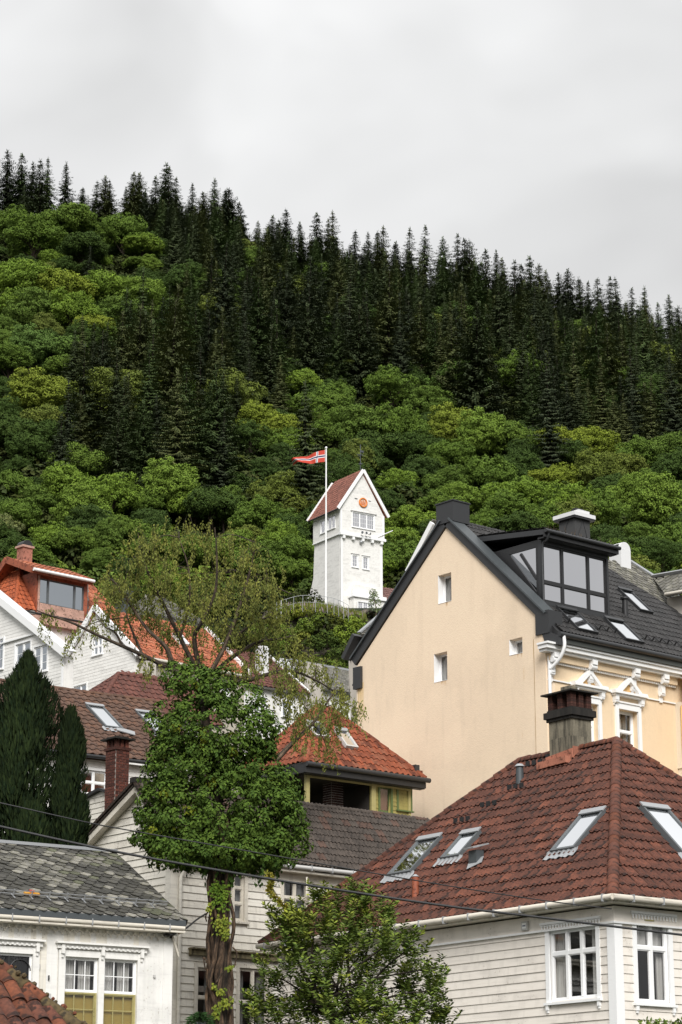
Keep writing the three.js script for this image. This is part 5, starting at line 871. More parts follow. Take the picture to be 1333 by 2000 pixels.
// ---------------------------------------------------------------- the maroon hip roof between the white houses
{
  const h = new House('maroon_roof_house', 'house with maroon pantile hip roof below the white gables', 196, 1358, 88, 39, 13);
  const P = h.wallX(0), ye = P.px(196, 1362)[1] - 0.5, rz = h.plane(V3(0, 0, -1.7), V3(1, 0, 0), V3(0, 1, 0)), yr = rz.px(240, 1317)[1], xl = rz.px(231, 1316)[0];
  hipRoof(h, { x0: -0.3, x1: 5.5, z0: -3.7, z1: 0.3, ye, yr, dl: Math.max(0.6, xl + 0.3), dr: 0, spec: { w: 0.3, e: 0.33, geo: PAN(0.3, 0.33), mats: TILE.maroon, most: 120, seed: 101, wild: 0.008 } });
  h.add('wall', box3(0, 5.2, 13, ye, -3.4, -0.05), M.white);
}
// ---------------------------------------------------------------- white gable house, its long orange roof running right
const farBoards = { joined: true, lip: 0.013, name: 'weatherboard' };
{
  const base = 17, ye = 24.1, yr = 26.62, zr = -2.9, L = 5.5, W = 6.0;
  const h = new House('orange_roof_house', 'white gable house with long orange tiled roof and white verge boards', 266, 1280, 100, 42, base);
  const gb = h.wallX(0), f = h.wallZ(0), w = rectPx(gb, 183, 1246, 200, 1278), w2 = rectPx(gb, 145, 1338, 170, 1352);
  const gp = [[-L, base], [0, base], [0, ye], [zr, yr], [-L, 24.2]], gm = gb.wall('gable_wall', gp, [w, w2], M.white); boards(gm, gp.map(([u, v]) => [clamp(u, -L + 0.05, -0.05), v - 0.05]), 0.14, [w, w2], [M.white], { ...farBoards, seed: 111 });
  windowOn(gb, ...w, { casing: 0.07, frame: 0.03, cols: [1, 1], rows: [1, 1], bars: 0.04, glass: M.coatedDark }); windowOn(gb, ...w2, { casing: 0.05, frame: 0.03, cols: [1, 1], rows: [1], bars: 0.03, glass: M.coatedDark });
  const F = h.plane(V3(0, ye - 0.1, 0.25), V3(1, 0, 0), V3(0, yr - ye + 0.1, zr - 0.25)), sv = Math.hypot(yr - ye + 0.1, zr - 0.25), pf = [[-0.15, 0], [W + 0.1, 0], [W + 0.1, sv], [-0.15, sv]];
  const sk = quadPx(F, [[349, 1256], [343, 1244], [358, 1247], [366, 1260]], 0.05, 0.0), rf = F.mesh('roof_slope', polyGeo(pf, -0.1, -0.005), M.backing); tileField(F, rf, 'roof_tile', pf, { w: 0.24, e: 0.3, geo: PAN(0.24, 0.3, 7), mats: TILE.coral, most: 0, seed: 112, wild: 0.016, skip: [sk.slice()] }); skylight(F, ...sk, { apron: false, frame: M.whiteMetal, top: M.whiteMetal });
  h.plane(V3(0, ye - 0.1, 2 * zr - 0.25), V3(-1, 0, 0), V3(0, yr - ye + 0.1, -zr + 0.25)).mesh('roof_slope', polyGeo([[-W, 0], [0.15, 0], [0.15, sv], [-W, sv]], -0.1, 0), TILE.coral[0]);
  for (const x of [-0.12, W + 0.08]) { h.add('verge_board', bar(V3(x, yr + 0.08, zr), V3(x, ye - 0.03, 0.3), 0.26, 0.1, V3(1, 0, 0)), M.trim); h.add('verge_board', bar(V3(x, yr + 0.08, zr), V3(x, 24.1, -L - 0.2), 0.26, 0.1, V3(1, 0, 0)), M.trim); }
  caps(h, h.g, V3(0, yr, zr), V3(W, yr, zr), TILE.coral, { seed: 14, step: 0.4, r: 0.1, lift: 0.03 });
  const wr = rectPx(f, 434, 1337, 446, 1365); const fm = f.wall('wall', [[0.16, base], [W, base], [W, ye - 0.15], [0.16, ye - 0.15]], [wr], std(lin(0.5, 0.47, 0.42), 0.8, { map: TX.old })); windowOn(f, ...wr, { casing: 0.08, frame: 0.04, cols: [1, 1], rows: [1], bars: 0.04, glass: M.coatedDark });
  h.add('gutter', gutterGeo(V3(0, ye - 0.14, 0.32), V3(W, ye - 0.14, 0.32), 0.07), M.trimOld); h.add('rear_wall', box3(0.17, W, base, ye - 0.2, -L, -L + 0.15), M.white);
  h.add('grey_box', (() => { const p = f.px(285, 1308); return box3(p[0] - 0.3, p[0] + 0.25, p[1] - 1, p[1] + 0.3, 0.02, 0.4); })(), M.greyWall);
}
{ // the white gable in front with paired casements
  const base = 15, h = new House('white_front_house', 'white weatherboard gable with paired casements above the dark cypress', 123, 1330, 95, 42, base);
  const gb = h.wallX(0), a = gb.px(137, 1284), b = gb.px(-30, 1148), sl = (b[1] - a[1]) / (a[0] - b[0]), zr = -6, eave = a[1] + sl * (a[0] - 0);
  const yz = (z) => a[1] + sl * (a[0] - z), gp = [[2 * zr, base], [0, base], [0, yz(0) - 0.1], [zr, yz(zr) - 0.1], [2 * zr, yz(0) - 0.1]];
  const ws = [[-14, 1250, 7, 1308], [31, 1256, 60, 1312], [67, 1262, 93, 1312]].map((k) => rectPx(gb, ...k)), gm = gb.wall('gable_wall', gp, ws, M.white); boards(gm, gp.map(([u, v]) => [clamp(u, 2 * zr + 0.05, -0.1), v - 0.03]), 0.14, ws.map((k) => [k[0] - 0.06, k[1] + 0.06, k[2] - 0.05, k[3] + 0.06]), [M.white], { ...farBoards, seed: 121 });
  for (const k of ws) windowOn(gb, ...k, { casing: 0.08, frame: 0.04, cols: [1, 1], rows: [1], minor: [1, 3], bars: 0.05, glass: M.coatedDark, set: 0.04 });
  { const y = ws[1][3] + 0.2; gb.mesh('window_hood', bx(ws[0][0] - 0.1, ws[2][1] + 0.12, y, y + 0.06, 0.02, 0.1), M.trim); }
  for (const z of [0.32, 2 * zr - 0.32]) h.add('verge_board', merge([bar(V3(-0.2, yz(zr) + 0.1, zr), V3(-0.2, yz(0.32) + 0.1, z), 0.3, 0.1, V3(1, 0, 0)), bar(V3(-0.12, yz(zr) - 0.02, zr), V3(-0.12, yz(0.32) - 0.02, z), 0.1, 0.22, V3(1, 0, 0))]), M.trim);
  gb.mesh('corner_board', bx(-0.1, 0.03, base, yz(0) - 0.12, 0.001, 0.03), M.trim);
  const roofs = [0.32, 2 * zr - 0.32].map((z) => bar(V3(0.12, yz(zr) + 0.2, zr), V3(0.12, yz(0.32) + 0.2, z), 0.08, 0.56, V3(1, 0, 0))); h.add('roof_slope', merge(roofs), M.whiteMetal);
  h.add('side_wall', box3(0.17, 0.5, base, yz(0) - 0.12, -0.15, -0.01), M.white);
}
{ // the house with the red tiled dormer behind
  const base = 17, h = new House('red_dormer_house', 'white house with bright orange hip roof, wide window dormer and salmon chimney', 34, 1196, 105, 42, base);
  const f = h.wallZ(0), e0 = f.px(40, 1198), e1 = f.px(172, 1218), ye = (e0[1] + e1[1]) / 2, X1 = e1[0] + 0.4, fm = f.wall('wall', [[-0.2, base], [X1 + 4, base], [X1 + 4, ye], [-0.2, ye]], [], M.white);
  f.mesh('eave_band', bx(-0.4, X1, ye - 0.42, ye - 0.04, 0.002, 0.3), M.pinkPanel); f.mesh('gutter', gutterGeo(V3(-0.4, ye + 0.0, 0.3), V3(X1, ye + 0.0, 0.3), 0.05), M.blackTrim);
  const spec = { w: 0.26, e: 0.32, geo: PAN(0.26, 0.32, 8), mats: TILE.bright, most: 90, seed: 131, wild: 0.006 };
  const F = h.plane(V3(0, ye, 0.3), V3(1, 0, 0), V3(0, 0.8, -0.6)), fa = F.pts([[28, 1194], [70, 1199], [66, 1180], [40, 1108]]), ra = F.mesh('roof_slope', polyGeo(fa, -0.08, -0.005), M.backing); tileField(F, ra, 'roof_tile', fa, spec);
  const fb = F.pts([[172, 1216], [262, 1232], [178, 1140], [172, 1138]]), rb = F.mesh('roof_slope', polyGeo(fb, -0.08, -0.005), M.backing); tileField(F, rb, 'roof_tile', fb, { ...spec, seed: 132, mats: TILE.coral });
  const corner = F.at(...fa[0]), apex = F.at(...fa[3]), LP = new Plane(h, corner.clone(), V3(0, 0, 1), apex.clone().sub(corner).setZ(0)); const la = LP.pts([[28, 1194], [40, 1108], [-25, 1128], [-60, 1190]]), rl = LP.mesh('roof_slope', polyGeo(la, -0.08, -0.005), M.backing); tileField(LP, rl, 'roof_tile', [la[3], la[0], la[1], la[2]], { ...spec, seed: 133 });
  caps(h, h.g, corner, apex, TILE.bright, { seed: 7, step: 0.34, r: 0.09, lift: 0.03 });
  // dormer
  const df = h.wallZ(0.05), w = rectPx(df, 74, 1133, 161, 1190), wb = (() => { const a = df.px(76, 1170), b = df.px(163, 1180), c = df.px(118, 1137), d = df.px(118, 1186); return [a[0], b[0], d[1], c[1]]; })();
  const dm = df.mesh('dormer', merge([bx(wb[0] - 0.16, wb[0], ye + 0.05, wb[3] + 0.3, -1.5, 0.04), bx(wb[1], wb[1] + 0.2, ye + 0.05, wb[3] + 0.3, -1.5, 0.04), bx(wb[0] + 0.001, wb[1] - 0.001, wb[3], wb[3] + 0.3, -0.3, 0.038)]), M.redTrim);
  df.mesh('panel', bx(wb[0] + 0.001, wb[1] - 0.001, ye + 0.05, wb[2], -0.2, 0.1), M.pinkPanel, dm); df.mesh('corner_pipe', bx(wb[0] - 0.1, wb[0] - 0.02, ye + 0.1, wb[3] + 0.1, 0.05, 0.1), M.pinkPanel, dm);
  windowOn(df, wb[0], wb[1], wb[2], wb[3], { casing: 0, sill: 0, frame: 0.04, cols: [0.5, 1.6, 0.5], rows: [1], bars: 0.04, mat: M.frameGrey, glass: M.coatedDark, set: 0.02 });
  const g0 = df.px(65, 1113, 0.45), g1 = df.px(184, 1131, 0.45), R = h.plane(V3(0, (g0[1] + g1[1]) / 2, 0.5), V3(1, 0, 0), V3(0, 0.38, -0.92)), rq = [[g0[0], 0], [g1[0], 0], [g1[0], 2.3], [g0[0], 2.3]], ro = R.mesh('dormer_roof', polyGeo(rq, -0.22, -0.005), M.redTrim);
  tileField(R, ro, 'roof_tile', rq, { ...spec, mats: TILE.coral, most: 100, seed: 134 }); h.add('dormer_gutter', gutterGeo(R.at(g0[0], 0, -0.05).add(V3(0, 0, 0.06)), R.at(g1[0], 0, -0.05).add(V3(0, 0, 0.06)), 0.075), M.trim);
  { const a = R.at(g0[0] - 0.04, 0, -0.06), b = R.at(g0[0] - 0.04, 2.3, -0.06), c = b.clone().add(V3(0, -1.2, -1.6)); h.add('verge_board', merge([bar(a, b, 0.3, 0.06, V3(1, 0, 0)), bar(b, c, 0.3, 0.06, V3(1, 0, 0))]), M.redTrim); h.add('dormer_back', merge([bar(b.clone().add(V3(2, 0, 0)), c.clone().add(V3(2, 0, 0)), 0.1, 4, V3(1, 0, 0)), box3(g0[0] + 0.3, g1[0] - 0.2, ye, c.y + 0.2, -3.4, -1.5)]), TILE.bright[0]); }
  { const pz = h.wallZ(-1.9), c = pz.px(47, 1090), t = pz.px(47, 1072)[1]; const ch = h.add('salmon_chimney', box3(c[0] - 0.26, c[0] + 0.26, c[1] - 1, t, -2.1, -1.6), std(lin(0.5, 0.21, 0.15), 0.8, { map: TX.clean })); part(ch, 'collar', box3(c[0] - 0.33, c[0] + 0.33, t, t + 0.1, -2.16, -1.54), M.pinkPanel); const g = new THREE.CylinderGeometry(0.27, 0.27, 0.5, 14, 1, false, 0, Math.PI); g.rotateZ(Math.PI / 2); g.rotateY(Math.PI / 2); g.translate(c[0], t + 0.1, -1.85); part(ch, 'cowl', metreUV(g), M.blackTrim); }
}
// ---------------------------------------------------------------- houses glimpsed through the birch
{
  const h = new House('russet_roof_house', 'white house with russet tiled roof and pale chimney seen through the birch', 455, 1345, 112, 40, 18);
  const f = h.wallZ(0), ye = f.px(520, 1345)[1], yr = h.wallZ(-3).px(520, 1284)[1], x1 = f.px(600, 1350)[0], x0 = f.px(430, 1330)[0];
  const F = h.plane(V3(0, ye, 0.3), V3(1, 0, 0), V3(0, yr - ye, -3.3)), sv = Math.hypot(yr - ye, 3.3), pf = [[x0, 0], [x1, 0], [x1, sv], [x0, sv]], rf = F.mesh('roof_slope', polyGeo(pf, -0.1, -0.005), M.backing); tileField(F, rf, 'roof_tile', pf, { w: 0.28, e: 0.33, geo: PAN(0.28, 0.33, 7), mats: TILE.maroon, most: 0, seed: 141 });
  const sk = quadPx(F, [[556, 1302], [551, 1292], [562, 1293], [568, 1304]], 0.05, 0); skylight(F, ...sk, { apron: false, frame: M.whiteMetal, top: M.whiteMetal });
  const ws = [[500, 1362, 520, 1392], [552, 1370, 572, 1400], [455, 1356, 475, 1386]].map((k) => rectPx(f, ...k)); const wm = f.wall('wall', [[x0 + 0.2, 18], [x1 - 0.2, 18], [x1 - 0.2, ye], [x0 + 0.2, ye]], ws, M.white); for (const k of ws) windowOn(f, ...k, { casing: 0.08, frame: 0.04, cols: [1, 1], rows: [1, 1], glass: M.coatedDark });
  h.add('rear_wall', box3(x0 + 0.2, x1 - 0.2, 18, ye + 0.6, -6, -4), M.white); h.add('verge_board', bar(V3(x1, yr + 0.08, -3), V3(x1, ye, 0.3), 0.2, 0.08, V3(1, 0, 0)), M.trim);
  const c = h.wallZ(-1).px(516, 1282); h.add('pale_chimney', box3(c[0] - 0.22, c[0] + 0.22, c[1] - 1, c[1] + 0.5, -1.4, -0.9), M.whiteMetal);
}
{
  const h = new House('pale_slate_house', 'house with pale diamond slate roof and grey rendered chimney left of the peach house', 640, 1345, 118, 40, 20);
  const f = h.wallZ(0), ye = f.px(660, 1352)[1], yr = h.wallZ(-2.6).px(655, 1305)[1], x0 = f.px(628, 1340)[0], F = h.plane(V3(0, ye, 0.3), V3(1, 0, 0), V3(0, yr - ye, -2.9)), sv = Math.hypot(yr - ye, 2.9), pf = [[x0, 0], [4, 0], [4, sv], [x0, sv]], rf = F.mesh('roof_slope', polyGeo(pf, -0.1, -0.005), M.backing);
  tileField(F, rf, 'slate', pf, { w: 0.3, e: 0.2, geo: (k) => slateGeo(0.295, 0.2, k), mats: TILE.slatePale, most: 60, seed: 151, stagger: 0.5 }); h.add('ridge_cap', bar(V3(x0, yr, -2.6), V3(4, yr, -2.6), 0.3, 0.1, V3(0, 1, 0)), M.lead); h.add('wall', box3(x0 + 0.2, 4, 20, ye, -4, -0.05), M.white);
  const c = rectPx(f, 601, 1296, 633, 1345); h.add('rendered_chimney', box3(c[0], c[1], 20, c[3], -0.8, 0), M.greyWall);
}
{
  const h = new House('dark_slate_house', 'white house with dark slate hip roof half hidden by the birch crown', 300, 1210, 122, 40, 24);
  const f = h.wallZ(0), ye = f.px(330, 1208)[1], yr = h.wallZ(-1.8).px(320, 1170)[1];
  hipRoof(h, { x0: -0.4, x1: 3.2, z0: -3.9, z1: 0.3, ye, yr, dl: 1.2, dr: 1.2, spec: { w: 0.3, e: 0.22, geo: (k) => slateGeo(0.295, 0.22, k), mats: TILE.slate, most: 0, seed: 161, stagger: 0.5 } });
  const ws = [[335, 1213, 343, 1226]].map((k) => rectPx(f, ...k)); f.wall('wall', [[0, 24], [2.9, 24], [2.9, ye], [0, ye]], ws, M.white); for (const k of ws) windowOn(f, ...k, { casing: 0.05, frame: 0.03, cols: [1], rows: [1], glass: M.coatedDark });
  h.add('side_wall', box3(0.01, 2.9, 24, ye, -3.6, -0.17), M.white); const c = f.px(250, 1175); h.add('dark_chimney', box3(c[0] - 0.35, c[0] + 0.35, 24, c[1] + 0.6, -0.6, 0), M.slateMetal);
}
// ---------------------------------------------------------------- the white tower on its knoll
{
  const W = 3.94, L = 3.9, ye = 52.22, yr = 55.41, base = 43.2, yo = 50.3;
  const h = new House('watch_tower', 'tall white weatherboard tower with red tiled gable roof and round orange emblem', 665.75, 1100, 175, 32.83, base, 'tower');
  const f = h.wallZ(0), l = h.wallX(0);
  const up = rectPx(f, 689, 1004, 731, 1032), a1 = rectPx(f, 690, 1084, 700, 1107), a2 = rectPx(f, 711, 1088, 721, 1111), l1 = rectPx(l, 641, 1008, 655, 1033), l2 = rectPx(l, 627, 1017, 635, 1041);
  const fp = [[0, yo], [W, yo], [W, ye], [W / 2, yr - 0.05], [0, ye]], lo = [[0.1, base], [W - 0.12, base], [W - 0.12, yo], [0.1, yo]];
  const wf = f.wall('wall', fp, [up], M.white), wl = l.wall('wall', [[-L, yo], [-0.16, yo], [-0.16, ye], [-L, ye]], [l1, l2], M.white);
  boards(wf, [[0.1, yo + 0.1], [W - 0.1, yo + 0.1], [W - 0.1, ye], [W / 2, yr - 0.2], [0.1, ye]], 0.135, [up], [M.white], { ...farBoards, lip: 0.006, seed: 171 }); boards(wl, [[-L + 0.1, yo], [-0.2, yo], [-0.2, ye], [-L + 0.1, ye]], 0.135, [l1, l2], [M.white], { ...farBoards, lip: 0.006, seed: 172 });
  const f2 = h.wallZ(-0.1), l2w = h.wallX(0.1), w2 = f2.wall('wall', lo, [a1, a2], M.white);
  // the foot of the long wall sweeps out
  const lp = [[-6.6, base], [-0.27, base], [-0.27, yo], [-L + 0.05, yo], [-L - 0.12, 47.6], [-L - 0.35, 47.0], [-5.3, 45.9]]; const w3 = l2w.mesh('wall', polyGeo(lp, -0.16, 0), M.white);
  boards(w2, [[0.2, base], [W - 0.2, base], [W - 0.2, yo - 0.05], [0.2, yo - 0.05]], 0.135, [a1, a2], [M.white], { ...farBoards, lip: 0.006, seed: 173 }); boards(w3, [[-5.3, 45.9], [-0.3, 45.9], [-0.3, 47.6], [-L - 0.12, 47.6], [-L - 0.35, 47.0]], 0.135, [], [M.white], { ...farBoards, lip: 0.006, seed: 174 }); boards(w3, [[-L, 47.6], [-0.3, 47.6], [-0.3, yo], [-L + 0.08, yo]], 0.135, [], [M.white], { ...farBoards, lip: 0.006, seed: 175 });
  boards(w3, [[-6.4, base], [-0.3, base], [-0.3, 45.9], [-5.3, 45.9]], 0.135, [], [M.white], { ...farBoards, lip: 0.006, seed: 176 });
  h.add('rear_wall', merge([box3(W - 0.28, W - 0.13, base, yo, -L, -0.27), box3(W - 0.15, W - 0.001, yo, ye, -L, -0.17), box3(0.3, W - 0.3, base, ye, -L, -L + 0.12), box3(0.27, W - 0.3, 47.9, 48.1, -L + 0.13, -0.28)]), M.white);
  f.mesh('corner_board', bx(-0.03, 0.12, yo, ye, 0.001, 0.04), M.trim); f2.mesh('corner_board', bx(0.07, 0.24, base, yo, 0.001, 0.04), M.trim); l.mesh('corner_board', bx(-0.14, 0.0, yo, ye, 0.001, 0.035), M.trim); f.mesh('corner_board', bx(W - 0.13, W + 0.02, yo, ye, 0.001, 0.04), M.trim); f2.mesh('corner_board', bx(W - 0.26, W - 0.1, base, yo, 0.001, 0.04), M.trim);
  f.mesh('jetty_beam', bx(-0.1, W + 0.1, yo - 0.12, yo + 0.08, -0.1, 0.16), M.trim); l.mesh('jetty_beam', bx(-L, -0.001, yo - 0.05, yo + 0.02, -0.1, 0.06), M.trim);
  for (let i = 0; i < 5; i++) { const u = 0.25 + i * (W - 0.5) / 4; f.mesh('jetty_bracket', bx(u - 0.1, u + 0.1, yo - 0.36, yo - 0.121, -0.1, 0.14), M.trim); }
  const wo = { casing: 0.07, frame: 0.03, bars: 0.035, glass: M.coatedDim, sill: 0.05, set: 0.03 };
  windowOn(f, ...up, { ...wo, cols: [1, 1, 1], rows: [1], minor: [3, 3] }); windowOn(f2, ...a1, { ...wo, cols: [1], rows: [1], minor: [2, 3] }); windowOn(f2, ...a2, { ...wo, cols: [1], rows: [1], minor: [2, 3] }); windowOn(l, ...l1, { ...wo, cols: [1, 1], rows: [1], minor: [1, 3] }); windowOn(l, ...l2, { ...wo, cols: [1], rows: [1], minor: [1, 3] });
  f.mesh('window_hood', bx(up[0] - 0.2, up[1] + 0.2, up[3] + 0.08, up[3] + 0.13, 0.001, 0.1), M.greyTrim); for (const k of [a1, a2]) f2.mesh('window_hood', bx(k[0] - 0.15, k[1] + 0.15, k[3] + 0.08, k[3] + 0.12, 0.001, 0.08), M.greyTrim);
  // emblem: orange ring, pale field, small towers in relief
  { const c = f.px(709, 982), g = new THREE.TorusGeometry(0.33, 0.06, 10, 32); g.translate(c[0], c[1], 0.06); const e = f.mesh('emblem_ring', g, M.orange), d = new THREE.CylinderGeometry(0.3, 0.3, 0.03, 28); d.rotateX(Math.PI / 2); d.translate(c[0], c[1], 0.04); f.mesh('emblem_field', d, std(lin(0.66, 0.5, 0.4), 0.6), e);
    const t = []; for (const [dx, w2_, y0, y1] of [[-0.16, 0.09, -0.12, 0.12], [0, 0.1, -0.12, 0.2], [0.16, 0.09, -0.12, 0.12], [0, 0.4, -0.2, -0.1], [-0.08, 0.05, -0.05, 0.0], [0.08, 0.05, -0.05, 0.0]]) t.push(bx(c[0] + dx - w2_ / 2, c[0] + dx + w2_ / 2, c[1] + y0, c[1] + y1, 0.056, 0.075)); f.mesh('emblem_relief', merge(t), std(lin(0.62, 0.22, 0.09), 0.6), e);
    f.mesh('emblem_bar', merge([bx(c[0] - 0.75, c[0] - 0.5, c[1] + 0.22, c[1] + 0.25, 0.02, 0.05), bx(c[0] + 0.5, c[0] + 0.72, c[1] + 0.22, c[1] + 0.25, 0.02, 0.05)]), M.slateMetal); }
  // roof
  const s = h.plane(V3(-0.28, ye - 0.05, 0), V3(0, 0, 1), V3(W / 2 + 0.28, yr - ye + 0.15, 0)), sv = Math.hypot(W / 2 + 0.28, yr - ye + 0.15), pf = [[-L - 0.25, 0], [0.12, 0], [0.12, sv], [-L - 0.25, sv]], rf = s.mesh('roof_slope', polyGeo(pf, -0.08, -0.005), M.trim);
  tileField(s, rf, 'roof_tile', pf, { w: 0.25, e: 0.3, geo: PAN(0.25, 0.3, 6), mats: tones([0.27, 0.11, 0.08], TX.clean, [1, 0.85, 1.15]), most: 0, seed: 177 });
  h.plane(V3(W + 0.28, ye - 0.05, 0), V3(0, 0, -1), V3(-W / 2 - 0.28, yr - ye + 0.15, 0)).mesh('roof_slope', polyGeo([[-0.12, 0], [L + 0.25, 0], [L + 0.25, sv], [-0.12, sv]], -0.08, 0), TILE.coral[0]);
  for (const z of [0.16, -L - 0.28]) h.add('verge_board', merge([bar(V3(W / 2, yr + 0.16, z), V3(-0.34, ye - 0.06, z), 0.24, 0.09), bar(V3(W / 2, yr + 0.16, z + 0.001), V3(W + 0.34, ye - 0.06, z + 0.001), 0.24, 0.09)]), M.trim);
  h.add('eave_gutter', gutterGeo(V3(-0.34, ye - 0.1, -L - 0.2), V3(-0.34, ye - 0.1, 0.1), 0.06), M.blackTrim);
  // weather vane
  { const b = V3(W / 2, yr + 0.1, -0.25), k = h.add('weather_vane', pipe([b, b.clone().add(V3(0, 2.2, 0))], 0.03), M.slateMetal); part(k, 'vane_arrow', merge([box3(b.x - 0.35, b.x + 0.35, b.y + 1.35, b.y + 1.39, b.z - 0.02, b.z + 0.02), box3(b.x - 0.02, b.x + 0.02, b.y + 1.35, b.y + 1.39, b.z - 0.35, b.z + 0.35), box3(b.x - 0.1, b.x + 0.1, b.y + 0.6, b.y + 0.7, b.z - 0.1, b.z + 0.1), box3(b.x - 0.02, b.x + 0.3, b.y + 1.6, b.y + 1.75, b.z - 0.01, b.z + 0.01)]), M.slateMetal); }
  // loudspeakers and a pole
  { const c = f.px(711, 1043); for (let i = 0; i < 3; i++) { const g = new THREE.CylinderGeometry(0.14, 0.05, 0.2, 12); g.rotateX(Math.PI / 2); g.rotateY((i - 1) * 0.8); g.translate(c[0] - 0.3 + i * 0.3, c[1], 0.28); const k = f.mesh('loudspeaker', g, M.whiteMetal); const o = new THREE.CylinderGeometry(0.09, 0.09, 0.02, 12); o.rotateX(Math.PI / 2); o.rotateY((i - 1) * 0.8); o.translate(c[0] - 0.3 + i * 0.3 + (i - 1) * 0.08, c[1], 0.39); f.mesh('horn_mouth', o, M.slateMetal, k); } const p0 = f.px(722, 1056), p1 = f.px(766, 1037); f.mesh('flag_rod', pipe([V3(p0[0], p0[1], 0.05), V3(p1[0], p1[1], 0.1)], 0.035), M.trim); const q = f.px(705, 1059); const g = new THREE.SphereGeometry(0.13, 12, 8); g.translate(q[0], q[1], 0.05); f.mesh('lamp', g, M.zinc); }
  // porch
  { const p = rectPx(f, 684, 1172, 737, 1205), pp = h.wallZ(0.5), w = rectPx(pp, 698, 1178, 728, 1199); const m = f.mesh('porch', bx(p[0], W - 0.2, base, p[3], -0.05, 0.5), M.white); f.mesh('porch_cornice', merge([bx(p[0] - 0.12, W - 0.1, p[3], p[3] + 0.12, -0.05, 0.64), bx(p[0] - 0.05, W - 0.15, p[3] + 0.121, p[3] + 0.32, -0.05, 0.54)]), M.trim, m); f.mesh('porch_hood', polyGeo([[p[0] + 0.1, p[3] + 0.321], [W - 0.4, p[3] + 0.321], [W - 0.6, p[3] + 1.0], [p[0] + 0.3, p[3] + 1.1]], -0.05, 0.15), M.white, m);
    windowOn(h.wallZ(0.62), ...w, { ...wo, casing: 0.08, cols: [1, 1, 1], rows: [1], minor: [2, 3], set: 0.04 }); }
  // annex with a tiled roof
  { const b = h.plane(V3(W + 0.2, 0, -0.6), V3(1, 0, 0), V3(0, 1, 0)), y0 = b.px(770, 1184)[1], y1 = b.px(765, 1157)[1] + 0.35; const r = h.plane(V3(W - 0.1, y0, 0.3), V3(1, 0, 0), V3(0, y1 - y0, -1.4)), rl = Math.hypot(y1 - y0, 1.4), pq = [[0, 0], [3.2, 0], [3.2, rl], [0, rl]]; h.add('annex', box3(W - 0.1, W + 3, base - 2, y0, -3.2, 0.1), M.white); const m = r.mesh('annex_roof', polyGeo(pq, -0.1, -0.005), M.trim); tileField(r, m, 'roof_tile', pq, { w: 0.25, e: 0.3, geo: PAN(0.25, 0.3, 6), mats: tones([0.24, 0.13, 0.12], TX.clean, [1, 0.85, 1.15]), most: 0, seed: 178 }); }
}
{ // flagpole and pennant
  const b = at(637, 1186, 169), top = at(637, 876, 169), t = thing('flagpole', 'tall white flagpole with a small ball top beside the tower', 'flagpole', V3(b.x, heightAt(b.x, b.z) - 0.3, b.z));
  const H = top.y - t.position.y; part(t, 'pole', new THREE.CylinderGeometry(0.045, 0.085, H, 14).translate(0, H / 2, 0), M.trim); part(t, 'ball', new THREE.SphereGeometry(0.09, 14, 10).translate(0, H + 0.06, 0), M.trim); part(t, 'plinth', new THREE.CylinderGeometry(0.16, 0.2, 0.7, 12).translate(0, 0.6, 0), M.slateMetal);
  const h0 = at(635, 879, 169), h1 = at(635, 902, 169), tipT = at(571, 900, 168.4), tipB = at(571, 909, 168.4), NX = 48, NY = 16, pos = [], idx = [[], [], []];
  for (let j = 0; j <= NY; j++) for (let i = 0; i <= NX; i++) { const s = i / NX, v = j / NY, a = h0.clone().lerp(h1, v), e = tipT.clone().lerp(tipB, v), p = a.lerp(e, s); const wv = Math.sin(s * 9 + v * 1.4) * 0.13 * s + 0.05 * Math.sin(s * 21 + v * 3) * s; p.y += 0.3 * (s - s * s) + 0.09 * Math.sin(s * 8 + 0.6) * s - 0.06 * v * Math.sin(s * 6); p.z += wv * 2.2; p.x += 0.07 * Math.sin(v * 4 + s * 5) * s; pos.push(p.x - b.x, p.y - t.position.y, p.z - b.z); }
  for (let j = 0; j < NY; j++) for (let i = 0; i < NX; i++) { const s = (i + 0.5) / NX, v = (j + 0.5) / NY, k = j * (NX + 1) + i, dv = Math.abs(v - 0.5), ds = Math.abs(s - 0.24); const m = dv < 0.06 || ds < 0.016 ? 2 : dv < 0.13 || ds < 0.04 ? 1 : 0; idx[m].push(k, k + NX + 1, k + 1, k + 1, k + NX + 1, k + NX + 2); }
  const g = new THREE.BufferGeometry(); g.setAttribute('position', new THREE.Float32BufferAttribute(pos, 3)); const all = idx.flat(); g.setIndex(all); let o = 0; idx.forEach((q, m) => { g.addGroup(o, q.length, m); o += q.length; }); g.computeVertexNormals();
  const fl = thing('pennant_flag', 'red pennant with white-edged blue cross streaming from the flagpole', 'flag', t.position.clone()); part(fl, 'cloth', g, [M.flagRed, M.flagWhite, M.flagBlue]); part(fl, 'halyard', pipe([h0.clone().sub(t.position), h1.clone().sub(t.position)].map((q) => q.add(V3(0.01, 0, 0.08))), 0.012), M.trim);
}
{ // railing along the brow
  const px = [[541, 1176], [560, 1170], [592, 1163], [640, 1166], [662, 1172], [681, 1182]], pts = px.map(([x, y], i) => at(x, y, 166.5)), t = thing('iron_railing', 'thin iron railing curving round the foot of the tower', 'railing', V3(pts[0].x, 44, pts[0].z));
  const c = smooth(pts, 60).map((p) => p.sub(t.position)); part(t, 'top_rail', tube(c, 0.018, 0.018, 6), M.lead); part(t, 'middle_rail', tube(c.map((p) => p.clone().add(V3(0, -0.5, 0))), 0.012, 0.012, 6), M.lead);
  for (let i = 0; i <= 60; i += 6) part(t, 'post', tube([c[i], c[i].clone().add(V3(0, -1.2, 0))], 0.018, 0.018, 6), i === 6 ? M.trim : M.lead);
}
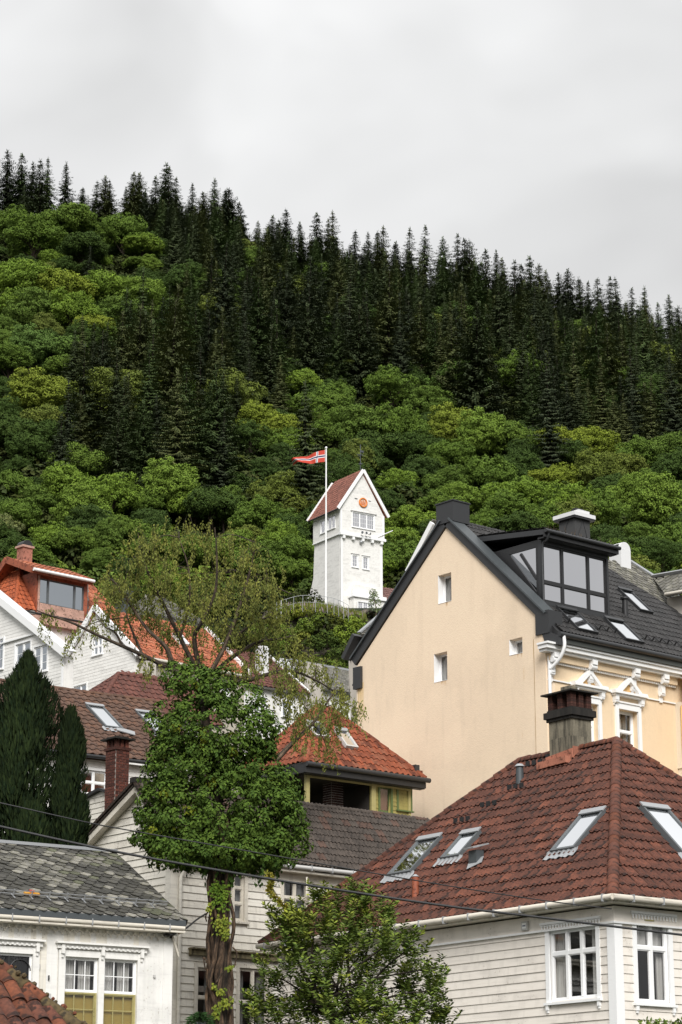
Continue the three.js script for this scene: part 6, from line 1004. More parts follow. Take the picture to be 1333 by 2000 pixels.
// ---------------------------------------------------------------- leaves, trunks, crowns
class Leaves {
  constructor() { this.p = []; this.c = []; this.i = []; }
  add(o, d, n, len, wid, col, fold = 0.15) {                  // a folded blade: base, two flanks, tip
    const s = new THREE.Vector3().crossVectors(d, n); if (s.lengthSq() < 1e-8) s.set(1, 0, 0); s.normalize(); const k = this.p.length / 3, m = 0.45 * len;
    const P = this.p; P.push(o.x, o.y, o.z, o.x + d.x * m + s.x * wid / 2 + n.x * wid * fold, o.y + d.y * m + s.y * wid / 2 + n.y * wid * fold, o.z + d.z * m + s.z * wid / 2 + n.z * wid * fold, o.x + d.x * len, o.y + d.y * len, o.z + d.z * len, o.x + d.x * m - s.x * wid / 2 + n.x * wid * fold, o.y + d.y * m - s.y * wid / 2 + n.y * wid * fold, o.z + d.z * m - s.z * wid / 2 + n.z * wid * fold);
    for (let q = 0; q < 4; q++) this.c.push(col[0], col[1], col[2]);
    this.i.push(k, k + 1, k + 2, k, k + 2, k + 3);
  }
  geo() { const g = new THREE.BufferGeometry(); g.setAttribute('position', new THREE.Float32BufferAttribute(this.p, 3)); g.setAttribute('color', new THREE.Float32BufferAttribute(this.c, 3)); g.setIndex(this.i); return g; }
}
const sph = (r) => { const z = r() * 2 - 1, a = r() * 6.2832, s = Math.sqrt(1 - z * z); return V3(s * Math.cos(a), z, s * Math.sin(a)); };
const leafMat = (r, g, b, tr = 0) => (tr ? phys(lin(r, g, b), 0.75, { vertexColors: true, transmission: tr, thickness: 0, side: THREE.DoubleSide, specularIntensity: 0.4 }) : phys(lin(r, g, b), 0.85, { vertexColors: true, side: THREE.DoubleSide, specularIntensity: 0.25 }));
// leaf-clad masses: each mass is a flattened ball built from smaller clumps
function clumpLeaves(out, masses, r, { size, per, clump = 0.3, tint, flat = 0.75, droop = 0.2, inner = 0.12 }) {
  for (const [c, R, k = 1] of masses) {
    const area = R.x * R.y + R.y * R.z + R.x * R.z, n = Math.max(5, Math.round(area * 2.3 / (clump * clump) * 0.62));
    for (let i = 0; i < n; i++) {
      const d = sph(r), rad = 0.72 + 0.3 * r(), cc = V3(c.x + d.x * R.x * rad, c.y + d.y * R.y * rad, c.z + d.z * R.z * rad), cr = clump * (0.6 + 0.8 * r()), hue = r();
      for (let j = 0; j < per * k; j++) {
        const e = sph(r).addScaledVector(d, 0.75).add(V3(0, 0.35, 0)).normalize(), q = cr * (r() < inner ? r() : 0.78 + 0.3 * r());
        const o = V3(cc.x + e.x * q, cc.y + e.y * q * flat, cc.z + e.z * q), nn = e.clone().add(V3((r() - 0.5) * 0.9, (r() - 0.5) * 0.9 + 0.25, (r() - 0.5) * 0.9)).normalize(), dd = V3(r() - 0.5, r() - 0.5 - droop, r() - 0.5); dd.addScaledVector(nn, -dd.dot(nn)).normalize();
        out.add(o, dd, nn, size * (0.7 + 0.6 * r()), size * (0.5 + 0.35 * r()), tint(r, hue, d));
      }
    }
  }
}
const shade = (a, b, t, k) => [lerp(a[0], b[0], t) * k, lerp(a[1], b[1], t) * k, lerp(a[2], b[2], t) * k];
const growTint = (a, b) => (r, hue) => shade(a, b, clamp(hue * 0.7 + r() * 0.3, 0, 1), 0.72 + 0.5 * r());

// ---------------------------------------------------------------- broadleaved trees of the hillside (crown radius 5, height about 12)
function broadleaf(seed, form) {
  const r = rng(seed), L = new Leaves(), masses = [], n = 18 + Math.floor(r() * 8);
  for (let i = 0; i < n; i++) { const d = sph(r); d.y = Math.abs(d.y) * 1.1 - 0.3; const q = 0.4 + 0.38 * r(), s = (1.35 + r() * 0.95) * form.lump; masses.push([V3(d.x * 5 * q, 7.3 + d.y * 4.6 * q * form.tall, d.z * 5 * q), V3(s, s * 0.62, s), 1]); }
  masses.push([V3(0, 7.4, 0), V3(2.8, 2.4 * form.tall, 2.8), 0.6]);
  clumpLeaves(L, masses, r, { size: form.leaf, per: form.per, clump: 0.62, tint: growTint([1, 1, 1], form.mix), flat: 0.6, droop: 0.3 });
  const tr = [tube(smooth([V3(0, -1.5, 0), V3(0.1, 2, 0.1), V3(-0.1, 5, 0.05), V3(0.15, 8, -0.1)], 10), 0.34, 0.12, 7)];
  for (let i = 0; i < 9; i++) { const m = masses[i][0], y = 2.5 + r() * 3; tr.push(tube(smooth([V3(0, y, 0), V3(m.x * 0.45, lerp(y, m.y, 0.6), m.z * 0.45), m], 6), 0.13, 0.03, 5)); }
  return { crown: L.geo(), trunk: merge(tr) };
}
function spruce(seed, o) {
  const r = rng(seed), L = new Leaves(), H = 18, R = o.r;
  for (let y = o.low; y < H - 0.35; y += lerp(0.62, 0.34, y / H)) {
    const t = y / H, len = R * Math.pow(1 - t, 0.78) * (0.85 + 0.3 * r()) + 0.1, n = Math.max(4, Math.round(8 - 3 * t)), ph = r() * 6.28;
    for (let k = 0; k < n; k++) {
      if (r() < o.gap) continue;
      const a = ph + k / n * 6.283 + (r() - 0.5) * 0.5, l = len * (0.7 + 0.5 * r()), ca = Math.cos(a), sa = Math.sin(a), dr = o.droop * (1 - t * 0.6) + (r() - 0.5) * 0.12, st = Math.max(3, Math.round(l / 0.3)), kb = 0.75 + 0.5 * r();
      for (let i = 0; i < st; i++) {
        const s = (i + 0.5) / st, rad = s * l, yy = y - dr * rad + 0.18 * dr * rad * rad / l * 2, oo = V3(ca * rad, yy + (r() - 0.5) * 0.06, sa * rad), w = 0.62 * (1 - 0.4 * s) * (0.8 + 0.4 * r()) * (0.5 + 0.5 * Math.min(1, (1 - t) * 2.2));
        for (const sd of [-1, 1]) { const b = a + sd * (0.75 + 0.3 * r()), d = V3(Math.cos(b), -0.32 - 0.3 * r(), Math.sin(b)).normalize(); L.add(oo, d, V3(ca * 0.2 + (r() - 0.5) * 0.5, 1, sa * 0.2 + (r() - 0.5) * 0.5).normalize(), w * 1.35, w * 0.55, shade([0.8, 0.85, 0.85], [1.2, 1.15, 0.95], r(), kb)); }
        if (r() < 0.5) L.add(oo, V3(ca * 0.3, -0.95, sa * 0.3).normalize(), V3(ca, 0.2, sa).normalize(), w * 0.9, w * 0.5, [kb * 0.8, kb * 0.85, kb * 0.8]);
        if (i === st - 1) L.add(oo, V3(ca, 0.1 - dr * 0.5, sa).normalize(), V3(0, 1, 0), w * 1.2, w * 0.5, [kb * 1.15, kb * 1.15, kb]);
      }
    }
  }
  for (let k = 0; k < 5; k++) L.add(V3(0, H - 0.7 + k * 0.12, 0), V3(Math.cos(k * 2.2) * 0.5, 0.9, Math.sin(k * 2.2) * 0.5).normalize(), V3(1, 0, 0.3).normalize(), 0.6, 0.2, [1, 1, 1]);
  return { crown: L.geo(), trunk: tube([V3(0, -2, 0), V3(0, H * 0.5, 0), V3(0, H - 0.2, 0)], (t) => lerp(0.26, 0.03, t), 0, 6) };
}
const FORMS = [{ lump: 1, tall: 1.1, leaf: 0.3, per: 32, mix: [1.25, 1.2, 0.95] }, { lump: 1.1, tall: 0.9, leaf: 0.31, per: 32, mix: [1.25, 1.15, 0.9] }, { lump: 0.9, tall: 1.3, leaf: 0.27, per: 34, mix: [1.25, 1.2, 0.9] }, { lump: 1.05, tall: 1.15, leaf: 0.29, per: 32, mix: [1.2, 1.12, 1.05] }];
const BROAD = FORMS.map((f, i) => broadleaf(501 + i * 7, f));
const GREENS = {                                                // leaf colours
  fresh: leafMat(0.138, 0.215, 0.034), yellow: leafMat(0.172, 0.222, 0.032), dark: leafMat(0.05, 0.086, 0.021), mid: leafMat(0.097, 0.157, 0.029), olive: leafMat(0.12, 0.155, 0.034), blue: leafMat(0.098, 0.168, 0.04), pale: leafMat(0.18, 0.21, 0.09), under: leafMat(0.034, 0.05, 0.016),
};
const SPRUCE = [spruce(601, { r: 5.0, low: 1.2, droop: 0.34, gap: 0.12 }), spruce(602, { r: 4.2, low: 1.5, droop: 0.46, gap: 0.2 }), spruce(603, { r: 5.6, low: 1, droop: 0.28, gap: 0.14 }), spruce(604, { r: 3.8, low: 3, droop: 0.4, gap: 0.36 }), spruce(605, { r: 4.6, low: 2, droop: 0.42, gap: 0.24 })];
const NEEDLES = [leafMat(0.06, 0.077, 0.037), leafMat(0.066, 0.095, 0.036), leafMat(0.048, 0.061, 0.035), leafMat(0.092, 0.106, 0.043)];

const plants = { broad: [], spruce: [] };
function hit(px, py, lift) {                                    // where a sight line passes `lift` metres above the ground of the hillside
  const d = ray(px, py); let lo = 120;
  for (let t = 125; t < 620; t += 1.5) { const p = at(px, py, t); if (p.y < heightAt(p.x, p.z) + lift) { for (let k = 0; k < 12; k++) { const m = (lo + t) / 2, q = at(px, py, m); if (q.y < heightAt(q.x, q.z) + lift) t = m; else lo = m; } return at(px, py, (lo + t) / 2); } lo = t; }
  return null;
}
const rT = rng(4711);
// crowns one can pick out in the photograph: pixel of the crown's middle, its radius in pixels, its green
const CROWNS = [
  [65, 462, 62, 'mid'], [126, 448, 60, 'mid'], [28, 446, 50, 'mid'], [160, 485, 50, 'dark'], [241, 462, 52, 'mid'], [280, 480, 42, 'fresh'], [331, 452, 26, 'mid'], [10, 400, 30, 'olive'], [75, 400, 30, 'olive'],
  [20, 540, 55, 'fresh'], [62, 565, 62, 'fresh'], [130, 572, 60, 'yellow'], [211, 566, 58, 'fresh'], [281, 582, 52, 'fresh'], [301, 622, 42, 'mid'], [241, 616, 52, 'mid'], [75, 618, 55, 'mid'], [140, 622, 55, 'fresh'], [30, 610, 52, 'fresh'], [180, 640, 45, 'yellow'],
  [60, 688, 52, 'blue'], [128, 700, 50, 'blue'], [18, 712, 45, 'mid'], [65, 778, 62, 'yellow'], [112, 775, 42, 'yellow'], [190, 776, 26, 'yellow'], [321, 756, 38, 'yellow'], [377, 770, 30, 'mid'], [588, 756, 48, 'fresh'], [618, 800, 55, 'mid'], [28, 850, 65, 'dark'], [90, 830, 55, 'olive'],
  [507, 838, 52, 'yellow'], [543, 858, 50, 'yellow'], [578, 890, 42, 'fresh'], [467, 815, 42, 'olive'], [535, 800, 40, 'mid'], [650, 850, 50, 'mid'], [655, 790, 42, 'mid'],
  [135, 968, 60, 'fresh'], [216, 984, 60, 'fresh'], [331, 966, 62, 'fresh'], [281, 978, 52, 'mid'], [382, 990, 52, 'fresh'], [30, 960, 52, 'mid'], [80, 985, 48, 'mid'], [30, 1015, 50, 'mid'], [150, 1012, 56, 'fresh'], [100, 1066, 48, 'fresh'], [145, 1075, 45, 'mid'], [200, 1066, 48, 'mid'], [8, 1046, 34, 'pale'], [543, 984, 56, 'olive'], [578, 1005, 48, 'olive'], [505, 1030, 46, 'mid'], [437, 1008, 48, 'mid'], [470, 960, 40, 'dark'], [545, 1070, 50, 'fresh'], [585, 1090, 45, 'mid'], [570, 1140, 45, 'mid'], [500, 1110, 50, 'mid'], [560, 1040, 40, 'mid'], [250, 1040, 46, 'mid'], [60, 1100, 46, 'mid'], [300, 1080, 50, 'mid'], [380, 1090, 52, 'mid'], [450, 1090, 50, 'fresh'],
  [763, 764, 56, 'mid'], [894, 758, 60, 'blue'], [844, 798, 48, 'mid'], [985, 742, 44, 'dark'], [708, 845, 64, 'mid'], [778, 848, 66, 'mid'], [745, 885, 56, 'dark'], [884, 856, 55, 'yellow'], [944, 868, 60, 'fresh'], [1005, 874, 56, 'mid'], [1085, 875, 52, 'yellow'], [1165, 880, 56, 'yellow'], [1125, 868, 48, 'yellow'], [1246, 900, 54, 'mid'], [1296, 900, 54, 'mid'], [1321, 930, 48, 'dark'], [954, 944, 56, 'mid'], [829, 940, 50, 'dark'], [1055, 946, 48, 'yellow'], [1095, 955, 46, 'yellow'], [1165, 946, 56, 'olive'], [1216, 930, 52, 'olive'], [1256, 970, 52, 'mid'], [974, 986, 58, 'fresh'], [1035, 996, 52, 'fresh'], [1115, 1006, 62, 'fresh'], [1175, 1026, 58, 'mid'], [1281, 1015, 66, 'fresh'], [1311, 1062, 54, 'mid'], [778, 964, 42, 'fresh'], [813, 1030, 54, 'fresh'], [773, 1070, 54, 'fresh'], [788, 1110, 50, 'mid'], [995, 1016, 50, 'mid'], [1256, 1070, 48, 'mid'], [1216, 1096, 46, 'mid'], [870, 960, 46, 'mid'], [905, 990, 50, 'fresh'], [1075, 1030, 50, 'mid'], [865, 1000, 44, 'mid'], [750, 1140, 44, 'fresh'], [945, 1040, 46, 'mid'], [700, 905, 46, 'dark'], [660, 930, 44, 'dark'], [880, 900, 50, 'mid'], [1330, 990, 50, 'mid'],
  [813, 480, 34, 'yellow'], [849, 490, 34, 'yellow'], [960, 590, 20, 'blue'], [1196, 630, 42, 'mid'], [1231, 655, 34, 'olive'], [1261, 660, 34, 'mid'], [1296, 640, 38, 'mid'], [1323, 650, 38, 'mid'], [1180, 706, 24, 'mid'], [505, 452, 22, 'pale'], [985, 505, 20, 'mid'], [1135, 720, 22, 'olive'],
];
for (const [px, py, r, kind] of CROWNS) { const p = hit(px, py, 7.2); if (!p) continue; const D = -p.z, R = clamp(r * D / FOCAL / 1.02, 1.4, 9), s = R / 4.6, behind = px > 545 && px < 815 && py > 1030; let q = hit(px, py, 7.2 * s) ?? p; if (behind && -q.z < 190) q = at(px, py, 191); plants.broad.push({ x: q.x, z: q.z, s: s * (q.z / p.z), kind, R, seen: r }); }
const nearBroad = (x, z, k) => plants.broad.some((b) => Math.hypot(b.x - x, b.z - z) < b.R * k);
const inside = (poly, x, y) => { let c = false; for (let i = 0, j = poly.length - 1; i < poly.length; j = i++) { const [a, b] = poly[i], [d, e] = poly[j]; if ((b > y) !== (e > y) && x < (d - a) * (y - b) / (e - b) + a) c = !c; } return c; };
const CONIFER = [[[-80, 200], [480, 300], [700, 380], [1420, 520], [1420, 862], [1250, 862], [1040, 830], [960, 790], [830, 690], [700, 690], [560, 720], [480, 700], [360, 610], [340, 520], [300, 430], [180, 392], [-80, 395]], [[130, 725], [200, 660], [345, 620], [480, 690], [560, 720], [555, 790], [470, 800], [450, 880], [520, 925], [470, 955], [410, 950], [330, 905], [200, 925], [60, 925], [120, 850]]];
// skyline spruces: the pixel of each tip
for (const [px, py] of [[20, 302], [44, 303], [66, 320], [80, 311], [96, 315], [131, 318], [163, 360], [186, 352], [206, 345], [217, 346], [262, 335], [273, 334], [306, 340], [318, 324], [330, 322], [345, 345], [378, 355], [400, 372], [420, 349], [438, 372], [451, 364], [468, 395], [530, 425], [548, 424], [562, 410], [590, 428], [620, 414], [638, 428], [655, 420], [690, 448], [722, 450], [735, 452], [748, 438], [776, 470], [800, 443], [823, 440], [868, 460], [892, 458], [906, 462], [918, 465], [950, 490], [966, 489], [985, 500], [1000, 507], [1021, 512], [1040, 500], [1056, 520], [1070, 521], [1092, 530], [1110, 531], [1134, 537], [1150, 548], [1165, 545], [1186, 545], [1206, 540], [1230, 567], [1252, 555], [1265, 580], [1281, 590], [1308, 577], [1324, 598]]) {
  const D = RIDGE_D - 4 - rT() * 22, p = at(px + (rT() - 0.5) * 4, py + (rT() - 0.5) * 10, D), h = p.y - heightAt(p.x, p.z); if (h > 4) plants.spruce.push({ x: p.x, z: p.z, h: Math.min(h, 27), v: rT() < 0.35 ? 3 : Math.floor(rT() * 5), edge: true });
}
for (let z = -205; z > -476; z -= 5.2) for (let x = z * 0.165; x < -z * 0.165; x += 5.2) {
  const X = x + (rT() - 0.5) * 3.8, Z = z + (rT() - 0.5) * 3.8, y = heightAt(X, Z), h = 9 + rT() * rT() * 11, [px, py] = project(V3(X, y + h * 0.55, Z)), [tx, ty] = project(V3(X, y + h, Z));
  if (px < -60 || px > 1400 || !CONIFER.some((c) => inside(c, px, py)) || nearBroad(X, Z, 0.72)) continue;
  const sky = lut(px, [[0, 330], [330, 345], [460, 385], [560, 435], [720, 462], [830, 470], [920, 490], [1040, 530], [1210, 565], [1333, 610]]); let hh = h; const roof = sky + (px > 470 ? -4 + 44 * fbm(px / 30 + 7, 3.3, 999, 411, 3) : 14 + 46 * fbm(px / 46 + 7, 3.3, 999, 411, 2)); if (ty < roof) { hh = h - (roof - ty) * -Z / FOCAL; if (hh < 5.5) continue; }
  if (rT() < 0.13 && ty > roof + 20) { plants.broad.push({ x: X, z: Z, s: 0.5 + rT() * 0.35, R: 3, kind: rT() < 0.45 ? 'dark' : rT() < 0.6 ? 'mid' : 'olive', mixed: true }); continue; }
  plants.spruce.push({ x: X, z: Z, h: hh, v: Math.floor(rT() * 5) });
}
for (const [px, py, r] of [[600, 935, 1], [170, 555, 0.8], [345, 905, 1], [430, 890, 1], [240, 720, 1.1], [270, 740, 1], [560, 650, 1]]) { const p = hit(px, py, 6); if (p) plants.spruce.push({ x: p.x, z: p.z, h: 13 * r + 2, v: 2 }); }
// fill what is left of the slope with darker broadleaved trees
for (let z = -150; z > -478; z -= 6.2) for (let x = z * 0.17; x < -z * 0.17; x += 6.2) {
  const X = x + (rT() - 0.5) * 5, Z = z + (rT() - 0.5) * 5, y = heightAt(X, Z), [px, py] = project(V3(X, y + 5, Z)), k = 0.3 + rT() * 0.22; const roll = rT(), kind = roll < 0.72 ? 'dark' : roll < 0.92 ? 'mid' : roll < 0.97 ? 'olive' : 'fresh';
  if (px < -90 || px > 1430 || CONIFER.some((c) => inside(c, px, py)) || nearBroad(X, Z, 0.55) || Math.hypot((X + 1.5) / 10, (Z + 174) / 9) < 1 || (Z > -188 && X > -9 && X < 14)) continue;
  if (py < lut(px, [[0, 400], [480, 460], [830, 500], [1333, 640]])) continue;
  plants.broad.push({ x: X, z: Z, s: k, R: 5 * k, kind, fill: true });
}
{ // build them: the ones that show largest singly, the rest as one wood
  const zone = (x, y, z) => { const [px, py] = project(V3(x, y + 7, z)); return py < 700 ? (px < 360 ? 'in the leafy clearing under the ridge spruces' : 'standing among the hillside conifers') : px > 835 ? 'on the slope behind the peach town house' : px > 560 ? 'on the slope behind the white tower' : py > 900 ? 'above the orange-roofed houses' : 'around the block of dark spruces'; };
  const label = { fresh: 'fresh green broadleaved tree on the wooded hillside', yellow: 'yellow-green broadleaved tree on the wooded hillside', dark: 'dark green broadleaved tree on the wooded hillside', mid: 'mid green broadleaved tree on the wooded hillside', olive: 'olive green broadleaved tree on the wooded hillside', blue: 'cool green broadleaved tree on the wooded hillside', pale: 'pale greyish green broadleaved tree on the wooded hillside' };
  plants.broad.sort((a, b) => (a.fill ? 1 : 0) - (b.fill ? 1 : 0) || b.z - a.z);
  let n = 0, singles = 0; const rest = new Map();
  for (const b of plants.broad) {
    const k = n++ % 4, G = BROAD[k], y = b.y0 ?? heightAt(b.x, b.z), rot = rT() * 6.283, sx = b.s * (0.92 + rT() * 0.16), sy = b.s * (0.95 + rT() * 0.2), vis = inFrame(V3(b.x, y + 7 * b.s, b.z));
    if (singles < 300 && vis) { singles++; const t = thing('hillside_tree', label[b.kind].replace('on the wooded hillside', zone(b.x, y, b.z)), 'tree', V3(b.x, y - 0.2, b.z), 'broadleaved trees ' + zone(b.x, y, b.z)); t.rotation.y = rot; t.scale.set(sx, sy, sx); part(t, 'trunk', G.trunk, M.barkGrey); part(t, 'crown', G.crown, GREENS[b.kind]); }
    else { const key = k + b.kind; if (!rest.has(key)) rest.set(key, [k, b.kind, []]); rest.get(key)[2].push(new THREE.Matrix4().compose(V3(b.x, y - 0.2, b.z), new THREE.Quaternion().setFromAxisAngle(V3(0, 1, 0), rot), V3(sx, sy, sx))); }
  }
  const wood = new THREE.Group(); wood.name = 'forest_broadleaves'; tag(wood, 'further broadleaved trees filling the wooded hillside', 'forest', null, 'stuff');
  for (const [k, kind, ms] of rest.values()) { const im = new THREE.InstancedMesh(BROAD[k].crown, GREENS[kind], ms.length); im.name = 'crowns'; ms.forEach((m, i) => im.setMatrixAt(i, m)); im.castShadow = im.receiveShadow = true; wood.add(im); }
  if (rest.size) scene.add(wood);
  plants.spruce.sort((a, b) => (a.edge ? 0 : 1) - (b.edge ? 0 : 1) || b.z - a.z); singles = 0; const rs = new Map();
  for (const s of plants.spruce) {
    const G = SPRUCE[s.v], y = heightAt(s.x, s.z), k = s.h / 18, w = k * (0.75 + rT() * 0.5) * (s.edge ? 1.2 : 1), m = NEEDLES[Math.floor(rT() * 4)], rot = rT() * 6.283, vis = inFrame(V3(s.x, y + s.h * 0.7, s.z));
    if (singles < 300 && vis) { singles++; const t = thing('spruce_tree', s.edge ? 'dark spruce standing out against the sky on the ridge' : 'dark spruce in the dense conifer wood on the hillside', 'tree', V3(s.x, y, s.z), s.edge ? 'spruces along the skyline' : 'spruces on the hillside'); t.rotation.set((rT() - 0.5) * 0.09, rot, (rT() - 0.5) * 0.09); t.scale.set(w, k, w); part(t, 'trunk', G.trunk, M.barkDark); part(t, 'crown', G.crown, m); }
    else { const key = s.v + '_' + NEEDLES.indexOf(m); if (!rs.has(key)) rs.set(key, [s.v, m, []]); rs.get(key)[2].push(new THREE.Matrix4().compose(V3(s.x, y, s.z), new THREE.Quaternion().setFromAxisAngle(V3(0, 1, 0), rot), V3(w, k, w))); }
  }
  const fw = new THREE.Group(); fw.name = 'forest_spruces'; tag(fw, 'further spruces of the dense conifer wood on the hillside', 'forest', null, 'stuff');
  for (const [v, m, ms] of rs.values()) { const im = new THREE.InstancedMesh(SPRUCE[v].crown, m, ms.length); im.name = 'crowns'; ms.forEach((q, i) => im.setMatrixAt(i, q)); im.castShadow = im.receiveShadow = true; fw.add(im); }
  if (rs.size) scene.add(fw);
}
// ---------------------------------------------------------------- undergrowth and shrubs of the slope and the knoll
{
  const r = rng(909), L = new Leaves(); clumpLeaves(L, [[V3(0, 0.5, 0), V3(1, 0.7, 1)], [V3(0.7, 0.3, 0.4), V3(0.6, 0.5, 0.6)], [V3(-0.6, 0.4, -0.3), V3(0.7, 0.5, 0.6)]], r, { size: 0.2, per: 16, clump: 0.32, tint: growTint([1, 1, 1], [1.5, 1.2, 0.8]) });
  const g = L.geo(), ms = [[], [], []];
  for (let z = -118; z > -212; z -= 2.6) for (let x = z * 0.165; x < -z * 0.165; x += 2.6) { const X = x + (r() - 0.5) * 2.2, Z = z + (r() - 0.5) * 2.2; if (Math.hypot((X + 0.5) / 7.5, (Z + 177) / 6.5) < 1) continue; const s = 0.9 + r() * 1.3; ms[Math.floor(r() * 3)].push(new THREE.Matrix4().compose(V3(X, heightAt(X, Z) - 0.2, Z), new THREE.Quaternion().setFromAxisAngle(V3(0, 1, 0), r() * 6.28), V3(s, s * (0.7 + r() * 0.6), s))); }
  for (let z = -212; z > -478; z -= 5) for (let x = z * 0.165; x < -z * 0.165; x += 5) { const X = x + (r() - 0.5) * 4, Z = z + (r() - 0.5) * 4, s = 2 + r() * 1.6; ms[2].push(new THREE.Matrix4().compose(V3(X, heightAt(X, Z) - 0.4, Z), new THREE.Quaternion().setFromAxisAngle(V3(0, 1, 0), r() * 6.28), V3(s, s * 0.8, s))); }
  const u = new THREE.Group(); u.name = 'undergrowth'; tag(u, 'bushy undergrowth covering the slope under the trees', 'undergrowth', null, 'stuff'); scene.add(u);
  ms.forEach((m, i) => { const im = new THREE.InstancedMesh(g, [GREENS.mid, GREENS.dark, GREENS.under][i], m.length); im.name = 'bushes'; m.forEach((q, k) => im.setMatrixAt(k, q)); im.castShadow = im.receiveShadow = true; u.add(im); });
  // shrubs hanging over the rock below the tower
  const kinds = [[[560, 1190, 20], 'fresh'], [[585, 1188, 17], 'yellow'], [[612, 1192, 14], 'olive'], [[628, 1205, 22], 'mid'], [[600, 1215, 24], 'mid'], [[655, 1202, 20], 'olive'], [[690, 1212, 20], 'fresh'], [[672, 1230, 26], 'fresh'], [[640, 1240, 24], 'dark'], [[615, 1250, 22], 'dark'], [[690, 1250, 24], 'mid'], [[660, 1270, 26], 'dark'], [[630, 1285, 24], 'mid'], [[585, 1240, 24], 'olive'], [[560, 1225, 24], 'mid'], [[690, 1285, 22], 'dark'], [[535, 1200, 20], 'olive'], [[545, 1250, 24], 'mid'], [[510, 1225, 24], 'mid'], [[705, 1235, 16], 'mid'], [[660, 1300, 22], 'mid'], [[600, 1285, 22], 'olive']];
  const words = { fresh: 'fresh green shrub on the rock below the tower', yellow: 'yellow-green grassy tuft on the brow below the tower', olive: 'olive shrub on the rock below the tower', mid: 'mid green shrub on the rock below the tower', dark: 'dark green shrub on the rock below the tower' };
  for (const [[px, py, rad], k] of kinds) { const D = 167.5 - (py - 1190) * 0.035, p = at(px, py + rad * 0.5, D), s = rad * D / FOCAL / 1.15, t = thing('knoll_shrub', words[k], 'shrub', V3(p.x, p.y - 0.3 * s, p.z), 'shrubs on the rock below the tower'); t.scale.setScalar(s); t.rotation.y = r() * 6; part(t, 'foliage', g, GREENS[k]); part(t, 'stem', tube([V3(0, -1.4, -0.3), V3(0.05, 0, 0), V3(0.1, 0.6, 0)], 0.06, 0.03, 5), M.barkGrey); }
  { // the rock itself, rough and stepped
    const n = 40, m = 22, pos = [], uv = [], idx = []; for (let j = 0; j <= m; j++) for (let i = 0; i <= n; i++) { const px = lerp(505, 740, i / n), py = lerp(1192, 1345, j / m), D = 168.6 - 2.6 * (j / m) + 1.4 * (fbm(i * 0.35, j * 0.5, 99, 333, 4) - 0.5) * 2.2, p = at(px, py + 3 * Math.sin(i), D); pos.push(p.x, p.y, p.z); uv.push(p.x, p.y); }
    for (let j = 0; j < m; j++) for (let i = 0; i < n; i++) { const a = j * (n + 1) + i, b = a + n + 1; idx.push(a, b, a + 1, a + 1, b, b + 1); } for (let i = 0; i <= n; i++) { const a = i * 3; pos.push(pos[a], pos[a + 1] - 0.4, pos[a + 2] - 7); uv.push(i, 7); } const o = (n + 1) * (m + 1); for (let i = 0; i < n; i++) idx.push(i, i + 1, o + i, o + i, i + 1, o + i + 1);
    const q = new THREE.BufferGeometry(); q.setAttribute('position', new THREE.Float32BufferAttribute(pos, 3)); q.setAttribute('uv', new THREE.Float32BufferAttribute(uv, 2)); q.setIndex(idx); q.computeVertexNormals(); topMesh('rock_face', q, M.rock, null, null, null, 'structure');
  }
  { // pale flowering weeds and grass on the brow
    const G = new Leaves(), rr = rng(77); for (let i = 0; i < 2600; i++) { const px = 545 + rr() * 170, py = 1186 + rr() * 14 + (px > 640 ? (px - 640) * 0.28 : 0), p = at(px, py, 167.6 + rr() * 1.5), k = 0.7 + 0.6 * rr(); G.add(p, V3((rr() - 0.5) * 0.8, 1, (rr() - 0.5) * 0.8).normalize(), V3(rr() - 0.5, 0.2, 1).normalize(), 0.25 + 0.35 * rr(), 0.05, rr() < 0.16 ? [2.6 * k, 1.5 * k, 9 * k] : rr() < 0.5 ? [1.3 * k, 1.05 * k, 1.2 * k] : [k, k, k]); }
    topMesh('grass', G.geo(), leafMat(0.12, 0.155, 0.03), 'rough grass and pale weeds along the brow below the tower', 'grass', null, 'stuff');
  }
  { // young whitish tree at the tower's corner
    const b = at(735, 1200, 168), t = thing('young_tree', 'slender young tree with pale leaves at the corner of the tower', 'tree', b), G = new Leaves(), rr = rng(31); const top = at(728, 1150, 168).sub(b), c = smooth([V3(0, -1, 0), V3(-0.02, 0.5, 0), top.clone().multiplyScalar(0.6), top], 12); part(t, 'trunk', tube(c, 0.04, 0.012, 6), M.barkPale);
    for (let i = 0; i < 260; i++) { const s = 0.2 + 0.8 * rr(), p = c[Math.floor(s * 12)].clone().add(sph(rr).multiplyScalar(0.62 * (1.1 - s * 0.75))); G.add(p, V3(rr() - 0.5, -0.4, rr() - 0.5).normalize(), sph(rr), 0.17, 0.1, shade([1, 1, 1], [1.6, 1.4, 3], rr(), 1)); } part(t, 'crown', G.geo(), leafMat(0.12, 0.16, 0.05)); }
}
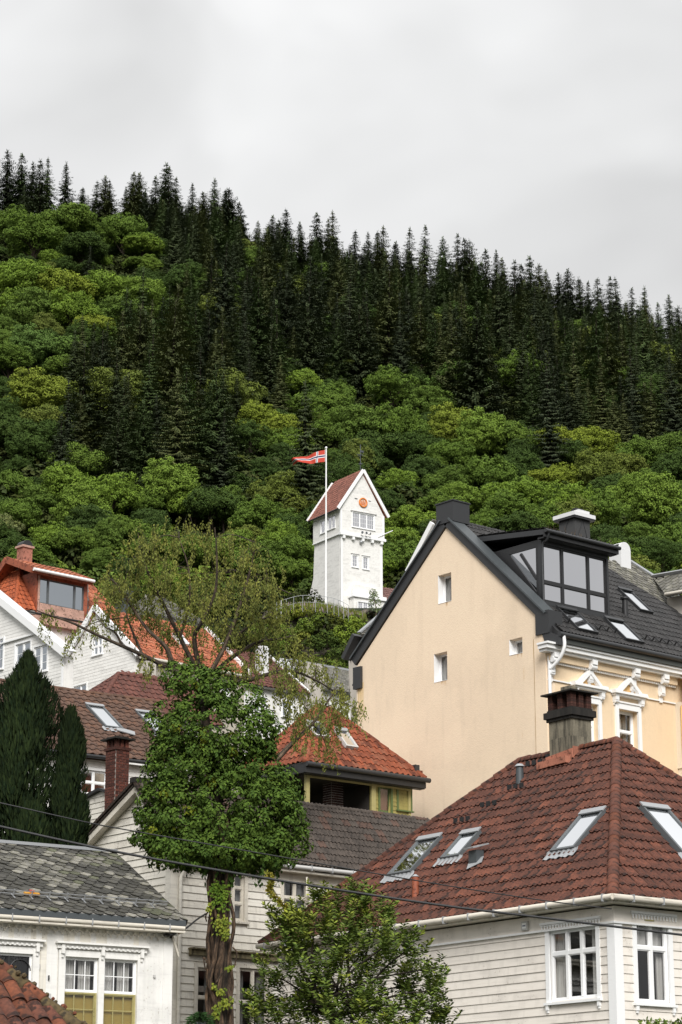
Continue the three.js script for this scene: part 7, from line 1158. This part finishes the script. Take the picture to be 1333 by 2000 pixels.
// ---------------------------------------------------------------- the ivy-clad tree
const IVY = leafMat(0.064, 0.116, 0.024), IVY_LIGHT = leafMat(0.165, 0.205, 0.032), IVY_MID = leafMat(0.1, 0.17, 0.022);
function massesFromPixels(list, D, dz, ratio = 0.9) { return list.map(([px, py, rx, ry, d = 0]) => { const p = at(px, py, D + d), k = (D + d) / FOCAL; return [p, V3(rx * k, ry * k, Math.min(rx, 90) * k * ratio), 1]; }); }
{
  const D = 55, r = rng(1201), base = at(432, 2060, D), t = thing('ivy_clad_tree', 'ivy-smothered tree with vine-wrapped trunk in front of the white gable house', 'tree', V3(base.x, 2.4, base.z));
  const off = t.position, rel = (p) => p.clone().sub(off);
  const ms = massesFromPixels([[430, 1590, 150, 86], [335, 1588, 66, 74, -0.2], [520, 1600, 74, 70, 0], [430, 1650, 140, 46, 0.1], [560, 1610, 38, 44, 0.3], [385, 1490, 88, 66], [478, 1490, 62, 60], [326, 1490, 38, 48], [420, 1425, 104, 66], [334, 1415, 44, 54], [500, 1430, 44, 54], [304, 1625, 44, 40, 0.1], [566, 1638, 40, 38, 0.1], [525, 1660, 56, 28, -0.2], [350, 1655, 66, 32, -0.2], [440, 1672, 90, 22, -0.2], [380, 1340, 54, 44, 0.1], [355, 1320, 34, 26, 0.1], [425, 1340, 38, 40, 0.1], [300, 1640, 30, 28], [470, 1372, 44, 34, 0.1], [430, 1540, 150, 90, 0.4], [350, 1660, 60, 34, 0.2], [500, 1665, 60, 34, 0.2]], D).map(([p, R]) => [rel(p), R, 1]);
  const L = new Leaves(); clumpLeaves(L, ms, r, { size: 0.09, per: 34, clump: 0.17, tint: (q, hue, d) => (hue > 0.975 ? shade([2.4, 1.6, 0.8], [3.0, 1.9, 0.8], q(), 0.8) : shade([0.75, 0.8, 0.8], [1.55, 1.35, 0.9], q() * 0.6 + hue * 0.4, 0.7 + 0.5 * q())), flat: 0.85, droop: 0.5, inner: 0.1 });
  for (let i = 0; i < 26; i++) { const px = 370 + r() * 180, p0 = rel(at(px, 1682, D + (r() - 0.5))); for (let k = 0; k < 18; k++) L.add(p0.clone().add(V3((r() - 0.5) * 0.16, 0.1 - k * 0.012 * (1 + (i % 3)), (r() - 0.5) * 0.16)), V3((r() - 0.5) * 0.6, -1, (r() - 0.5) * 0.6).normalize(), sph(r), 0.1, 0.07, [0.7, 0.75, 0.7]); }
  part(t, 'crown', L.geo(), IVY);
  // trunk with twisting vine stems
  const axis = smooth([V3(0.0, -0.4, 0), rel(at(430, 2000, D)), rel(at(431, 1900, D)), rel(at(431, 1800, D)), rel(at(432, 1700, D)), rel(at(430, 1600, D)), rel(at(410, 1480, D)), rel(at(395, 1330, D))], 50);
  part(t, 'trunk', tube(axis, (s) => lerp(0.2, 0.09, s), 0, 12), M.barkDark);
  for (let v = 0; v < 24; v++) { const ph = v / 24 * 6.283 + r(), tw = (r() - 0.5) * 5, rad = 0.026 + r() * 0.04, wob = 0.04 + r() * 0.06, f1 = 2 + r() * 3, pts = []; for (let i = 0; i <= 34; i++) { const s = i / 34, c = axis[Math.floor(s * 36)], a = ph + tw * s + wob * 6 * Math.sin(s * f1 * 3 + v), q = 0.215 + 0.035 * Math.sin(s * 9 + v) + wob * 0.8 * Math.sin(s * 17 + v * 2); pts.push(V3(c.x + Math.cos(a) * q, c.y, c.z + Math.sin(a) * q)); } part(t, 'vine_stem', tube(pts, rad, rad * 0.6, 6), M.barkVine); }
  for (const [a, b, c] of [[[405, 1880], [398, 1870], [402, 1895]], [[408, 1778], [402, 1790], [404, 1800]], [[455, 1850], [463, 1862], [458, 1890]]]) part(t, 'vine_stem', tube(smooth([rel(at(...a, D - 0.2)), rel(at(...b, D - 0.25)), rel(at(...c, D - 0.2))], 8), 0.02, 0.015, 5), M.barkVine);
  part(t, 'broken_twig', tube([rel(at(424, 1918, D - 0.28)), rel(at(436, 1896, D - 0.3))], 0.018, 0.01, 5), M.barkPale);
  // sprigs of lighter ivy on the trunk
  for (const [px, py, rx, ry, n, li] of [[432, 1750, 22, 24, 120, 0], [423, 1735, 18, 16, 80, 0], [432, 1803, 20, 18, 120, 1], [441, 1824, 7, 14, 34, 1], [410, 1770, 8, 10, 20, 1], [432, 1935, 10, 8, 40, 1], [442, 1957, 14, 12, 60, 1], [424, 1975, 12, 14, 52, 1], [448, 1890, 10, 8, 22, 1], [418, 1925, 7, 6, 18, 1]]) {
    const S = new Leaves(); for (let i = 0; i < n; i++) { const p = rel(at(px + (r() + r() - 1) * rx, py + (r() + r() - 1) * ry * 1.25, D - 0.28 - r() * 0.12)); S.add(p, V3(r() - 0.5, -0.7, r() * 0.5).normalize(), V3((r() - 0.5) * 1.4, 0.4 + r(), 0.9).normalize(), 0.05 + 0.05 * r(), 0.045 + 0.03 * r(), shade([0.45, 0.55, 0.5], [1.3, 1.15, 1], r(), 1)); }
    part(t, 'ivy_sprig', S.geo(), li ? IVY_LIGHT : IVY_MID);
  }
}
// ---------------------------------------------------------------- broadleaf shrub in front
{
  const D = 43, r = rng(1301), b = at(660, 2100, D), t = thing('laurel_shrub', 'loose yellow-tipped evergreen shrub in front of the corner house', 'shrub', V3(b.x, 0.6, b.z)), off = t.position, rel = (p) => p.clone().sub(off);
  const list = [[660, 1790, 60, 50], [705, 1745, 30, 34], [690, 1770, 40, 44], [575, 1800, 40, 38], [545, 1790, 26, 34], [620, 1780, 44, 40], [740, 1790, 44, 40], [780, 1830, 44, 40], [810, 1845, 34, 26], [720, 1850, 70, 60], [620, 1860, 70, 60], [560, 1850, 48, 46], [530, 1900, 34, 34], [660, 1920, 90, 66], [760, 1910, 70, 60], [820, 1920, 50, 44], [850, 1890, 24, 22], [570, 1950, 70, 50], [640, 1980, 90, 50], [760, 1985, 90, 50], [840, 1975, 44, 42], [500, 1960, 34, 36], [700, 2030, 160, 50], [870, 1985, 22, 30], [845, 1935, 28, 22], [525, 1985, 44, 34], [620, 1745, 18, 16]];
  const L = new Leaves(), twigs = [], trunk = rel(at(655, 2060, D)), joint = [rel(at(648, 1985, D)), rel(at(690, 1975, D + 0.1)), rel(at(620, 1960, D - 0.1))];
  for (const [px, py, rx, ry] of list) {
    const c = rel(at(px, py, D + (r() - 0.5) * 1.1)), k = D / FOCAL, R = V3(rx * k, ry * k, Math.min(rx, 80) * k), n = Math.max(7, Math.round(rx * ry / 84));
    const j = joint[Math.floor(r() * 3)]; twigs.push(tube(smooth([j, j.clone().lerp(c, 0.5).add(V3((r() - 0.5) * 0.2, 0.1, (r() - 0.5) * 0.2)), c], 8), 0.028, 0.01, 5));
    for (let i = 0; i < n; i++) {                                  // a spray: a twig with a whorl of lance leaves
      const d = sph(r), q = 0.35 + 0.7 * Math.sqrt(r()), p = V3(c.x + d.x * R.x * q, c.y + d.y * R.y * q, c.z + d.z * R.z * q), up = V3(d.x * 0.6, 0.7 + 0.3 * r(), d.z * 0.6).normalize(), tip = (px < 640 && py < 1850) || r() < 0.3 ? 1 : 0, hue = r();
      if (i % 3 === 0) twigs.push(tube([c.clone().lerp(p, 0.35), p], 0.007, 0.004, 4));
      for (let m = 0; m < 26; m++) { const h = (m / 26 - 0.6) * 0.3, a = m * 2.4 + r(), e = V3(Math.cos(a), 0.15 + 0.7 * (m / 26) * r(), Math.sin(a)).normalize(), o = p.clone().addScaledVector(up, h); L.add(o, e, up.clone().add(sph(r).multiplyScalar(0.5)).normalize(), 0.09 + 0.05 * r(), 0.034 + 0.014 * r(), shade([0.65, 0.75, 0.8], tip ? [1.8, 1.45, 0.9] : [1.25, 1.2, 0.9], tip ? clamp(m / 26 * 0.9 + 0.25 * r(), 0, 1) * (0.5 + 0.5 * hue) : r(), 0.7 + 0.55 * r())); }
    }
  }
  for (let i = 0; i < 46; i++) { const s = i / 46, p = rel(at(lerp(558, 516, s) + 8 * Math.sin(s * 9), lerp(1790, 1705, s), D - 0.1)); for (let m = 0; m < 9; m++) L.add(p, sph(r).add(V3(0, 0.4, 0)).normalize(), sph(r), 0.1, 0.036, shade([1.2, 1, 0.8], [2.6, 1.5, 1.0], r(), 0.85)); }
  twigs.push(tube(smooth([rel(at(600, 1830, D)), rel(at(570, 1790, D - 0.1)), rel(at(545, 1755, D - 0.1)), rel(at(518, 1708, D - 0.1))], 10), 0.018, 0.006, 5));
  part(t, 'foliage', L.geo(), leafMat(0.135, 0.185, 0.04)); part(t, 'branches', merge([...twigs, tube(smooth([V3(0, -0.3, 0), trunk.clone().setY(Math.max(trunk.y, 0.3)), joint[0]], 8), 0.09, 0.05, 8), tube([joint[0], joint[1]], 0.05, 0.03, 6), tube([joint[0], joint[2]], 0.05, 0.03, 6)]), M.barkDark);
}
// ---------------------------------------------------------------- the dark cypress pair
for (const [px, topY, wide, low, seed, label] of [[38, 1286, 76, 1660, 5, 'tall dark columnar cypress before the brown roof'], [128, 1392, 38, 1650, 6, 'shorter slim dark cypress leaning beside the tall one']]) {
  const D = 57.5, r = rng(1400 + seed), b = at(px, 1760, D), t = thing('cypress_tree', label, 'tree', V3(b.x, heightAt(b.x, b.z), b.z)), off = t.position, k = D / FOCAL, y0 = at(px, low, D).y - off.y - 1.6, y1 = at(px, topY, D).y - off.y, L = new Leaves(), R = wide * k, n = Math.round(wide * 420);
  const lobes = [...Array(Math.round(wide / 4))].map(() => { const a = r() * 6.283, h = 0.1 + 0.82 * r(); return [Math.cos(a) * 0.7, h, Math.sin(a) * 0.7, 0.5 + 0.35 * r(), 0.75 + 0.5 * r()]; });
  for (let i = 0; i < n; i++) {
    let x, y, z, s, kb = 1;
    if (r() < 0.55) { const l = lobes[Math.floor(r() * lobes.length)], v = r(), w = Math.sqrt(Math.max(0, Math.sin(Math.pow(v, 0.8) * Math.PI))) * 0.5 * l[3], a = r() * 6.283, hh = l[1] - 0.12 + 0.22 * v, env = Math.pow(clamp(1 - Math.pow(clamp(hh, 0, 1), 4), 0, 1), 0.75); x = (l[0] * env + Math.cos(a) * w) * R; z = (l[2] * env + Math.sin(a) * w) * R; y = hh; kb = l[4]; }
    else { y = r(); const env = Math.pow(1 - Math.pow(y, 4), 0.75), a = r() * 6.283, q = R * env * (r() < 0.3 ? 0.2 + 0.4 * r() : 0.6 + 0.38 * r()) * (0.9 + 0.16 * Math.sin(a * 5 + y * 23) + 0.1 * Math.sin(a * 3 - y * 41)); x = Math.cos(a) * q; z = Math.sin(a) * q; }
    const e = V3(x, 0, z).normalize(); L.add(V3(x, lerp(y0, y1, clamp(y, 0, 1)), z), V3(e.x * 0.35 + (r() - 0.5) * 0.4, 1, e.z * 0.35 + (r() - 0.5) * 0.4).normalize(), e.clone().add(sph(r).multiplyScalar(0.6)).normalize(), 0.13 + 0.15 * r(), 0.05, shade([0.5, 0.6, 0.6], [1.5, 1.35, 0.95], r(), (0.7 + 0.5 * r()) * kb));
  }
  part(t, 'crown', L.geo(), leafMat(0.018, 0.031, 0.013)); part(t, 'trunk', tube([V3(0, -0.3, 0), V3(0, y1 * 0.5, 0), V3(0, y1 * 0.93, 0)], R * 0.16, 0.02, 7), M.barkDark);
}
// ---------------------------------------------------------------- the wispy birch rising behind the ivy
{
  const D = 62, r = rng(1501), b = at(400, 1760, D), t = thing('birch_tree', 'wispy olive birch with spreading pale limbs behind the ivy-clad tree', 'tree', V3(b.x, heightAt(b.x, b.z), b.z)), off = t.position, rel = (p) => p.clone().sub(off), P = (l, dz = 0) => l.map(([x, y], i) => rel(at(x, y, D + dz * i / l.length)));
  const limbs = [[[400, 1700], [402, 1500], [398, 1380], [395, 1325]], [[398, 1345], [335, 1308], [280, 1280], [240, 1262], [190, 1240], [140, 1216], [92, 1200], [72, 1192]], [[340, 1310], [325, 1265], [285, 1225], [235, 1150], [212, 1128]], [[395, 1330], [352, 1245], [310, 1160], [278, 1090], [270, 1040]], [[395, 1330], [380, 1250], [392, 1220], [420, 1160], [424, 1090], [420, 1030]], [[400, 1335], [440, 1260], [470, 1180], [490, 1110], [500, 1060]], [[400, 1340], [440, 1295], [500, 1256], [545, 1248], [580, 1240]], [[410, 1345], [480, 1330], [560, 1310], [620, 1330], [668, 1362]], [[540, 1484], [575, 1448], [610, 1414], [640, 1372], [655, 1345]], [[280, 1282], [262, 1240], [248, 1200], [250, 1170]], [[240, 1262], [225, 1235], [205, 1225]], [[352, 1245], [370, 1180], [368, 1110], [350, 1050]], [[470, 1180], [530, 1150], [570, 1160]], [[440, 1260], [500, 1215], [550, 1200]]];
  const dzs = limbs.map(() => (r() - 0.5) * 3.4), curves = limbs.map((l, i) => smooth(P(l, dzs[i]), 26)), wood = curves.map((c, i) => tube(c, i === 0 ? 0.16 : i < 9 ? 0.075 : 0.04, i === 0 ? 0.1 : 0.012, 6));
  limbs.forEach((l, i) => part(t, i ? 'limb' : 'trunk', wood[i], i % 3 === 2 ? M.barkPale : M.barkGrey));
  const puffs = [[300, 1060, 60, 46], [250, 1100, 56, 50], [350, 1040, 56, 40], [420, 1050, 56, 46], [480, 1080, 50, 46], [520, 1130, 46, 44], [330, 1120, 70, 50], [420, 1120, 70, 50], [260, 1150, 56, 46], [220, 1180, 46, 40], [380, 1180, 66, 46], [470, 1170, 60, 46], [540, 1190, 46, 40], [430, 1230, 60, 40], [510, 1240, 56, 38], [580, 1260, 50, 34], [340, 1230, 56, 36], [620, 1300, 44, 36], [560, 1300, 50, 34], [480, 1290, 54, 32], [650, 1370, 46, 40], [600, 1370, 44, 40], [590, 1410, 34, 40], [640, 1420, 36, 36], [560, 1350, 44, 34], [670, 1350, 26, 30], [180, 1215, 32, 24], [100, 1205, 28, 22], [140, 1240, 24, 20], [290, 1200, 50, 36], [210, 1140, 36, 30], [700, 1385, 14, 40], [640, 1465, 16, 30], [380, 1290, 50, 26], [300, 1290, 36, 20]];
  const L = new Leaves(), tw = [];
  for (const [px, py, rx, ry] of puffs) {
    const c = rel(at(px, py, D + (r() - 0.5) * 3)), k = D / FOCAL; let best = null, bd = 1e9; for (const q of curves) for (const p of q) { const d = p.distanceToSquared(c); if (d < bd) { bd = d; best = p; } }
    tw.push(tube(smooth([best, best.clone().lerp(c, 0.55).add(V3(0, 0.14, 0)), c], 8), 0.017, 0.007, 4));
    const n = Math.round(rx * ry / (py < 1130 ? 74 : 58));
    for (let i = 0; i < n; i++) {                                  // a thin hanging twig with small leaves
      const d = sph(r), q = Math.pow(r(), 0.5), p = V3(c.x + d.x * rx * k * q, c.y + d.y * ry * k * q, c.z + d.z * rx * k * q), len = 0.25 + 0.45 * r(), side = V3((r() - 0.5) * 0.7, 0, (r() - 0.5) * 0.7), end = p.clone().add(side.multiplyScalar(len)).add(V3(0, -len, 0)), hue = r();
      if (i % 2 === 0) tw.push(tube(smooth([c.clone().lerp(p, 0.4), p, end], 5), 0.006, 0.003, 3));
      for (let m = 0; m < 26; m++) { const s = r(), o = p.clone().lerp(end, s).add(sph(r).multiplyScalar(0.05)); L.add(o, V3((r() - 0.5), -0.8, (r() - 0.5)).normalize(), sph(r), 0.06 + 0.03 * r(), 0.04, shade([0.8, 0.85, 0.8], [1.35, 1.15, 0.9], hue * 0.6 + r() * 0.4, 0.75 + 0.5 * r())); }
    }
  }
  part(t, 'twigs', merge(tw), M.barkGrey); part(t, 'crown', L.geo(), leafMat(0.148, 0.172, 0.046));
}
// ---------------------------------------------------------------- overhead wires and small things
{
  const wire = (name, label, pts, rad) => { const c = smooth(pts.map(([x, y, d]) => at(x, y, d)), 90), o = c[0].clone(), m = topMesh(name, tube(c.map((p) => p.sub(o)), rad, rad, 6), M.cable, label, 'cable'); m.position.copy(o); };
  wire('overhead_cable', 'thick black overhead cable sagging across in front of all the houses', [[-60, 1600, 40], [0, 1614, 40], [225, 1663, 40.3], [500, 1712, 40.8], [833, 1764, 41.3], [1058, 1792, 41.6], [1333, 1826, 42], [1400, 1835, 42]], 0.021);
  wire('overhead_wire', 'thin overhead wire running above the thick cable to the corner house', [[-60, 1556, 41], [0, 1568, 41], [165, 1605, 41.4], [260, 1623, 42], [540, 1672, 43], [833, 1723, 44.5], [1050, 1757, 46], [1195, 1775, 47.3]], 0.011);
  wire('service_wire', 'frayed service wire from the slate cottage corner to the ivy-clad trunk', [[331, 1826, 52.6], [345, 1822, 52.8], [365, 1812, 53.3], [385, 1796, 54], [402, 1785, 54.7]], 0.022);
  { const b = at(402, 1995, 53.4), t = thing('potted_fern', 'dark ferny plant on the window ledge of the white gable house', 'plant', b), G = new Leaves(), r = rng(9); for (let i = 0; i < 420; i++) { const a = r() * 6.28, s = r(), p = V3(Math.cos(a) * 0.25 * s - 0.12, 0.12 - 0.12 * s + (r() - 0.5) * 0.18, Math.sin(a) * 0.2 * s); G.add(p, V3(Math.cos(a), -0.3 + 0.6 * r(), Math.sin(a)).normalize(), sph(r), 0.12, 0.025, [1, 1, 1]); } part(t, 'fronds', G.geo(), leafMat(0.03, 0.07, 0.02)); part(t, 'pot', new THREE.CylinderGeometry(0.13, 0.1, 0.2, 14).translate(-0.12, -0.12, 0), M.slateMetal); }
  { const b = at(1300, 2008, 46.5), t = thing('climbing_plant', 'light green plant tips rising beside the corner house wall', 'plant', b), G = new Leaves(), r = rng(10); for (let i = 0; i < 520; i++) { const p = V3((r() - 0.5) * 0.95, (r() - 0.6) * 0.24 + 0.06 * Math.sin(i), (r() - 0.5) * 0.4); G.add(p, sph(r).add(V3(0, 0.4, 0)).normalize(), sph(r), 0.09, 0.05, shade([0.8, 0.8, 0.8], [1.6, 1.3, 1.2], r(), 1)); } part(t, 'leaves', G.geo(), leafMat(0.12, 0.19, 0.04)); part(t, 'stem', tube([V3(0, -3, 0), V3(0.05, -1, 0), V3(0, 0.05, 0)], 0.03, 0.012, 5), M.barkGrey); }
}
renderer.render(scene, camera);
